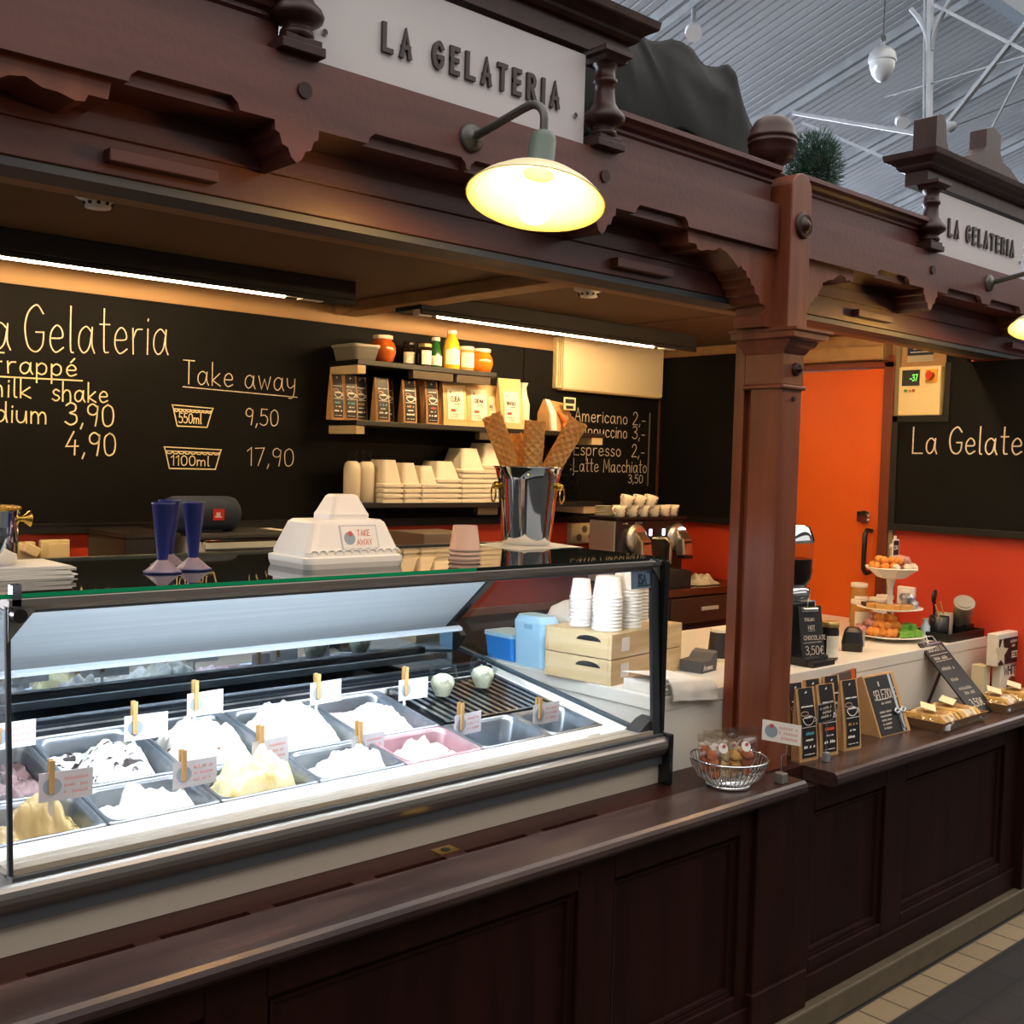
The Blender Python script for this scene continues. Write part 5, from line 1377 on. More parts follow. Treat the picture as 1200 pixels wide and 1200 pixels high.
# ice cream
def gelato(x0, x1, y0, y1, label, m, fn, seed, mg=0.024, depth=0.085):
    """a heap of ice cream: fn(u, v) gives the height over the pan rim"""
    n, q = 64, 56
    ax, bx_, ay, by = x0 + mg, x1 - mg, y0 + mg, y1 - mg
    def P(u, v):
        x = ax + (bx_ - ax) * u; y = ay + (by - ay) * v
        e = min(1, min(u, 1 - u) / 0.10) * min(1, min(v, 1 - v) / 0.12)
        e = max(0, e) ** 0.5
        p = Vector((x * 22 + seed, y * 22, seed * 3.1))
        rg = abs(noise.noise(p)) * 0.030 + noise.noise(p * 2.3) * 0.012 + abs(noise.noise(p * 4.7)) * 0.009
        f = fn(u, v)
        h = f * e - (1 - e) * 0.035 + (rg - 0.006) * (0.35 + 0.65 * e)
        return (x + 0.004 * noise.noise(p * 1.7), y, dz(y) + h)
    mb = MB().grid(P, n, q)
    o = len(mb.v)
    # skirt down into the pan
    idx = [i for i in range(n + 1)] + [(n + 1) * j + n for j in range(1, q + 1)] + [(n + 1) * q + i for i in range(n - 1, -1, -1)] + [(n + 1) * j for j in range(q - 1, 0, -1)]
    b = [mb.v[i].copy() for i in idx]
    for p in b:
        cx, cy = (x0 + x1) / 2, (y0 + y1) / 2
        p.x = cx + (p.x - cx) * 0.86; p.y = cy + (p.y - cy) * 0.82
        p.z = dz(p.y) - depth
    mb.v += b
    L = len(idx)
    for i in range(L):
        mb.f.append([idx[i], idx[(i + 1) % L], o + (i + 1) % L, o + i]); mb.m.append(0); mb.s.append(True)
    mb.f.append([o + i for i in range(L)]); mb.m.append(0); mb.s.append(False)
    c = ((x0 + x1) / 2, (y0 + y1) / 2, dz((y0 + y1) / 2) - depth)
    return mb.obj('ice_cream', m, loc=c, label=label, cat='ice cream')
def bump(u, v, a, b, ra, rb, h):
    r = sqrt(((u - a) / ra) ** 2 + ((v - b) / rb) ** 2)
    return h * max(0, 1 - r ** 3) if r < 1 else 0
ICEW = mat('ice_white', '#f6f1ea', 0.5, c2='#efe6da', scale=(40, 40, 40))
ICES = mat('ice_stracciatella', '#f3eee6', 0.5, c2='#2e221f', scale=(26, 50, 40), lo=0.56, hi=0.60)
ICEB = mat('ice_brown_bits', '#f3eadd', 0.5, c2='#7a5a3c', scale=(42, 42, 42), lo=0.68, hi=0.71)
ICEC = mat('ice_chocolate', '#3a2a2a', 0.45, c2='#8d7070', scale=(9, 16, 9), lo=0.47, hi=0.53)
ICEL = mat('ice_lemon', '#f7f3e6', 0.5, c2='#f0e7cf', scale=(30, 30, 30))
ICEP = mat('ice_strawberry', '#f1dcd8', 0.5, c2='#e6b9b6', scale=(30, 30, 30), lo=0.55, hi=0.75)
ICEH = mat('ice_hazelnut', '#c9ae78', 0.45, c2='#b89a62', scale=(16, 60, 16))
ICEY = mat('ice_cream_yellow', '#efe0ae', 0.45, c2='#d8b766', scale=(18, 40, 18), lo=0.5, hi=0.72)
ICER = mat('ice_berry', '#f0d4d4', 0.5, c2='#cf3f45', scale=(22, 22, 22), lo=0.62, hi=0.68)
gelato(XB[0], XB[1], YF0, YF1, 'swirled coffee coloured ice cream, low in the first front pan', ICEH, lambda u, v: -0.055 + bump(u, v, .58, .55, .3, .42, .085) + bump(u, v, .22, .4, .25, .4, .045) + bump(u, v, .85, .5, .2, .3, .03), 1.0)
gelato(XB[1], XB[2], YF0, YF1, 'white ice cream heaped in the second front pan', ICEW, lambda u, v: -0.035 + bump(u, v, .55, .4, .5, .6, .04) + bump(u, v, .3, .45, .16, .25, .03), 2.3)
gelato(XB[2], XB[3], YF0, YF1, 'cream yellow ice cream heaped in the third front pan', ICEY, lambda u, v: -0.03 + bump(u, v, .4, .5, .35, .6, .07) + bump(u, v, .78, .5, .25, .55, .06), 3.7)
gelato(XB[3], XB[4], YF0, YF1, 'smooth white ice cream in the fourth front pan', ICEW, lambda u, v: -0.04 + bump(u, v, .6, .35, .55, .7, .055), 4.9)
gelato(XB[4], XB[5], YF0, YF1, 'whitish ice cream with red berries in the pink stained pan', ICER, lambda u, v: -0.045 + bump(u, v, .45, .45, .45, .6, .045), 6.1)
gelato(XB[0], XB[1], YK0, YK1, 'dark chocolate and mauve ice cream in the back row', ICEC, lambda u, v: -0.045 + bump(u, v, .55, .3, .5, .45, .03), 7.7)
gelato(XB[1], XB[2], YK0, YK1, 'white ice cream streaked with chocolate in the back row', ICES, lambda u, v: -0.05 + bump(u, v, .62, .42, .45, .5, .066), 8.3)
gelato(XB[2], XB[3], YK0, YK1, 'heaped ice cream with brown bits in the back row', ICEB, lambda u, v: -0.03 + bump(u, v, .5, .5, .55, .6, .056), 9.9)
gelato(XB[3], XB[4], YK0, YK1, 'tall smooth white lemon ice cream in the back row', ICEL, lambda u, v: -0.02 + bump(u, v, .5, .5, .55, .6, .056), 11.3)
gelato(XB[4], XB[5], YK0, YK1, 'pale strawberry ice cream in the back row by the rack', ICEP, lambda u, v: -0.055 + bump(u, v, .6, .4, .45, .55, .06), 12.7)

# flavour labels: a stick, a wooden peg and a card
CARDM = mat('card_shaded', '#cfcbd0', 0.6)  # white card greyed to paint the weak light on front row faces
def flavour(x, y, zc, ztop, zb, rz, label, white=False, w=0.098, lean=0.12, seed=0):
    t = thing('flavour_label', label, 'flavour label', (x, y, zb), rz, None)
    h0 = zc - zb
    MB().bx(-0.004, 0.004, -0.001, 0.001, 0.0, h0 + 0.015).obj('stick', WHITE, t, world=False)
    MB().bx(-0.005, 0.005, -0.011, -0.0065, h0 - 0.012, ztop - zb).bx(-0.005, 0.005, 0.002, 0.007, h0 - 0.012, ztop - zb).cyl((-0.006, -0.002, h0 + 0.012), (0.006, -0.002, h0 + 0.012), 0.0035, 8).obj('peg', PEG, t, world=False)
    k = -0.022
    cd_ = MB().bx(k, k + w, -0.0045, -0.0035, h0 - 0.028, h0 + 0.028).obj('card', PAPER if white else CARDM, t, world=False)
    mb = MB()
    mb.cyl((k + 0.024, -0.0045, h0), (k + 0.024, -0.0052, h0), 0.017, 20, m=0).cyl((k + 0.026, -0.0045, h0 + 0.012), (k + 0.026, -0.0056, h0 + 0.012), 0.005, 10, m=1)
    mb.obj('card_logo', [BLUEINK, PINKINK], cd_, world=False)
    mb = MB()
    P = lambda pts, m, wd: mb.stroke(pts, Vector((0, -0.0045, 0)), XA, ZA, -YA, 1, 0.0014, 0.0003, 0)
    for q in range(3):
        squiggle(mb, k + 0.046, h0 + 0.010 - q * 0.013, 0.044, 0.006, P, 0, 0.0014, seed * 5 + q)
    mb.obj('card_lettering', PINKINK, cd_, world=False)
    return t
F = [(0.739, 2.10, .962, 1.013, 0.875, -0.12, 'flavour label standing in the coffee coloured ice cream'), (1.015, 2.124, .932, .984, .86, 0.0, 'flavour label standing in the white ice cream of the second front pan'), (1.214, 2.16, .938, 1.0, .87, 0.1, 'flavour label standing in the cream yellow ice cream'), (1.488, 2.175, .906, .969, .86, 0.05, 'flavour label standing in the fourth front pan'), (1.804, 2.175, .915, .974, .85, 0.1, 'flavour label at the edge of the pink stained pan'), (2.037, 2.125, .922, .967, .86, 0.0, 'flavour label at the empty pan nearest the post')]
for k, a in enumerate(F):
    flavour(*a, seed=k)
K = [(0.735, 2.40, .996, 1.016, .90, 0.0, 'white flavour label in the chocolate ice cream'), (0.999, 2.332, .991, 1.05, .90, -0.05, 'white flavour label in the chocolate streaked ice cream'), (1.185, 2.42, 1.003, 1.061, .92, 0.1, 'white flavour label in the ice cream with brown bits'), (1.485, 2.36, 1.004, 1.054, .92, 0.1, 'white flavour label in the lemon ice cream'), (1.764, 2.364, .979, 1.042, .90, 0.0, 'white flavour label in the strawberry ice cream')]
for k, a in enumerate(K):
    flavour(*a, white=True, seed=20 + k)
# dessert cups with dome lids
for k, (x, y) in enumerate(((1.90, 2.37), (2.06, 2.385))):
    z = dz(y) + 0.006
    t = thing('dessert_cup', ['clear dome lidded dessert cup on the rack, nearer the strawberry pan', 'clear dome lidded dessert cup on the rack, nearer the side glass'][k], 'dessert cup', (x, y, z))
    MB().lathe([(0.022, 0), (0.026, 0.012), (0.034, 0.03), (0.039, 0.05), (0.041, 0.056)], (x, y, z), 24, caps=False).obj('cup_body', ACRYL, t)
    MB().lathe([(0.044, 0.056), (0.042, 0.062), (0.038, 0.085), (0.024, 0.10), (0.001, 0.104)], (x, y, z), 24, caps=False).obj('dome_lid', ACRYL, t)
    MB().lathe([(0.02, 0.004), (0.031, 0.03), (0.034, 0.042), (0.028, 0.056), (0.012, 0.064), (0.001, 0.066)], (x, y, z), 20).obj('dessert', mat('dessert_cream', '#d9cfae', 0.5, c2='#6a5744', scale=(40, 40, 40), lo=0.5, hi=0.75), t)

# ================================================================== ON THE GLASS TOP
TZ = 1.357
# waffle rolls in the steel bucket
BX, BYY = 2.205, 2.372
t = thing('wine_bucket', 'polished steel bucket with brass ring handles holding waffle rolls', 'bucket', (BX, BYY, TZ))
zb = TZ + 0.0035
MB().lathe([(0.07, zb), (0.072, zb + .004), (0.073, zb + .012), (0.082, zb + .10), (0.092, zb + .19), (0.099, zb + .222), (0.104, zb + .226), (0.104, zb + .229), (0.098, zb + .226), (0.09, zb + .19), (0.08, zb + .10), (0.07, zb + .012)], (BX, BYY, 0), 48, caps=True).obj('bucket_body', CHROME, t)
camdir = Vector((BX, BYY, 0)).normalized(); side = Vector((camdir.y, -camdir.x, 0))
for sgn in (-1, 1):
    d = (side * sgn - camdir * 0.35).normalized()
    p = Vector((BX, BYY, zb + 0.172)) + d * 0.094
    q = d.cross(ZA)
    MB().sphere(p + d * 0.004, 0.012, 8).obj('handle_boss', BRASS, t)
    MB().tube([p + d * 0.012 + q * 0.022 * cos(a * pi / 8) + Vector((0, 0, -0.024 + 0.024 * sin(a * pi / 8))) for a in range(16)], 0.0028, 8, closed=True).obj('ring_handle', BRASS, t, label='brass ring handle')
WAF = None
def waffle_mat():
    m, nt, b = newmat('waffle')
    L = nt.links.new
    tc = nt.nodes.new('ShaderNodeTexCoord'); nz = nt.nodes.new('ShaderNodeTexNoise')
    nz.inputs['Scale'].default_value = 18
    L(tc.outputs['Object'], nz.inputs['Vector'])
    rp = nt.nodes.new('ShaderNodeValToRGB')
    rp.color_ramp.elements[0].color = lin('#f5b75a'); rp.color_ramp.elements[1].color = lin('#ffdf9c')
    L(nz.outputs['Fac'], rp.inputs['Fac']); L(rp.outputs['Color'], b.inputs['Base Color'])
    b.inputs['Roughness'].default_value = 0.55
    tr = nt.nodes.new('ShaderNodeBsdfTranslucent'); mx = nt.nodes.new('ShaderNodeMixShader'); mx.inputs[0].default_value = 0.35
    L(rp.outputs['Color'], tr.inputs[0]); L(b.outputs[0], mx.inputs[1]); L(tr.outputs[0], mx.inputs[2])
    L(mx.outputs[0], nt.nodes['Material Output'].inputs[0])
    return m
WAF = waffle_mat()
def roll(a, b, r, label, seed):
    """a rolled waffle tube with raised diamond ribs, open on top"""
    a, b = Vector(a), Vector(b)
    ax = b - a; H = ax.length; ax.normalize()
    u = ax.orthogonal().normalized(); w = ax.cross(u)
    n, m = 84, 150
    mb = MB()
    def P(f, g):
        th = f * 2 * pi; s = g * H
        k1 = (th * r * 1.0 + s) / 0.013; k2 = (th * r * 1.0 - s) / 0.013
        # whole number of ribs round the roll
        c = round(2 * pi * r / 0.021)
        k1 = f * c + s / 0.024; k2 = f * c - s / 0.024
        rib = max(abs(cos(pi * k1)) ** 5, abs(cos(pi * k2)) ** 5)
        R = r * (1 + 0.12 * (g - 0.3)) + 0.0052 * rib + 0.0012 * noise.noise(Vector((f * 6 + seed, s * 30, seed)))
        top = 0.010 * noise.noise(Vector((cos(th) * 2 + seed, sin(th) * 2, seed))) if g > 0.93 else 0
        return a + ax * (s + top * (g - 0.93) / 0.07) + (cos(th) * u + sin(th) * w) * R
    mb.grid(P, n, m)
    mb.grid(lambda f, g: a + ax * (H * g) + (cos(f * 2 * pi) * u + sin(f * 2 * pi) * w) * (r * (1 + 0.12 * (g - 0.3)) - 0.0045), 36, 8)
    rim = []
    # close the rim between outer and inner wall
    inn = [a + ax * H + (cos(i / n * 2 * pi) * u + sin(i / n * 2 * pi) * w) * (r * (1 + 0.12 * 0.7) - 0.0045) for i in range(n + 1)]
    out = [P(i / n, 1) for i in range(n + 1)]
    mb.loft([out, inn], caps=False, closed=False)
    return mb.obj('waffle_roll', WAF, loc=a, label=label, cat='waffle')
BV = Vector((BX, BYY, zb))
roll(BV + side * 0.03 + Vector((0, 0, .02)) - camdir * .02, BV - side * 0.112 + Vector((0, 0, .375)) - camdir * 0.02, 0.023, 'waffle roll leaning out of the bucket towards the white tub', 1)
roll(BV - side * 0.03 + Vector((0, 0, .02)) + camdir * .03, BV + side * -0.03 + Vector((0, 0, .325)) + camdir * .035, 0.023, 'shorter waffle roll at the back of the bucket', 2)
roll(BV + side * 0.0 + Vector((0, 0, .02)) - camdir * .03, BV + side * 0.016 + Vector((0, 0, .362)) - camdir * .03, 0.0245, 'upright waffle roll in the middle of the bucket', 3)
roll(BV - side * 0.045 + Vector((0, 0, .022)) + camdir * .005, BV + side * 0.142 + Vector((0, 0, .365)) - camdir * .02, 0.023, 'waffle roll leaning out of the bucket towards the coffee machine', 4)
mb = MB()
mb.bx(BX - 0.15, BX + 0.10, BYY - 0.13, BYY + 0.075, TZ, TZ + 0.0015)
mb.add([(BX - 0.13, BYY - 0.10, TZ + .002), (BX + 0.09, BYY - 0.15, TZ + .002), (BX + 0.13, BYY + 0.05, TZ + .003), (BX - 0.09, BYY + 0.09, TZ + .003)], [(0, 1, 2, 3)])
mb.obj('paper_napkin', PAPER, loc=(BX, BYY, TZ), label='unfolded white paper napkin under the steel bucket', cat='napkin')

# paper cup stack by the white tub
PC = mat('paper_cup_rose', '#c2a497', 0.6)
def paper_cup(mb, r0, r1, h, x, y, z):
    """upside-down cup: rim below"""
    mb.lathe([(r1 + .002, 0), (r1 + .003, .003), (r1 + .002, .006), (r1, .0065), (r0, h), (r0 - .004, h), (r0 - .004, h - .004), (0.001, h - .004)], (x, y, z), 28, caps=False)
    return mb
for k in range(3):
    loc = (1.735, 2.09, TZ + k * 0.011)
    paper_cup(MB(), 0.030, 0.038, 0.062, *loc).obj('paper_cup', [PC], loc=loc, label='rose brown paper cup upside down in the stack beside the steel bucket', cat='paper cup', group='rose paper cups')

# take away tubs
TUBM = mat('tub_white', '#f3efe9', 0.45)
tx, ty = 1.372, 2.11
t = thing('takeaway_tub', 'large white lidded tub carrying the take away card', 'tub', (tx, ty, TZ))
MB().loft([rrect(.255, .17, .02, TZ, cx=tx, cy=ty), rrect(.262, .177, .02, TZ + .012, cx=tx, cy=ty), rrect(.262, .177, .02, TZ + .024, cx=tx, cy=ty), rrect(.25, .165, .02, TZ + .026, cx=tx, cy=ty)], sm=False).obj('lid', TUBM, t)
MB().loft([rrect(.246, .161, .02, TZ + .026, cx=tx, cy=ty), rrect(.246, .161, .02, TZ + .036, cx=tx, cy=ty), rrect(.20, .12, .022, TZ + .098, cx=tx, cy=ty), rrect(.185, .106, .02, TZ + .104, cx=tx, cy=ty)]).obj('tub_body', TUBM, t)
mb = MB()
for k in range(11):
    x0 = tx - .118 + k * .0215
    mb.tube([(x0 + .0108 * (1 - cos(a * pi / 6)), ty - .0815 + .0005, TZ + .032 + .009 * sin(a * pi / 6)) for a in range(7)], 0.0018, 6)
mb.obj('scallop_trim', TUBM, t)
sl = Vector((0, (.1205 - .161) / 2 * -1, 0.062)).normalized()
cn = XA.cross(sl)
o = Vector((tx - .035, ty - .0805 + .001, TZ + .040))
mb = MB().slab(o - sl * 0 + cn * .0015, XA, sl, .098, .056, .001)
cd = mb.obj('takeaway_card', mat('card_edge', '#c3c6cf', 0.6), t)
mb = MB().slab(o + cn * .002 + XA * .003 + sl * .003, XA, sl, .092, .05, .001)
mb.obj('card_face', PAPER, cd)
mb = MB()
mb.text('TAKE', o + cn * .0026 + XA * .044 + sl * .031, XA, sl, .013, .0016, .0003, 0, 1.0)
mb.text('AWAY', o + cn * .0026 + XA * .040 + sl * .010, XA, sl, .013, .0016, .0003, 0, 1.05)
mb.obj('card_lettering', PINKINK, cd)
c0 = o + cn * .0022 + XA * .022 + sl * .026
mb = MB().cyl(c0, c0 + cn * .0006, .0145, 20, 0).cyl(c0 + sl * .010 + XA * .003, c0 + sl * .010 + XA * .003 + cn * .0012, .006, 12, 1)
mb.obj('card_logo', [BLUEINK, mat('logo_cherry', '#c8564e', 0.6)], cd)
sx_ = tx + 0.012
t = thing('small_takeaway_tub', 'small white tub upside down on top of the large white tub', 'tub', (sx_, ty, TZ + .104))
z0 = TZ + .104
MB().loft([rrect(.105, .09, .018, z0, cx=sx_, cy=ty), rrect(.105, .09, .018, z0 + .012, cx=sx_, cy=ty), rrect(.098, .083, .018, z0 + .018, cx=sx_, cy=ty), rrect(.066, .055, .016, z0 + .052, cx=sx_, cy=ty), rrect(.055, .045, .014, z0 + .056, cx=sx_, cy=ty)], sm=False).obj('tub_body', TUBM, t, bevel=0.002)

# blue cone holders
BLUEP = mat('blue_plastic', '#202a6e', 0.35)
def cone_holder(x, y, label):
    t = thing('cone_holder', label, 'cone holder', (x, y, TZ))
    MB().lathe([(0.036, 0.0), (0.037, 0.003), (0.03, 0.008), (0.012, 0.024), (0.008, 0.028)], (x, y, TZ), 28).obj('foot', mat('foot_mauve', '#8f8291', 0.4), t)
    MB().lathe([(0.0365, 0.0005), (0.0385, 0.0015), (0.0385, 0.003), (0.0365, 0.004)], (x, y, TZ), 28).obj('foot_rim', BLUEP, t)
    MB().lathe([(0.010, 0.026), (0.0225, 0.138), (0.0235, 0.139), (0.0235, 0.142), (0.0205, 0.142), (0.008, 0.03)], (x, y, TZ), 28).obj('cone', BLUEP, t)
cone_holder(0.962, 2.115, 'blue plastic cone on a mauve foot, the one nearest the canister at the glass edge')
cone_holder(1.04, 2.14, 'blue plastic cone on a mauve foot, the one nearest the white tub')
cone_holder(1.03, 2.235, 'blue plastic cone on a mauve foot, behind the other two')

# canister and napkins at the far left end
cx, cy = 0.632, 2.22
t = thing('steel_canister', 'polished round steel cooler cut by the picture edge, standing on napkins', 'canister', (cx, cy, TZ))
MB().lathe([(.076, TZ + .022), (.078, TZ + .026), (.083, TZ + .128), (.082, TZ + .1315), (.001, TZ + .1325)], (cx, cy, 0), 48).obj('canister_body', CHROME, t)
MB().lathe([(.083, TZ + .126), (.0855, TZ + .128), (.0855, TZ + .131), (.083, TZ + .132)], (cx, cy, 0), 48).obj('canister_rim', BRASS, t)
mb = MB(); mb.T = Matrix.Translation((cx + .079, cy - .02, TZ + .108)) @ Matrix.Rotation(pi / 2, 4, 'Y')
mb.lathe([(0.006, 0), (0.006, 0.006), (0.016, 0.018), (0.016, 0.02), (0.003, 0.012)], (0, 0, 0), 16)
mb.obj('knob', BRASS, t)
for k in range(7):
    loc = (0.70, 2.19, TZ + 0.0032 * k)
    mb = MB(); mb.T = Matrix.Translation(loc) @ Matrix.Rotation(0.02 * sin(k * 2.1), 4, 'Z')
    e = 0.006 * sin(k * 1.7)
    mb.bx(-0.13, 0.085 + e, -0.075, 0.085, 0, 0.0026)
    mb.obj('paper_napkin', PAPER, loc=loc, label='white paper napkin in the stack under the steel canister', cat='napkin', group='stacked paper napkins')
# ================================================================== THE WHITE COUNTER AND ITS GOODS
WZ = 0.96
t = thing('white_counter', 'white laminate counter between the ice cream case and the red wall', 'counter', (3.3, 2.3, 0))
MB().bx(2.325, XW - 0.001, 1.945, 2.72, 0.92, WZ).obj('worktop', WHITEL, t, bevel=0.003)
MB().bx(2.33, XW - 0.001, 1.947, 2.70, 0.0, 0.92).obj('counter_body', WHITEL, t)

# wooden crates seen through the side glass
CR = mat('crate_wood', '#d6bd92', 0.6, c2='#c7a878', scale=(3, 3, 40))
ca = math.atan2(0.053, 0.386)
def crate(z, label):
    t = thing('wooden_crate', label, 'crate', (2.333, 2.134, z), ca)
    W, D, H = 0.385, 0.245, 0.0765
    mb = MB().bx(0, W, 0, 0.012, 0, 0.074).bx(0, W, D - .012, D, 0, .074)
    mb.bx(0, .012, .012, D - .012, 0, .074).bx(W - .012, W, .012, D - .012, 0, .074)
    mb.obj('crate_sides', CR, t, world=False, bevel=0.002)
    MB().bx(0.012, W - .012, .012, D - .012, 0.0, .010).obj('crate_bottom', CR, t, world=False)
    MB().loft([[(-.0008, D * .34 + .045 * cos(a * pi / 8), H * .62 + .016 * sin(a * pi / 8)) for a in range(9)], [(-.0004, D * .34 + .045 * cos(a * pi / 8), H * .62 + .016 * sin(a * pi / 8)) for a in range(9)]]).obj('hand_hole', BLACKM, t, world=False)
    MB().bx(.05, .09, -.001, 0, .02, .06).obj('paper_tag', PAPER, t, world=False)
    MB().bx(0.005, W - .005, .005, D - .005, .068, .074).obj('crate_lid', CR, t, world=False)
    return t
crate(WZ, 'pale wooden crate, the lower of two beside the case end')
crate(WZ + 0.0765, 'pale wooden crate, the upper of two, carrying the cup stacks')
TOPC = WZ + 0.1515
CUPW = mat('cup_white', '#e9e2d4', 0.55)
def upcups(x, y, n, r0, r1, h, pitch, label, grp):
    for k in range(n):
        loc = (x, y, TOPC + k * pitch)
        mb = paper_cup(MB(), r0, r1, h, *loc)
        mb.obj('paper_cup', CUPW, loc=loc, label=label, cat='paper cup', group=grp)
upcups(2.385, 2.315, 9, .026, .033, .058, .0105, 'white paper cup in the small stack on the upper crate, nearest the back flap', 'small white cups')
upcups(2.395, 2.215, 10, .036, .044, .065, .0105, 'white paper cup in the middle stack on the upper crate', 'middle stack of white cups')
upcups(2.49, 2.222, 12, .036, .044, .065, .0105, 'white paper cup in the stack on the upper crate nearest the case corner', 'corner stack of white cups')
upcups(2.60, 2.29, 11, .036, .044, .065, .0105, 'white paper cup in the stack at the back of the upper crate', 'rear stack of white cups')
# blue tubs
LB = mat('light_blue_plastic', '#a9d3ea', 0.35)
BB = mat('bright_blue_plastic', '#2f86d8', 0.35)
t = thing('plastic_tub', 'pale blue upright plastic tub left of the wooden crates', 'tub', (2.40, 2.50, WZ))
MB().loft([rrect(.075, .13, .018, WZ, cx=2.385, cy=2.505), rrect(.085, .14, .02, WZ + .14, cx=2.385, cy=2.505), rrect(.07, .12, .02, WZ + .16, cx=2.385, cy=2.505)], sm=False).obj('tub_body', LB, t, bevel=0.003)
MB().bx(2.338, 2.343, 2.48, 2.515, WZ + .12, WZ + .135).obj('tub_clip', mat('clip_blue', '#86b6d2', 0.4), t)
t = thing('plastic_tub', 'bright blue plastic tub behind the pale blue one', 'tub', (2.41, 2.655, WZ))
MB().loft([rrect(.09, .13, .012, WZ, cx=2.40, cy=2.645), rrect(.11, .14, .014, WZ + .075, cx=2.40, cy=2.645)]).obj('tub_body', BB, t)
MB().loft([rrect(.115, .145, .014, WZ + .075, cx=2.40, cy=2.645), rrect(.115, .145, .014, WZ + .088, cx=2.40, cy=2.645)]).obj('tub_lid', LB, t)
t = thing('white_scoop_bin', 'white rounded plastic container behind the pale blue tub', 'container', (2.56, 2.52, WZ))
MB().loft([rrect(.16, .12, .03, WZ, cx=2.58, cy=2.53), rrect(.18, .13, .03, WZ + .13, cx=2.58, cy=2.53), rrect(.16, .11, .04, WZ + .17, cx=2.58, cy=2.53), rrect(.08, .06, .03, WZ + .19, cx=2.58, cy=2.53)], sm=True).obj('bin_body', WHITE, t)

# tissue box, black cup, towel
t = thing('napkin_box', 'small dark dispenser box with a white script, beside the crates', 'box', (2.755, 2.15, WZ), 0.15)
MB().prism([(-.045, 0), (.045, 0), (.05, .04), (.05, .062), (.03, .055), (.01, .038), (-.045, .036)], 'y', -.04, .04).obj('box_body', mat('box_slate', '#4a4745', 0.5), t, world=False)
mb = MB(); mb.text('Aroma', (-.035, -.0405, .009), XA, ZA, .016, .002, .0004, 0, 1.05); mb.obj('box_lettering', PAPER, t, world=False)
t = thing('paper_beaker', 'large black banded paper cup standing upside down by the post', 'paper cup', (2.965, 2.225, WZ))
MB().lathe([(.044, 0), (.044, .006), (.042, .008), (.033, .102), (.033, .108), (.03, .108), (.03, .102), (.001, .100)], (2.965, 2.225, WZ), 28, caps=False).obj('cup_wall', mat('cup_cream', '#e3d4b2', 0.5), t)
MB().lathe([(.0418, .012), (.0342, .096)], (2.965, 2.225, WZ), 28, caps=False).obj('black_band', mat('band_black', '#29231f', 0.5), t)
mb = MB()
def tw(u, v):
    x = 2.345 + .20 * u + .02 * v; s = v
    y = 2.10 - .163 * min(1, s / .55)
    z = WZ + .050 - .018 * u - .003 * noise.noise(Vector((u * 2, v * 2, 2)))
    if s > .55:
        q = (s - .55) / .45
        y = 1.937 - .012 * sin(min(1, q * 2) * pi / 2) - .004 * noise.noise(Vector((u * 3, q * 2, 5)))
        z = WZ + .046 - .018 * u - .055 * q - .003 * noise.noise(Vector((u * 3, q * 2, 8)))
    return (x, y, z)
mb.grid(tw, 26, 30)
mb.grid(lambda u, v: (tw(u, v)[0], tw(u, v)[1] + (.004 if v > .55 else 0), tw(u, v)[2] - (.004 if v > .55 else .03)), 26, 30)
mb.bx(2.35, 2.55, 1.96, 2.10, WZ + .001, WZ + .03)
mb.obj('folded_towel', mat('towel_white', '#ece5da', 0.85, c2='#e2d9cb', scale=(20, 20, 20)), loc=(2.45, 2.0, WZ), label='folded white towel draped over the counter edge beside the case end', cat='towel')

# hot chocolate machine and its sign
hx, hy = 3.175, 2.10
t = thing('chocolate_dispenser', 'hot chocolate dispenser with a clear canister of dark chocolate, half behind the post', 'drink dispenser', (hx, hy, WZ))
MB().bx(hx - .075, hx + .06, hy - .06, hy + .16, WZ, WZ + .205).bx(hx - .075, hx + .06, hy - .12, hy - .06, WZ, WZ + .03).obj('machine_body', BLACK, t, bevel=0.006)
MB().lathe([(.062, WZ + .205), (.066, WZ + .21), (.066, WZ + .245), (.060, WZ + .25)], (hx, hy, 0), 32).obj('chrome_collar', CHROME, t)
MB().lathe([(.052, WZ + .25), (.068, WZ + .28), (.070, WZ + .30), (.070, WZ + .405)], (hx, hy, 0), 32, caps=False).obj('clear_canister', ACRYL, t)
MB().lathe([(.050, WZ + .252), (.066, WZ + .281), (.068, WZ + .30), (.068, WZ + .345)], (hx, hy, 0), 32).obj('chocolate', mat('chocolate', '#24100a', 0.25), t)
MB().lathe([(.073, WZ + .40), (.073, WZ + .41), (.058, WZ + .45), (.052, WZ + .458), (.001, WZ + .462)], (hx, hy, 0), 32).obj('chrome_lid', CHROME, t)
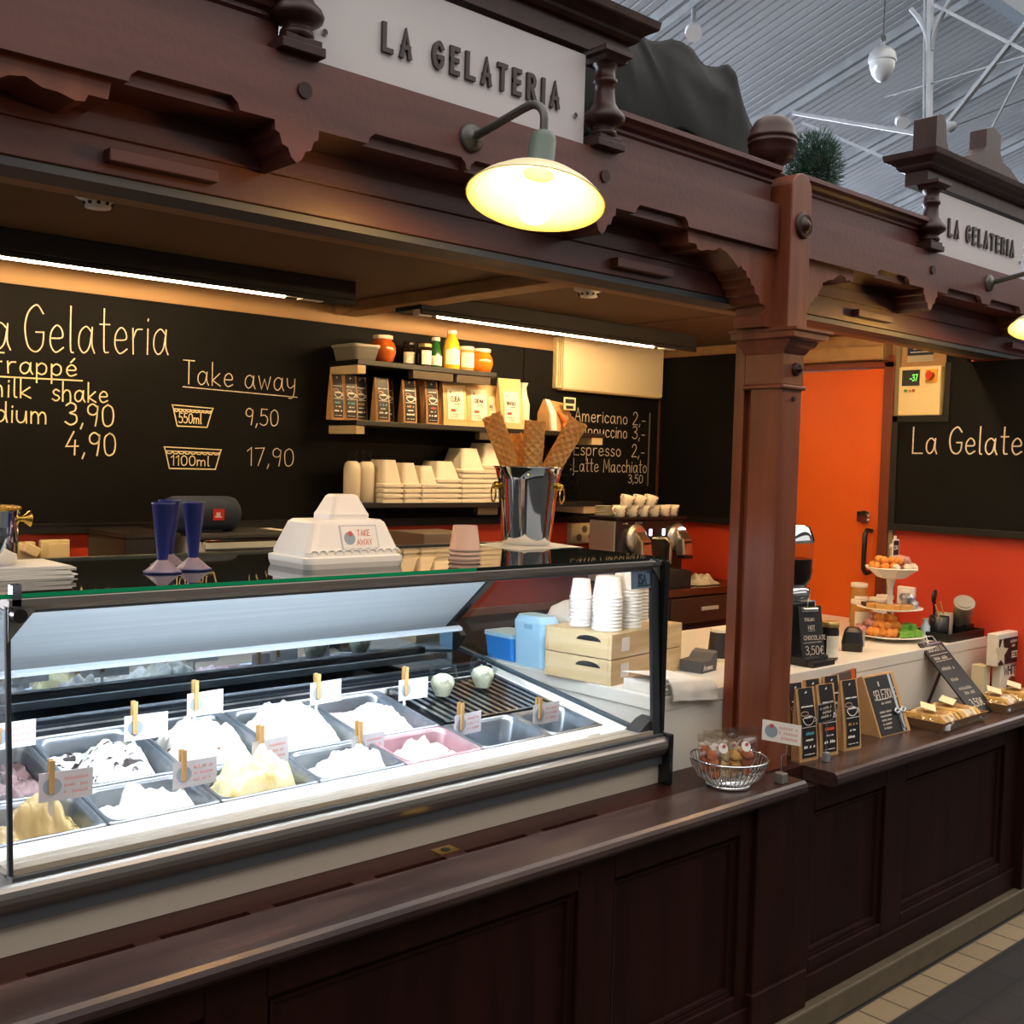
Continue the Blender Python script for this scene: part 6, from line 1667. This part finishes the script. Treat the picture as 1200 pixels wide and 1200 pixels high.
def easel(o, ux, uy, w, h, label, lines, nm, clip=True, leg=True):
    """a black chalk board with a metal clip and writing on it"""
    o, ux, uy = Vector(o), Vector(ux).normalized(), Vector(uy).normalized()
    n = ux.cross(uy)
    t = thing(nm, label, 'chalkboard', o)
    bd = MB().slab(o, ux, uy, w, h, .006).obj('board', mat('slate_black', '#1b1a19', 0.55), t)
    mb = MB()
    for s, x, y, hh, ww in lines:
        if s == '_':
            mb.stroke([(0, 0), (hh, 0.04 * hh)], o + n * .0002 + ux * x + uy * y, ux, uy, n, 1, ww, .0004, 0)
        elif s[0] == '~':
            squiggle(mb, x, y, float(s[1:]), hh, lambda p, m, wd: mb.stroke(p, o + n * .0002, ux, uy, n, 1, ww, .0004, 0), 0, ww, int(x * 999 + y * 777))
        else:
            mb.text(s, o + n * .0002 + ux * x + uy * y, ux, uy, hh, ww, .0004)
    mb.obj('chalk_lettering', CHALK, bd)
    if clip:
        a = o + ux * w * .5 + uy * (h - .012) + n * .001
        mb = MB().slab(a - ux * w * .36 - uy * .008, ux, uy, w * .72, .016, .001)
        mb.tube([a - ux * w * .30 + n * .004, a + ux * w * .30 + n * .004], .005, 8)
        mb.tube([a - ux * w * .2 + n * .006, a - ux * w * .14 + uy * .028 + n * .012, a + ux * w * .14 + uy * .028 + n * .012, a + ux * w * .2 + n * .006], .002, 6)
        mb.obj('metal_clip', CHROME, t, label='silver spring clip')
    return t, o, ux, uy, n
sx0, sy0 = 3.118, 1.985
t, o, ux, uy, n = easel((sx0 - .004, sy0 + .018, WZ + .018), (.94, -.34, 0), (0.07, .19, 1), .092, .178, 'small black clip board with the hot chocolate price, in front of the dispenser', [('ITALIAN', .022, .128, .010, .0014), ('HOT', .034, .100, .013, .0016), ('_', .034, .095, .026, .0012), ('CHOCOLATE', .012, .066, .014, .0015), ('_', .010, .056, .072, .0014), ('3,50$', .016, .018, .027, .0021)], 'price_clipboard')
MB().bx(sx0 - .012, sx0 + .115, sy0 - .03, sy0 + .05, WZ, WZ + .018).obj('board_foot', BLACK, t, bevel=0.002)
jar('spread_jar', 'dark jar with a gold lid and a curved white label beside the hot chocolate sign', 3.30, 2.02, WZ, [(.027, 0), (.030, .004), (.030, .10), (.028, .108), (.028, .113)], .030, .12, [DJAR, GLIDL], (.012, .085, -2.9, -0.9, .0306), LABW, lidh=.018)
t = thing('card_terminal', 'small black device lying on the white counter', 'device', (3.55, 2.08, WZ), 0.5)
MB().loft([rrect(.085, .07, .012, 0), rrect(.09, .075, .012, .03), rrect(.075, .06, .012, .07), rrect(.05, .04, .01, .082)]).obj('device_body', BLACK, t, world=False, bevel=0.003)
MB().bx(-.03, -.02, -.042, -.034, .02, .075).obj('white_strip', mat('strip_grey', '#b9b4ab', .4), t, world=False)

# tiered stand with sweets
PX, PY = 3.92, 2.145
t = thing('tiered_stand', 'white three tier stand loaded with sweets', 'cake stand', (PX, PY, WZ))
PORC = mat('stand_white', '#efe8da', 0.3, spec=0.6)
MB().lathe([(.07, .0), (.075, .006), (.10, .012), (.138, .018), (.139, .022), (.10, .018), (.001, .016)], (PX, PY, WZ), 40, caps=False).obj('lower_plate', PORC, t)
MB().lathe([(.03, .113), (.08, .115), (.122, .122), (.123, .126), (.08, .121), (.001, .119)], (PX, PY, WZ), 40, caps=False).obj('middle_plate', PORC, t)
sq = lambda w, z: [(PX + a * w, PY + b * w, WZ + z) for a, b in ((1, 0), (.62, .62), (0, 1), (-.62, .62), (-1, 0), (-.62, -.62), (0, -1), (.62, -.62))]
MB().loft([sq(.035, .235), sq(.06, .240), sq(.088, .262), sq(.112, .276), sq(.109, .279), sq(.084, .268), sq(.05, .25)]).obj('top_bowl', PORC, t)
MB().lathe([(.024, .016), (.014, .03), (.010, .06), (.010, .118)], (PX, PY, WZ), 20).lathe([(.012, .119), (.010, .15), (.011, .2), (.02, .237)], (PX, PY, WZ), 20).lathe([(.008, .25), (.008, .35), (.011, .352), (.011, .362), (.006, .37)], (PX, PY, WZ), 16).obj('stem', PORC, t)
mb = MB().bx(PX - .027, PX + .012, PY - .016, PY - .012, WZ + .345, WZ + .412)
f = thing('price_tag', 'small black price tag on a white stick above the sweets', 'price tag', (PX, PY - .014, WZ + .345))
MB().bx(PX - .022, PX + .022, PY - .016, PY - .012, WZ + .322, WZ + .386).obj('tag_frame', PAPER, f)
MB().bx(PX - .019, PX + .019, PY - .0168, PY - .016, WZ + .326, WZ + .382).obj('tag_face', LABELB, f)
mb = MB(); mb.text('2,50', (PX - .015, PY - .0168, WZ + .348), XA, ZA, .015, .0018, .0004, 0, .85); mb.obj('tag_lettering', PAPER, f)
MB().cyl((PX, PY - .011, WZ + .30), (PX, PY - .011, WZ + .40), .0055, 10).obj('tag_stick', PORC, f)
CO = mat('candy_orange', '#e8862a', .55, c2='#f0a24a', scale=(90, 90, 90), bump=.3)
CPK = mat('candy_pink', '#c07a78', .6, c2='#d9a49c', scale=(90, 90, 90), bump=.3)
CW = mat('candy_white', '#efe3cc', .6, c2='#e2d3b6', scale=(60, 60, 60))
CG = mat('candy_green', '#6aa832', .5, c2='#8cc04a', scale=(60, 60, 60), bump=.2)
CB = mat('candy_biscuit', '#d8a455', .6, c2='#c98c3e', scale=(60, 60, 60))
CS = mat('candy_silver', '#b9bcc2', .3, .7)
CD = mat('candy_dark', '#4a2420', .45)
cache = {}
def candy(kind, m, x, y, z, r, label, grp, sc=(1, 1, 1), name='sweet', seed=0):
    key = (kind, seed % 3)
    if key not in cache:
        mb = MB()
        if kind == 'cube':
            mb.bx(-1, 1, -1, 1, -1, 1)
        else:
            mb.sphere((0, 0, 0), 1, 9, nz=.35, seed=seed % 3)
        me = mb.obj('sweet', m).data
        cache[key + (0,)] = me
        bpy.data.objects.remove(bpy.data.objects[[o.name for o in COL.objects if o.data == me][0]])
        cache[key] = me
    k2 = key + (m.name,)
    if k2 not in cache:
        me = cache[key].copy(); me.materials.clear(); me.materials.append(m); cache[k2] = me
    o = bpy.data.objects.new(name, cache[k2]); COL.objects.link(o)
    o.location = (x, y, z); o.scale = (r * sc[0], r * sc[1], r * sc[2]); o.rotation_euler = (0, 0, seed * 1.3)
    if kind == 'cube':
        b = o.modifiers.new('bevel', 'BEVEL'); b.width = .25; b.segments = 2
    tag(o, label, 'sweet', grp)
rr = random.Random(11)
def heap(cx, cy, a0, a1, r0, r1, z, n, kind, m, r, label, grp, layers=1, sc=(1, 1, 1), near=0):
    for L in range(layers):
        for k in range(n):
            a = math.radians(a0 + (a1 - a0) * (k + .5 * (L % 2) + rr.uniform(-.15, .15)) / max(1, n - 1))
            R = rr.uniform(r0, r1) * (1 - .22 * L)
            candy(kind, m, cx + R * cos(a), cy + R * sin(a), z + r * sc[2] * .95 + L * r * 1.45, r * rr.uniform(.9, 1.08), label, grp, sc, seed=rr.randint(0, 99))
heap(PX, PY, 135, 220, .055, .078, WZ + .266, 4, 'ball', CO, .017, 'orange sugared sweet in the top bowl', 'orange sweets, top bowl', 2)
heap(PX, PY, 262, 350, .045, .072, WZ + .266, 5, 'ball', CPK, .017, 'dusky pink sugared sweet in the top bowl', 'pink sweets, top bowl', 2)
heap(PX, PY, 225, 285, .078, .082, WZ + .268, 3, 'ball', CW, .015, 'white sweet at the rim of the top bowl', 'white sweets, top bowl')
heap(PX, PY, 150, 262, .07, .095, WZ + .123, 7, 'cube', CB, .014, 'golden biscuit square on the middle plate', 'biscuits, middle plate', 1, (1.2, 1.2, .7))
heap(PX, PY, 280, 325, .075, .1, WZ + .123, 3, 'ball', CS, .016, 'silver wrapped sweet on the middle plate', 'silver sweets, middle plate', 2)
heap(PX, PY, 110, 140, .06, .09, WZ + .123, 3, 'cube', CD, .014, 'dark chocolate bar piece on the middle plate', 'chocolate pieces, middle plate', 1, (1.3, 1, .6))
heap(PX, PY, 172, 225, .085, .112, WZ + .02, 5, 'ball', CO, .017, 'orange sugared sweet on the lower plate', 'orange sweets, lower plate', 3)
heap(PX, PY, 128, 165, .085, .11, WZ + .02, 4, 'ball', CPK, .017, 'dusky pink sugared sweet on the lower plate', 'pink sweets, lower plate', 3)
heap(PX, PY, 237, 310, .075, .112, WZ + .022, 6, 'cube', CG, .0135, 'green sugared jelly cube on the lower plate', 'green jellies, lower plate', 2, (1.15, 1.15, .85))
# jars behind the stand
for k, (x, y, lb) in enumerate(((3.985, 2.31, 'jar with a white lid and label behind the left rim of the tiered stand'), (4.12, 2.31, 'jar with a white lid and label straight behind the stem of the tiered stand'), (4.235, 2.34, 'jar with a white lid and label behind the right rim of the tiered stand'))):
    jar('jam_jar', lb, x, y, WZ, [(.033, 0), (.036, .004), (.036, .10), (.031, .112)], .034, .1, [mat('jam_amber', '#b8813c', .2, spec=.6), mat('lid_white', '#e9dcc8', 0.4)], (.012, .085, -3.1, -0.7, .0366), PAPER, lidh=.018)
jar('jam_jar', 'taller jar with a white lid behind the middle plate of the tiered stand', 4.20, 2.44, WZ, [(.033, 0), (.036, .004), (.036, .14), (.031, .155)], .034, .1, [mat('jam_amber', '#b8813c', .2, spec=.6), mat('lid_white', '#e9dcc8', 0.4)], (.012, .12, -3.1, -0.7, .0366), LABW, lidh=.018)
t = thing('glass_figurine', 'small pale blue glass bottle at the right rim of the lower plate', 'bottle', (4.03, 2.08, WZ))
MB().lathe([(.016, 0), (.018, .004), (.018, .05), (.010, .062), (.010, .075), (.012, .08)], (4.045, 2.06, WZ), 16).obj('bottle_body', mat('pale_blue_glass', '#b9cfdb', .15, spec=.7), t)
# tray with mugs and the canister of spoons
t = thing('serving_tray', 'black tray at the back of the white counter under the mugs', 'tray', (4.15, 2.03, WZ))
MB().bx(4.03, 4.325, 1.955, 2.12, WZ, WZ + .008).bx(4.03, 4.325, 1.955, 1.962, WZ + .008, WZ + .032).bx(4.03, 4.325, 2.113, 2.12, WZ + .008, WZ + .032).bx(4.03, 4.037, 1.962, 2.113, WZ + .008, WZ + .032).bx(4.318, 4.325, 1.962, 2.113, WZ + .008, WZ + .032).obj('tray_body', BLACK, t, bevel=0.001)
def mug(x, y, r, h, m, label, sm_):
    z = WZ + .008
    t = thing('mug', label, 'mug', (x, y, z))
    MB().lathe([(r * .9, z), (r * .95, z + .004), (r, z + h), (r * .93, z + h), (r * .86, z + .01)], (x, y, 0), 28).obj('mug_body', m, t)
    MB().cyl((x, y, z + h * .8), (x - .02, y + .01, z + h + .045), .003, 8, r2=.004).obj('spoon', sm_, t, label='wooden stirrer')
mug(4.095, 2.03, .037, .082, BLACK, 'black mug with a stirrer on the black tray', CB)
mug(4.185, 2.055, .034, .085, mat('mug_greige', '#a59a86', .35), 'grey beige mug with a stirrer on the black tray', CB)
t = thing('utensil_canister', 'tilted metal canister leaning over the mugs on the black tray', 'canister', (4.23, 2.0, WZ + .008))
cA = Vector((4.268, 2.025, WZ + .055)); cB = cA + Vector((-.55, -.35, .76)) * .105
MB().cyl(cA, cB, .037, 28).obj('canister_body', mat('dull_silver', '#a8a295', .3, .7), t)
dn = (cB - cA).normalized()
MB().cyl(cB, cB + dn * .008, .040, 28).cyl(cB + dn * .008, cB + dn * .012, .030, 28).obj('canister_lid', mat('dull_silver_light', '#c4beb0', .3, .7), t)
MB().bx(4.235, 4.295, 1.985, 2.05, WZ + .008, WZ + .05).obj('canister_foot', BLACK, t)
t = thing('black_utensils', 'bunch of black spoons standing behind the tilted canister', 'spoons', (4.15, 2.09, WZ + .008))
for k in range(4):
    a = Vector((4.19 + .006 * k, 2.095, WZ + .01)); b = Vector((4.150 + .016 * k, 2.085 + .006 * k, WZ + .135 + .01 * (k % 2)))
    mb = MB().cyl(a, b, .003, 8); mb.sphere(b + Vector((-.002, 0, .016)), .014, 8, sc=(.9, .5, 1.5)); mb.obj('spoon', BLACK, t)

# ================================================================== ON THE LEDGE
LZ = 0.7472
bags = [(2.808, 1.785, 'first slim black coffee bag on the ledge, nearest the post, blue print', INKB), (2.912, 1.782, 'second slim black coffee bag on the ledge, red print behind the small price sign', INKR), (3.032, 1.775, 'third slim black coffee bag on the ledge, standing at the front beside the kraft bag', INKT)]
for k, (x, y, lb, ink) in enumerate(bags):
    coffee_bag('coffee_bag', lb, x, y, LZ, -0.12, .083, .032, .212, KRAFT, LABELB, 'slim', ink, None, lean=.06, seed=90 + k)
for k, (x, y, lb) in enumerate(((2.845, 1.845, 'slim black coffee bag standing behind the first one on the ledge'), (2.945, 1.848, 'slim black coffee bag standing behind the second one on the ledge'), (3.045, 1.845, 'slim black coffee bag standing behind the gap before the third one on the ledge'))):
    coffee_bag('coffee_bag', lb, x, y, LZ, -0.12, .08, .032, .212, KRAFT, LABELB, 'slim', INKB, None, lean=.06, seed=190 + k)
t = thing('kraft_gift_bag', 'large kraft bag with a black printed band and a pale ribbon on the ledge', 'gift bag', (3.335, 1.825, LZ), -0.03)
w, d, h, ln = .185, .085, .185, .40
dep = lambda f: d * (1 - .25 * f) if f < .8 else d * .8 * (1 - .85 * (f - .8) / .2)
sec = lambda f: [(-w / 2, -d / 2 + ln * f * h, f * h), (w / 2, -d / 2 + ln * f * h, f * h), (w / 2, -d / 2 + ln * f * h + dep(f), f * h), (-w / 2 + .006, -d / 2 + ln * f * h + dep(f) * .5, f * h), (-w / 2, -d / 2 + ln * f * h + dep(f), f * h)]
MB().loft([sec(k / 10) for k in range(11)]).obj('bag_body', KRAFT, t, world=False)
fo = Vector((-w / 2, -d / 2, 0)); fe = Vector((-w / 2, -d / 2 + ln * h, h))
fu = (fe - fo).normalized(); fL = (fe - fo).length
bo = fo + Vector((.004, -.002, 0))
bnd = MB().slab(bo + XA * .004 + fu * .004, XA, fu, w - .03, fL - .008, .001).obj('printed_band', LABELB, t, world=False)
mb = MB()
no = bo + XA.cross(fu) * .0006
mb.text('SELEZIONE', no + XA * .026 + fu * .118, XA, fu, .030, .0034, .0003, 0, .80)
st = lambda p, m, wd: mb.stroke(p, no, XA, fu, XA.cross(fu), 1, .0016, .0003, 0)
squiggle(mb, .055, .102, .06, .007, st, 0, .0016, 3)
for q in range(5):
    squiggle(mb, .03, .075 - q * .013, .07 - .006 * q, .006, st, 0, .0016, 60 + q)
mb.stroke([(0, 0), (0, .008)], no + XA * .07 + fu * .165, XA, fu, XA.cross(fu), 1, .008, .0003, 0)
mb.obj('band_lettering', mat('band_ink', '#cfc4b4', .6), bnd, world=False)
mb = MB()
RB = mat('ribbon_pale', '#c4ccd2', .35, .3)
mb.slab(bo + XA * .135 + fu * .004 + XA.cross(fu) * .001, XA, fu, .014, fL - .008, .0008)
kp = bo + XA * .142 + fu * .07 + XA.cross(fu) * .006
for sgn in (-1, 1):
    mb.tube([kp, kp + XA * sgn * .018 + fu * .010, kp + XA * sgn * .034 + fu * .004, kp + XA * sgn * .02 - fu * .006, kp], .004, 8)
mb.sphere(kp, .007, 8)
mb.tube([kp, kp - fu * .03 - XA * .006, kp - fu * .055 - XA * .002], .004, 6)
mb.obj('ribbon', RB, t, world=False, label='pale grey ribbon with a bow')
t = thing('coffee_bag', 'dark bag with an orange corner behind the large kraft bag', 'coffee bag', (3.19, 1.905, LZ), -0.05)
MB().loft([[(-.05, -.025, 0), (.07, -.025, 0), (.07, .025, 0), (-.05, .025, 0)], [(-.05, -.006, .195), (.075, -.006, .205), (.075, .004, .205), (-.05, .004, .195)]]).obj('bag_body', mat('bag_brown', '#5a4a42', .6), t, world=False)
MB().slab((.045, -.010, .165), XA, (0, .1, 1), .022, .04, .001).obj('orange_corner', mat('corner_orange', '#d8521c', .5), t, world=False)
t = thing('price_holder', 'tiny black price sign in a grey block in front of the second coffee bag', 'price sign', (2.84, 1.735, LZ))
MB().bx(2.83, 2.85, 1.725, 1.742, LZ, LZ + .028).obj('holder_block', GREY, t, bevel=0.002)
MB().tube([(2.84, 1.735, LZ + .028), (2.838, 1.735, LZ + .12)], .0012, 6).obj('holder_wire', CHROME, t)
mb = MB().slab((2.782, 1.732, .868), (1, -.05, .02), ZA, .078, .056, .002)
mb.obj('sign_rim', mat('rim_grey', '#8d8d88', .5), t)
MB().slab((2.785, 1.7305, .871), (1, -.05, .02), ZA, .072, .050, .001).obj('sign_face', LABELB, t)
mb = MB()
for q in range(3):
    squiggle(mb, .008, .036 - q * .013, .055, .008, lambda p, m, wd: mb.stroke(p, Vector((2.785, 1.7303, .871)), Vector((1, -.05, .02)).normalized(), ZA, -YA, 1, .0016, .0003, 0), 0, .0016, 30 + q)
mb.obj('sign_lettering', CHALK, t)

# wire basket with bags of cookies
bx0, by0 = 2.405, 1.762
t = thing('wire_basket', 'oval silver wire basket holding bags of cookies', 'basket', (bx0, by0, LZ))
mb = MB()
def ring(r, z, th, n=48):
    return [(bx0 + r * cos(2 * pi * k / n), by0 + r * sin(2 * pi * k / n), z) for k in range(n)]
mb.tube(ring(.105, LZ + .078, 0), .003, 8, closed=True)
mb.obj('rim_wire', CHROME, t)
mb = MB().tube(ring(.056, LZ + .006, 0), .005, 8, closed=True).tube(ring(.05, LZ + .016, 0), .002, 6, closed=True)
mb.obj('foot_ring', CHROME, t)
mb = MB()
for k in range(44):
    a = 2 * pi * k / 44
    mb.tube([(bx0 + r * cos(a), by0 + r * sin(a), LZ + z) for r, z in ((.05, .014), (.068, .018), (.085, .03), (.097, .05), (.105, .077))], .0016, 5, caps=False)
mb.obj('wire_bars', CHROME, t)
MB().lathe([(.001, LZ + .016), (.05, LZ + .017), (.052, LZ + .019), (.001, LZ + .019)], (bx0, by0, 0), 32, caps=False).obj('basket_floor', CHROME, t)
COOK = mat('cookie', '#d9b06a', .7, c2='#c7954a', scale=(50, 50, 50), bump=.2)
COOKR = mat('cookie_red', '#b8683c', .7, c2='#a44f30', scale=(50, 50, 50), bump=.2)
COOKW = mat('cookie_pale', '#e2cda2', .7, c2='#d8bc88', scale=(50, 50, 50), bump=.2)
def cello_bag(p, yaw_, lean, w, h, label, ck, seed):
    t = thing('cookie_bag', label, 'cookie bag', p, yaw_)
    def S(side_):
        def fn(u, v):
            x = (u - .5) * w * (1 + .12 * max(0, v - .7) / .3)
            b = sin(u * pi) ** .6 * (sin(min(1, v * 1.25) * pi) ** .7 if v < .8 else 0.0)
            y = side_ * (.004 + .022 * b) + lean * v * h + .007 * noise.noise(Vector((u * 6 + seed, v * 9, side_)))
            return (x, y, v * h)
        return fn
    mb = MB().grid(S(-1), 14, 18).grid(S(1), 14, 18)
    mb.obj('cello_wrapper', CELLO, t, world=False)
    rq = random.Random(seed)
    for k in range(6):
        z = .020 + .022 * (k // 2); x = (-.22 + .44 * (k % 2)) * w
        mb = MB(); mb.T = Matrix.Translation((x, lean * z + rq.uniform(-.004, .004), z)) @ Matrix.Rotation(rq.uniform(.5, 1.5), 4, 'X') @ Matrix.Rotation(rq.uniform(-.3, .3), 4, 'Y')
        mb.lathe([(.001, -.006), (.014, -.006), (.017, 0), (.014, .005), (.001, .007)], (0, 0, 0), 18)
        mb.obj('cookie', ck[k % len(ck)], t, world=False)
    mb = MB(); mb.cyl((0, -.020 + lean * h * .6, h * .66), (0, -.0206 + lean * h * .6, h * .662), .014, 18, 0).cyl((.002, -.0206 + lean * h * .6, h * .70), (.002, -.0214 + lean * h * .6, h * .70), .005, 12, 1)
    mb.obj('sticker', [mat('cookie_sticker', '#cfcac2', .5), mat('logo_cherry', '#c8564e', 0.6)], t, world=False)
cello_bag((bx0 - .042, by0 - .005, LZ + .022), -.45, .12, .085, .135, 'cellophane cookie bag leaning at the near rim of the basket', [COOKR, COOKW], 3)
cello_bag((bx0 + .012, by0 - .03, LZ + .024), -.35, -.02, .095, .14, 'upright cellophane cookie bag in the middle of the basket with a round sticker', [COOK, COOKR], 5)
cello_bag((bx0 + .04, by0 + .03, LZ + .022), -.6, -.15, .085, .12, 'cellophane cookie bag at the back of the basket', [COOKW, COOK], 8)
cello_bag((bx0 - .01, by0 + .045, LZ + .022), -.4, .1, .08, .11, 'low cellophane cookie bag behind the middle of the basket', [COOKR, COOK], 9)
# label card in a clip beside the basket
t = thing('label_holder', 'white label card clipped on a wire in a grey block beside the wire basket', 'label', (2.545, 1.69, LZ))
MB().bx(2.531, 2.559, 1.676, 1.704, LZ, LZ + .028).obj('holder_block', mat('block_grey', '#6f6a64', .4), t, bevel=0.003)
MB().tube([(2.545, 1.69, LZ + .028), (2.545, 1.69, LZ + .075), (2.542, 1.672, LZ + .085), (2.540, 1.672, LZ + .125)], .0016, 6).obj('holder_wire', CHROME, t)
cu = Vector((2.545 - 2.516, 1.628 - 1.73, -.002)).normalized()
co_ = Vector((2.514, 1.735, .862))
crd = MB().slab(co_, cu, ZA, .108, .056, .001).obj('card', PAPER, t)
n_ = cu.cross(ZA)
mb = MB().cyl(co_ + cu * .026 + ZA * .028, co_ + cu * .026 + ZA * .028 + n_ * .0007, .018, 20, 0).cyl(co_ + cu * .027 + ZA * .042, co_ + cu * .027 + ZA * .042 + n_ * .0012, .006, 12, 1)
mb.obj('card_logo', [BLUEINK, mat('logo_cherry', '#c8564e', 0.6)], crd)
mb = MB()
for q in range(3):
    squiggle(mb, .048, .038 - q * .014, .052, .008, lambda p, m, wd: mb.stroke(p, co_ + n_ * .0002, cu, ZA, n_, 1, .0016, .0003, 0), 0, .0016, 70 + q)
mb.obj('card_lettering', PINKINK, crd)

# cookie trays
def tray(x0, x1, y0, y1, label):
    t = thing('cookie_tray', label, 'tray', ((x0 + x1) / 2, (y0 + y1) / 2, LZ))
    TR = mat('tray_brown', '#7d5f42', .55)
    lo = lambda e, z: [(x0 + e, y0 + e, LZ + z), (x1 - e, y0 + e, LZ + z), (x1 - e, y1 - e, LZ + z), (x0 + e, y1 - e, LZ + z)]
    MB().loft([lo(.012, 0), lo(0, .034), lo(.004, .034), lo(.016, .004)]).obj('tray_body', TR, t)
tray(3.46, 3.79, 1.685, 1.86, 'shallow brown tray with wrapped biscotti beside the kraft gift bag')
tray(3.935, 4.30, 1.685, 1.83, 'shallow brown tray with wrapped biscotti at the ledge end, beyond the leaning board')
def biscotti_pack(x, y, rz, label, seed, L=.15):
    t = thing('biscotti_pack', label, 'biscuit pack', (x, y, LZ + .006), rz)
    rq = random.Random(seed)
    for k in range(5):
        mb = MB(); mb.T = Matrix.Translation((-.052 + k * .025, rq.uniform(-.006, .006), .024)) @ Matrix.Rotation(rq.uniform(-.25, .25), 4, 'Y') @ Matrix.Rotation(rq.uniform(-.08, .08), 4, 'Z')
        q = [(-L / 2, 0), (-L / 2 + .01, -.018), (L / 2 - .02, -.02), (L / 2, -.004), (L / 2 - .008, .018), (-L / 2 + .02, .02)]
        mb.prism(q, 'x', -.009, .009)
        mb.obj('biscotto', [COOK, COOKW][k % 2], t, world=False, bevel=0.004)
    def S(u, v):
        e = sin(u * pi) ** .5 * sin(v * pi) ** .4
        return ((u - .5) * .155, (v - .5) * (L + .012), .004 + .050 * e + .006 * noise.noise(Vector((u * 9 + seed, v * 9, 0))) * e)
    MB().grid(S, 18, 18).obj('cello_wrapper', CELLO, t, world=False)
    mb = MB(); mb.T = Matrix.Translation((-.02, .01, .062)) @ Matrix.Rotation(.25, 4, 'X') @ Matrix.Rotation(.4, 4, 'Z')
    mb.bx(-.035, .035, -.025, .025, 0, .0012)
    mb.obj('paper_tag', mat('tag_cream', '#ead9b0', .6), t, world=False)
biscotti_pack(3.545, 1.765, .12, 'cellophane pack of biscotti in the first tray, next to the kraft gift bag', 2)
biscotti_pack(3.70, 1.77, -.1, 'cellophane pack of biscotti in the first tray, next to the leaning board', 4)
biscotti_pack(4.03, 1.758, .1, 'cellophane pack of biscotti in the second tray, next to the leaning board', 6, .12)
biscotti_pack(4.20, 1.758, 0, 'cellophane pack of biscotti in the second tray, in front of the lettered box', 8, .12)
# leaning biscotti board
t, o, ux, uy, n = easel((3.818, 1.748, LZ + .004), (1, -.06, 0), (0.0, .70, .714), .15, .315, 'tall black clip board with biscotti prices leaning back over the ledge', [('BISCOTTI', .022, .272, .024, .0022), ('_', .012, .256, .125, .0018), ('~.10', .022, .236, .013, .0022), ('_', .02, .228, .11, .0016), ('~.085', .02, .190, .014, .0018), ('~.05', .025, .142, .014, .0018), ('~.085', .03, .102, .013, .0018), ('~.07', .045, .082, .013, .0018), ('3,50$', .036, .03, .030, .0026)], 'menu_clipboard')
a = o + ux * .03 + uy * .20 - n * .006
MB().cyl(a, (a.x - .02, 1.93, LZ), .006, 8).obj('prop_leg', WOODD, t)

# boxes at the far end of the ledge
t = thing('tea_box', 'small plain cream box under the star box at the end of the ledge', 'box', (4.17, 1.885, LZ))
MB().bx(4.15, 4.205, 1.87, 1.92, LZ, LZ + .125).obj('box_body', mat('box_cream', '#d9c9a6', .5), t, bevel=0.002)
t = thing('lettered_box', 'white box with dark lettering and a round brown picture at the end of the ledge', 'box', (4.28, 1.84, LZ))
MB().bx(4.215, 4.42, 1.835, 1.868, LZ, LZ + .125).obj('box_body', mat('box_white', '#e4dbc8', .5), t, bevel=0.002)
mb = MB(); mb.text('WHITE', (4.245, 1.8348, LZ + .085), XA, ZA, .031, .0062, .0005, 0, 1.3); mb.obj('box_lettering', mat('ink_plum', '#2f1a22', .5), t)
MB().cyl((4.315, 1.8349, LZ + .03), (4.315, 1.833, LZ + .03), .045, 24).obj('round_picture', mat('picture_brown', '#5a2c1e', .5, c2='#6d3a28', scale=(40, 40, 40)), t)
t = thing('star_box', 'white box with a black panel and pale star, on top at the ledge end', 'box', (4.26, 1.87, LZ + .125))
z0 = LZ + .1255
MB().bx(4.165, 4.40, 1.83, 1.872, z0, z0 + .125).obj('box_body', mat('box_white', '#e4dbc8', .5), t, bevel=0.004)
bp_ = MB().bx(4.178, 4.375, 1.829, 1.83, z0 + .004, z0 + .105).obj('black_panel', LABELB, t)
mb = MB()
sc_, sr = (4.20, z0 + .052), .058
mb.prism([(sc_[0] + (sr if k % 2 == 0 else sr * .45) * sin(k * pi / 5 + .1), sc_[1] + (sr if k % 2 == 0 else sr * .45) * cos(k * pi / 5 + .1)) for k in range(10)], 'y', 1.828, 1.8292)
mb.obj('pale_star', mat('star_cream', '#dccaa6', .5), bp_)
mb = MB()
st = lambda p, m, wd: mb.stroke(p, Vector((0, 1.8288, 0)), XA, ZA, -YA, 1, .0022, .0004, 0)
squiggle(mb, 4.255, z0 + .085, .08, .012, st, 0, .002, 31); squiggle(mb, 4.28, z0 + .068, .04, .012, st, 0, .002, 32)
for q in range(3):
    squiggle(mb, 4.29, z0 + .045 - q * .010, .05, .005, st, 0, .002, 33 + q)
mb.obj('box_lettering', CHALK, t)
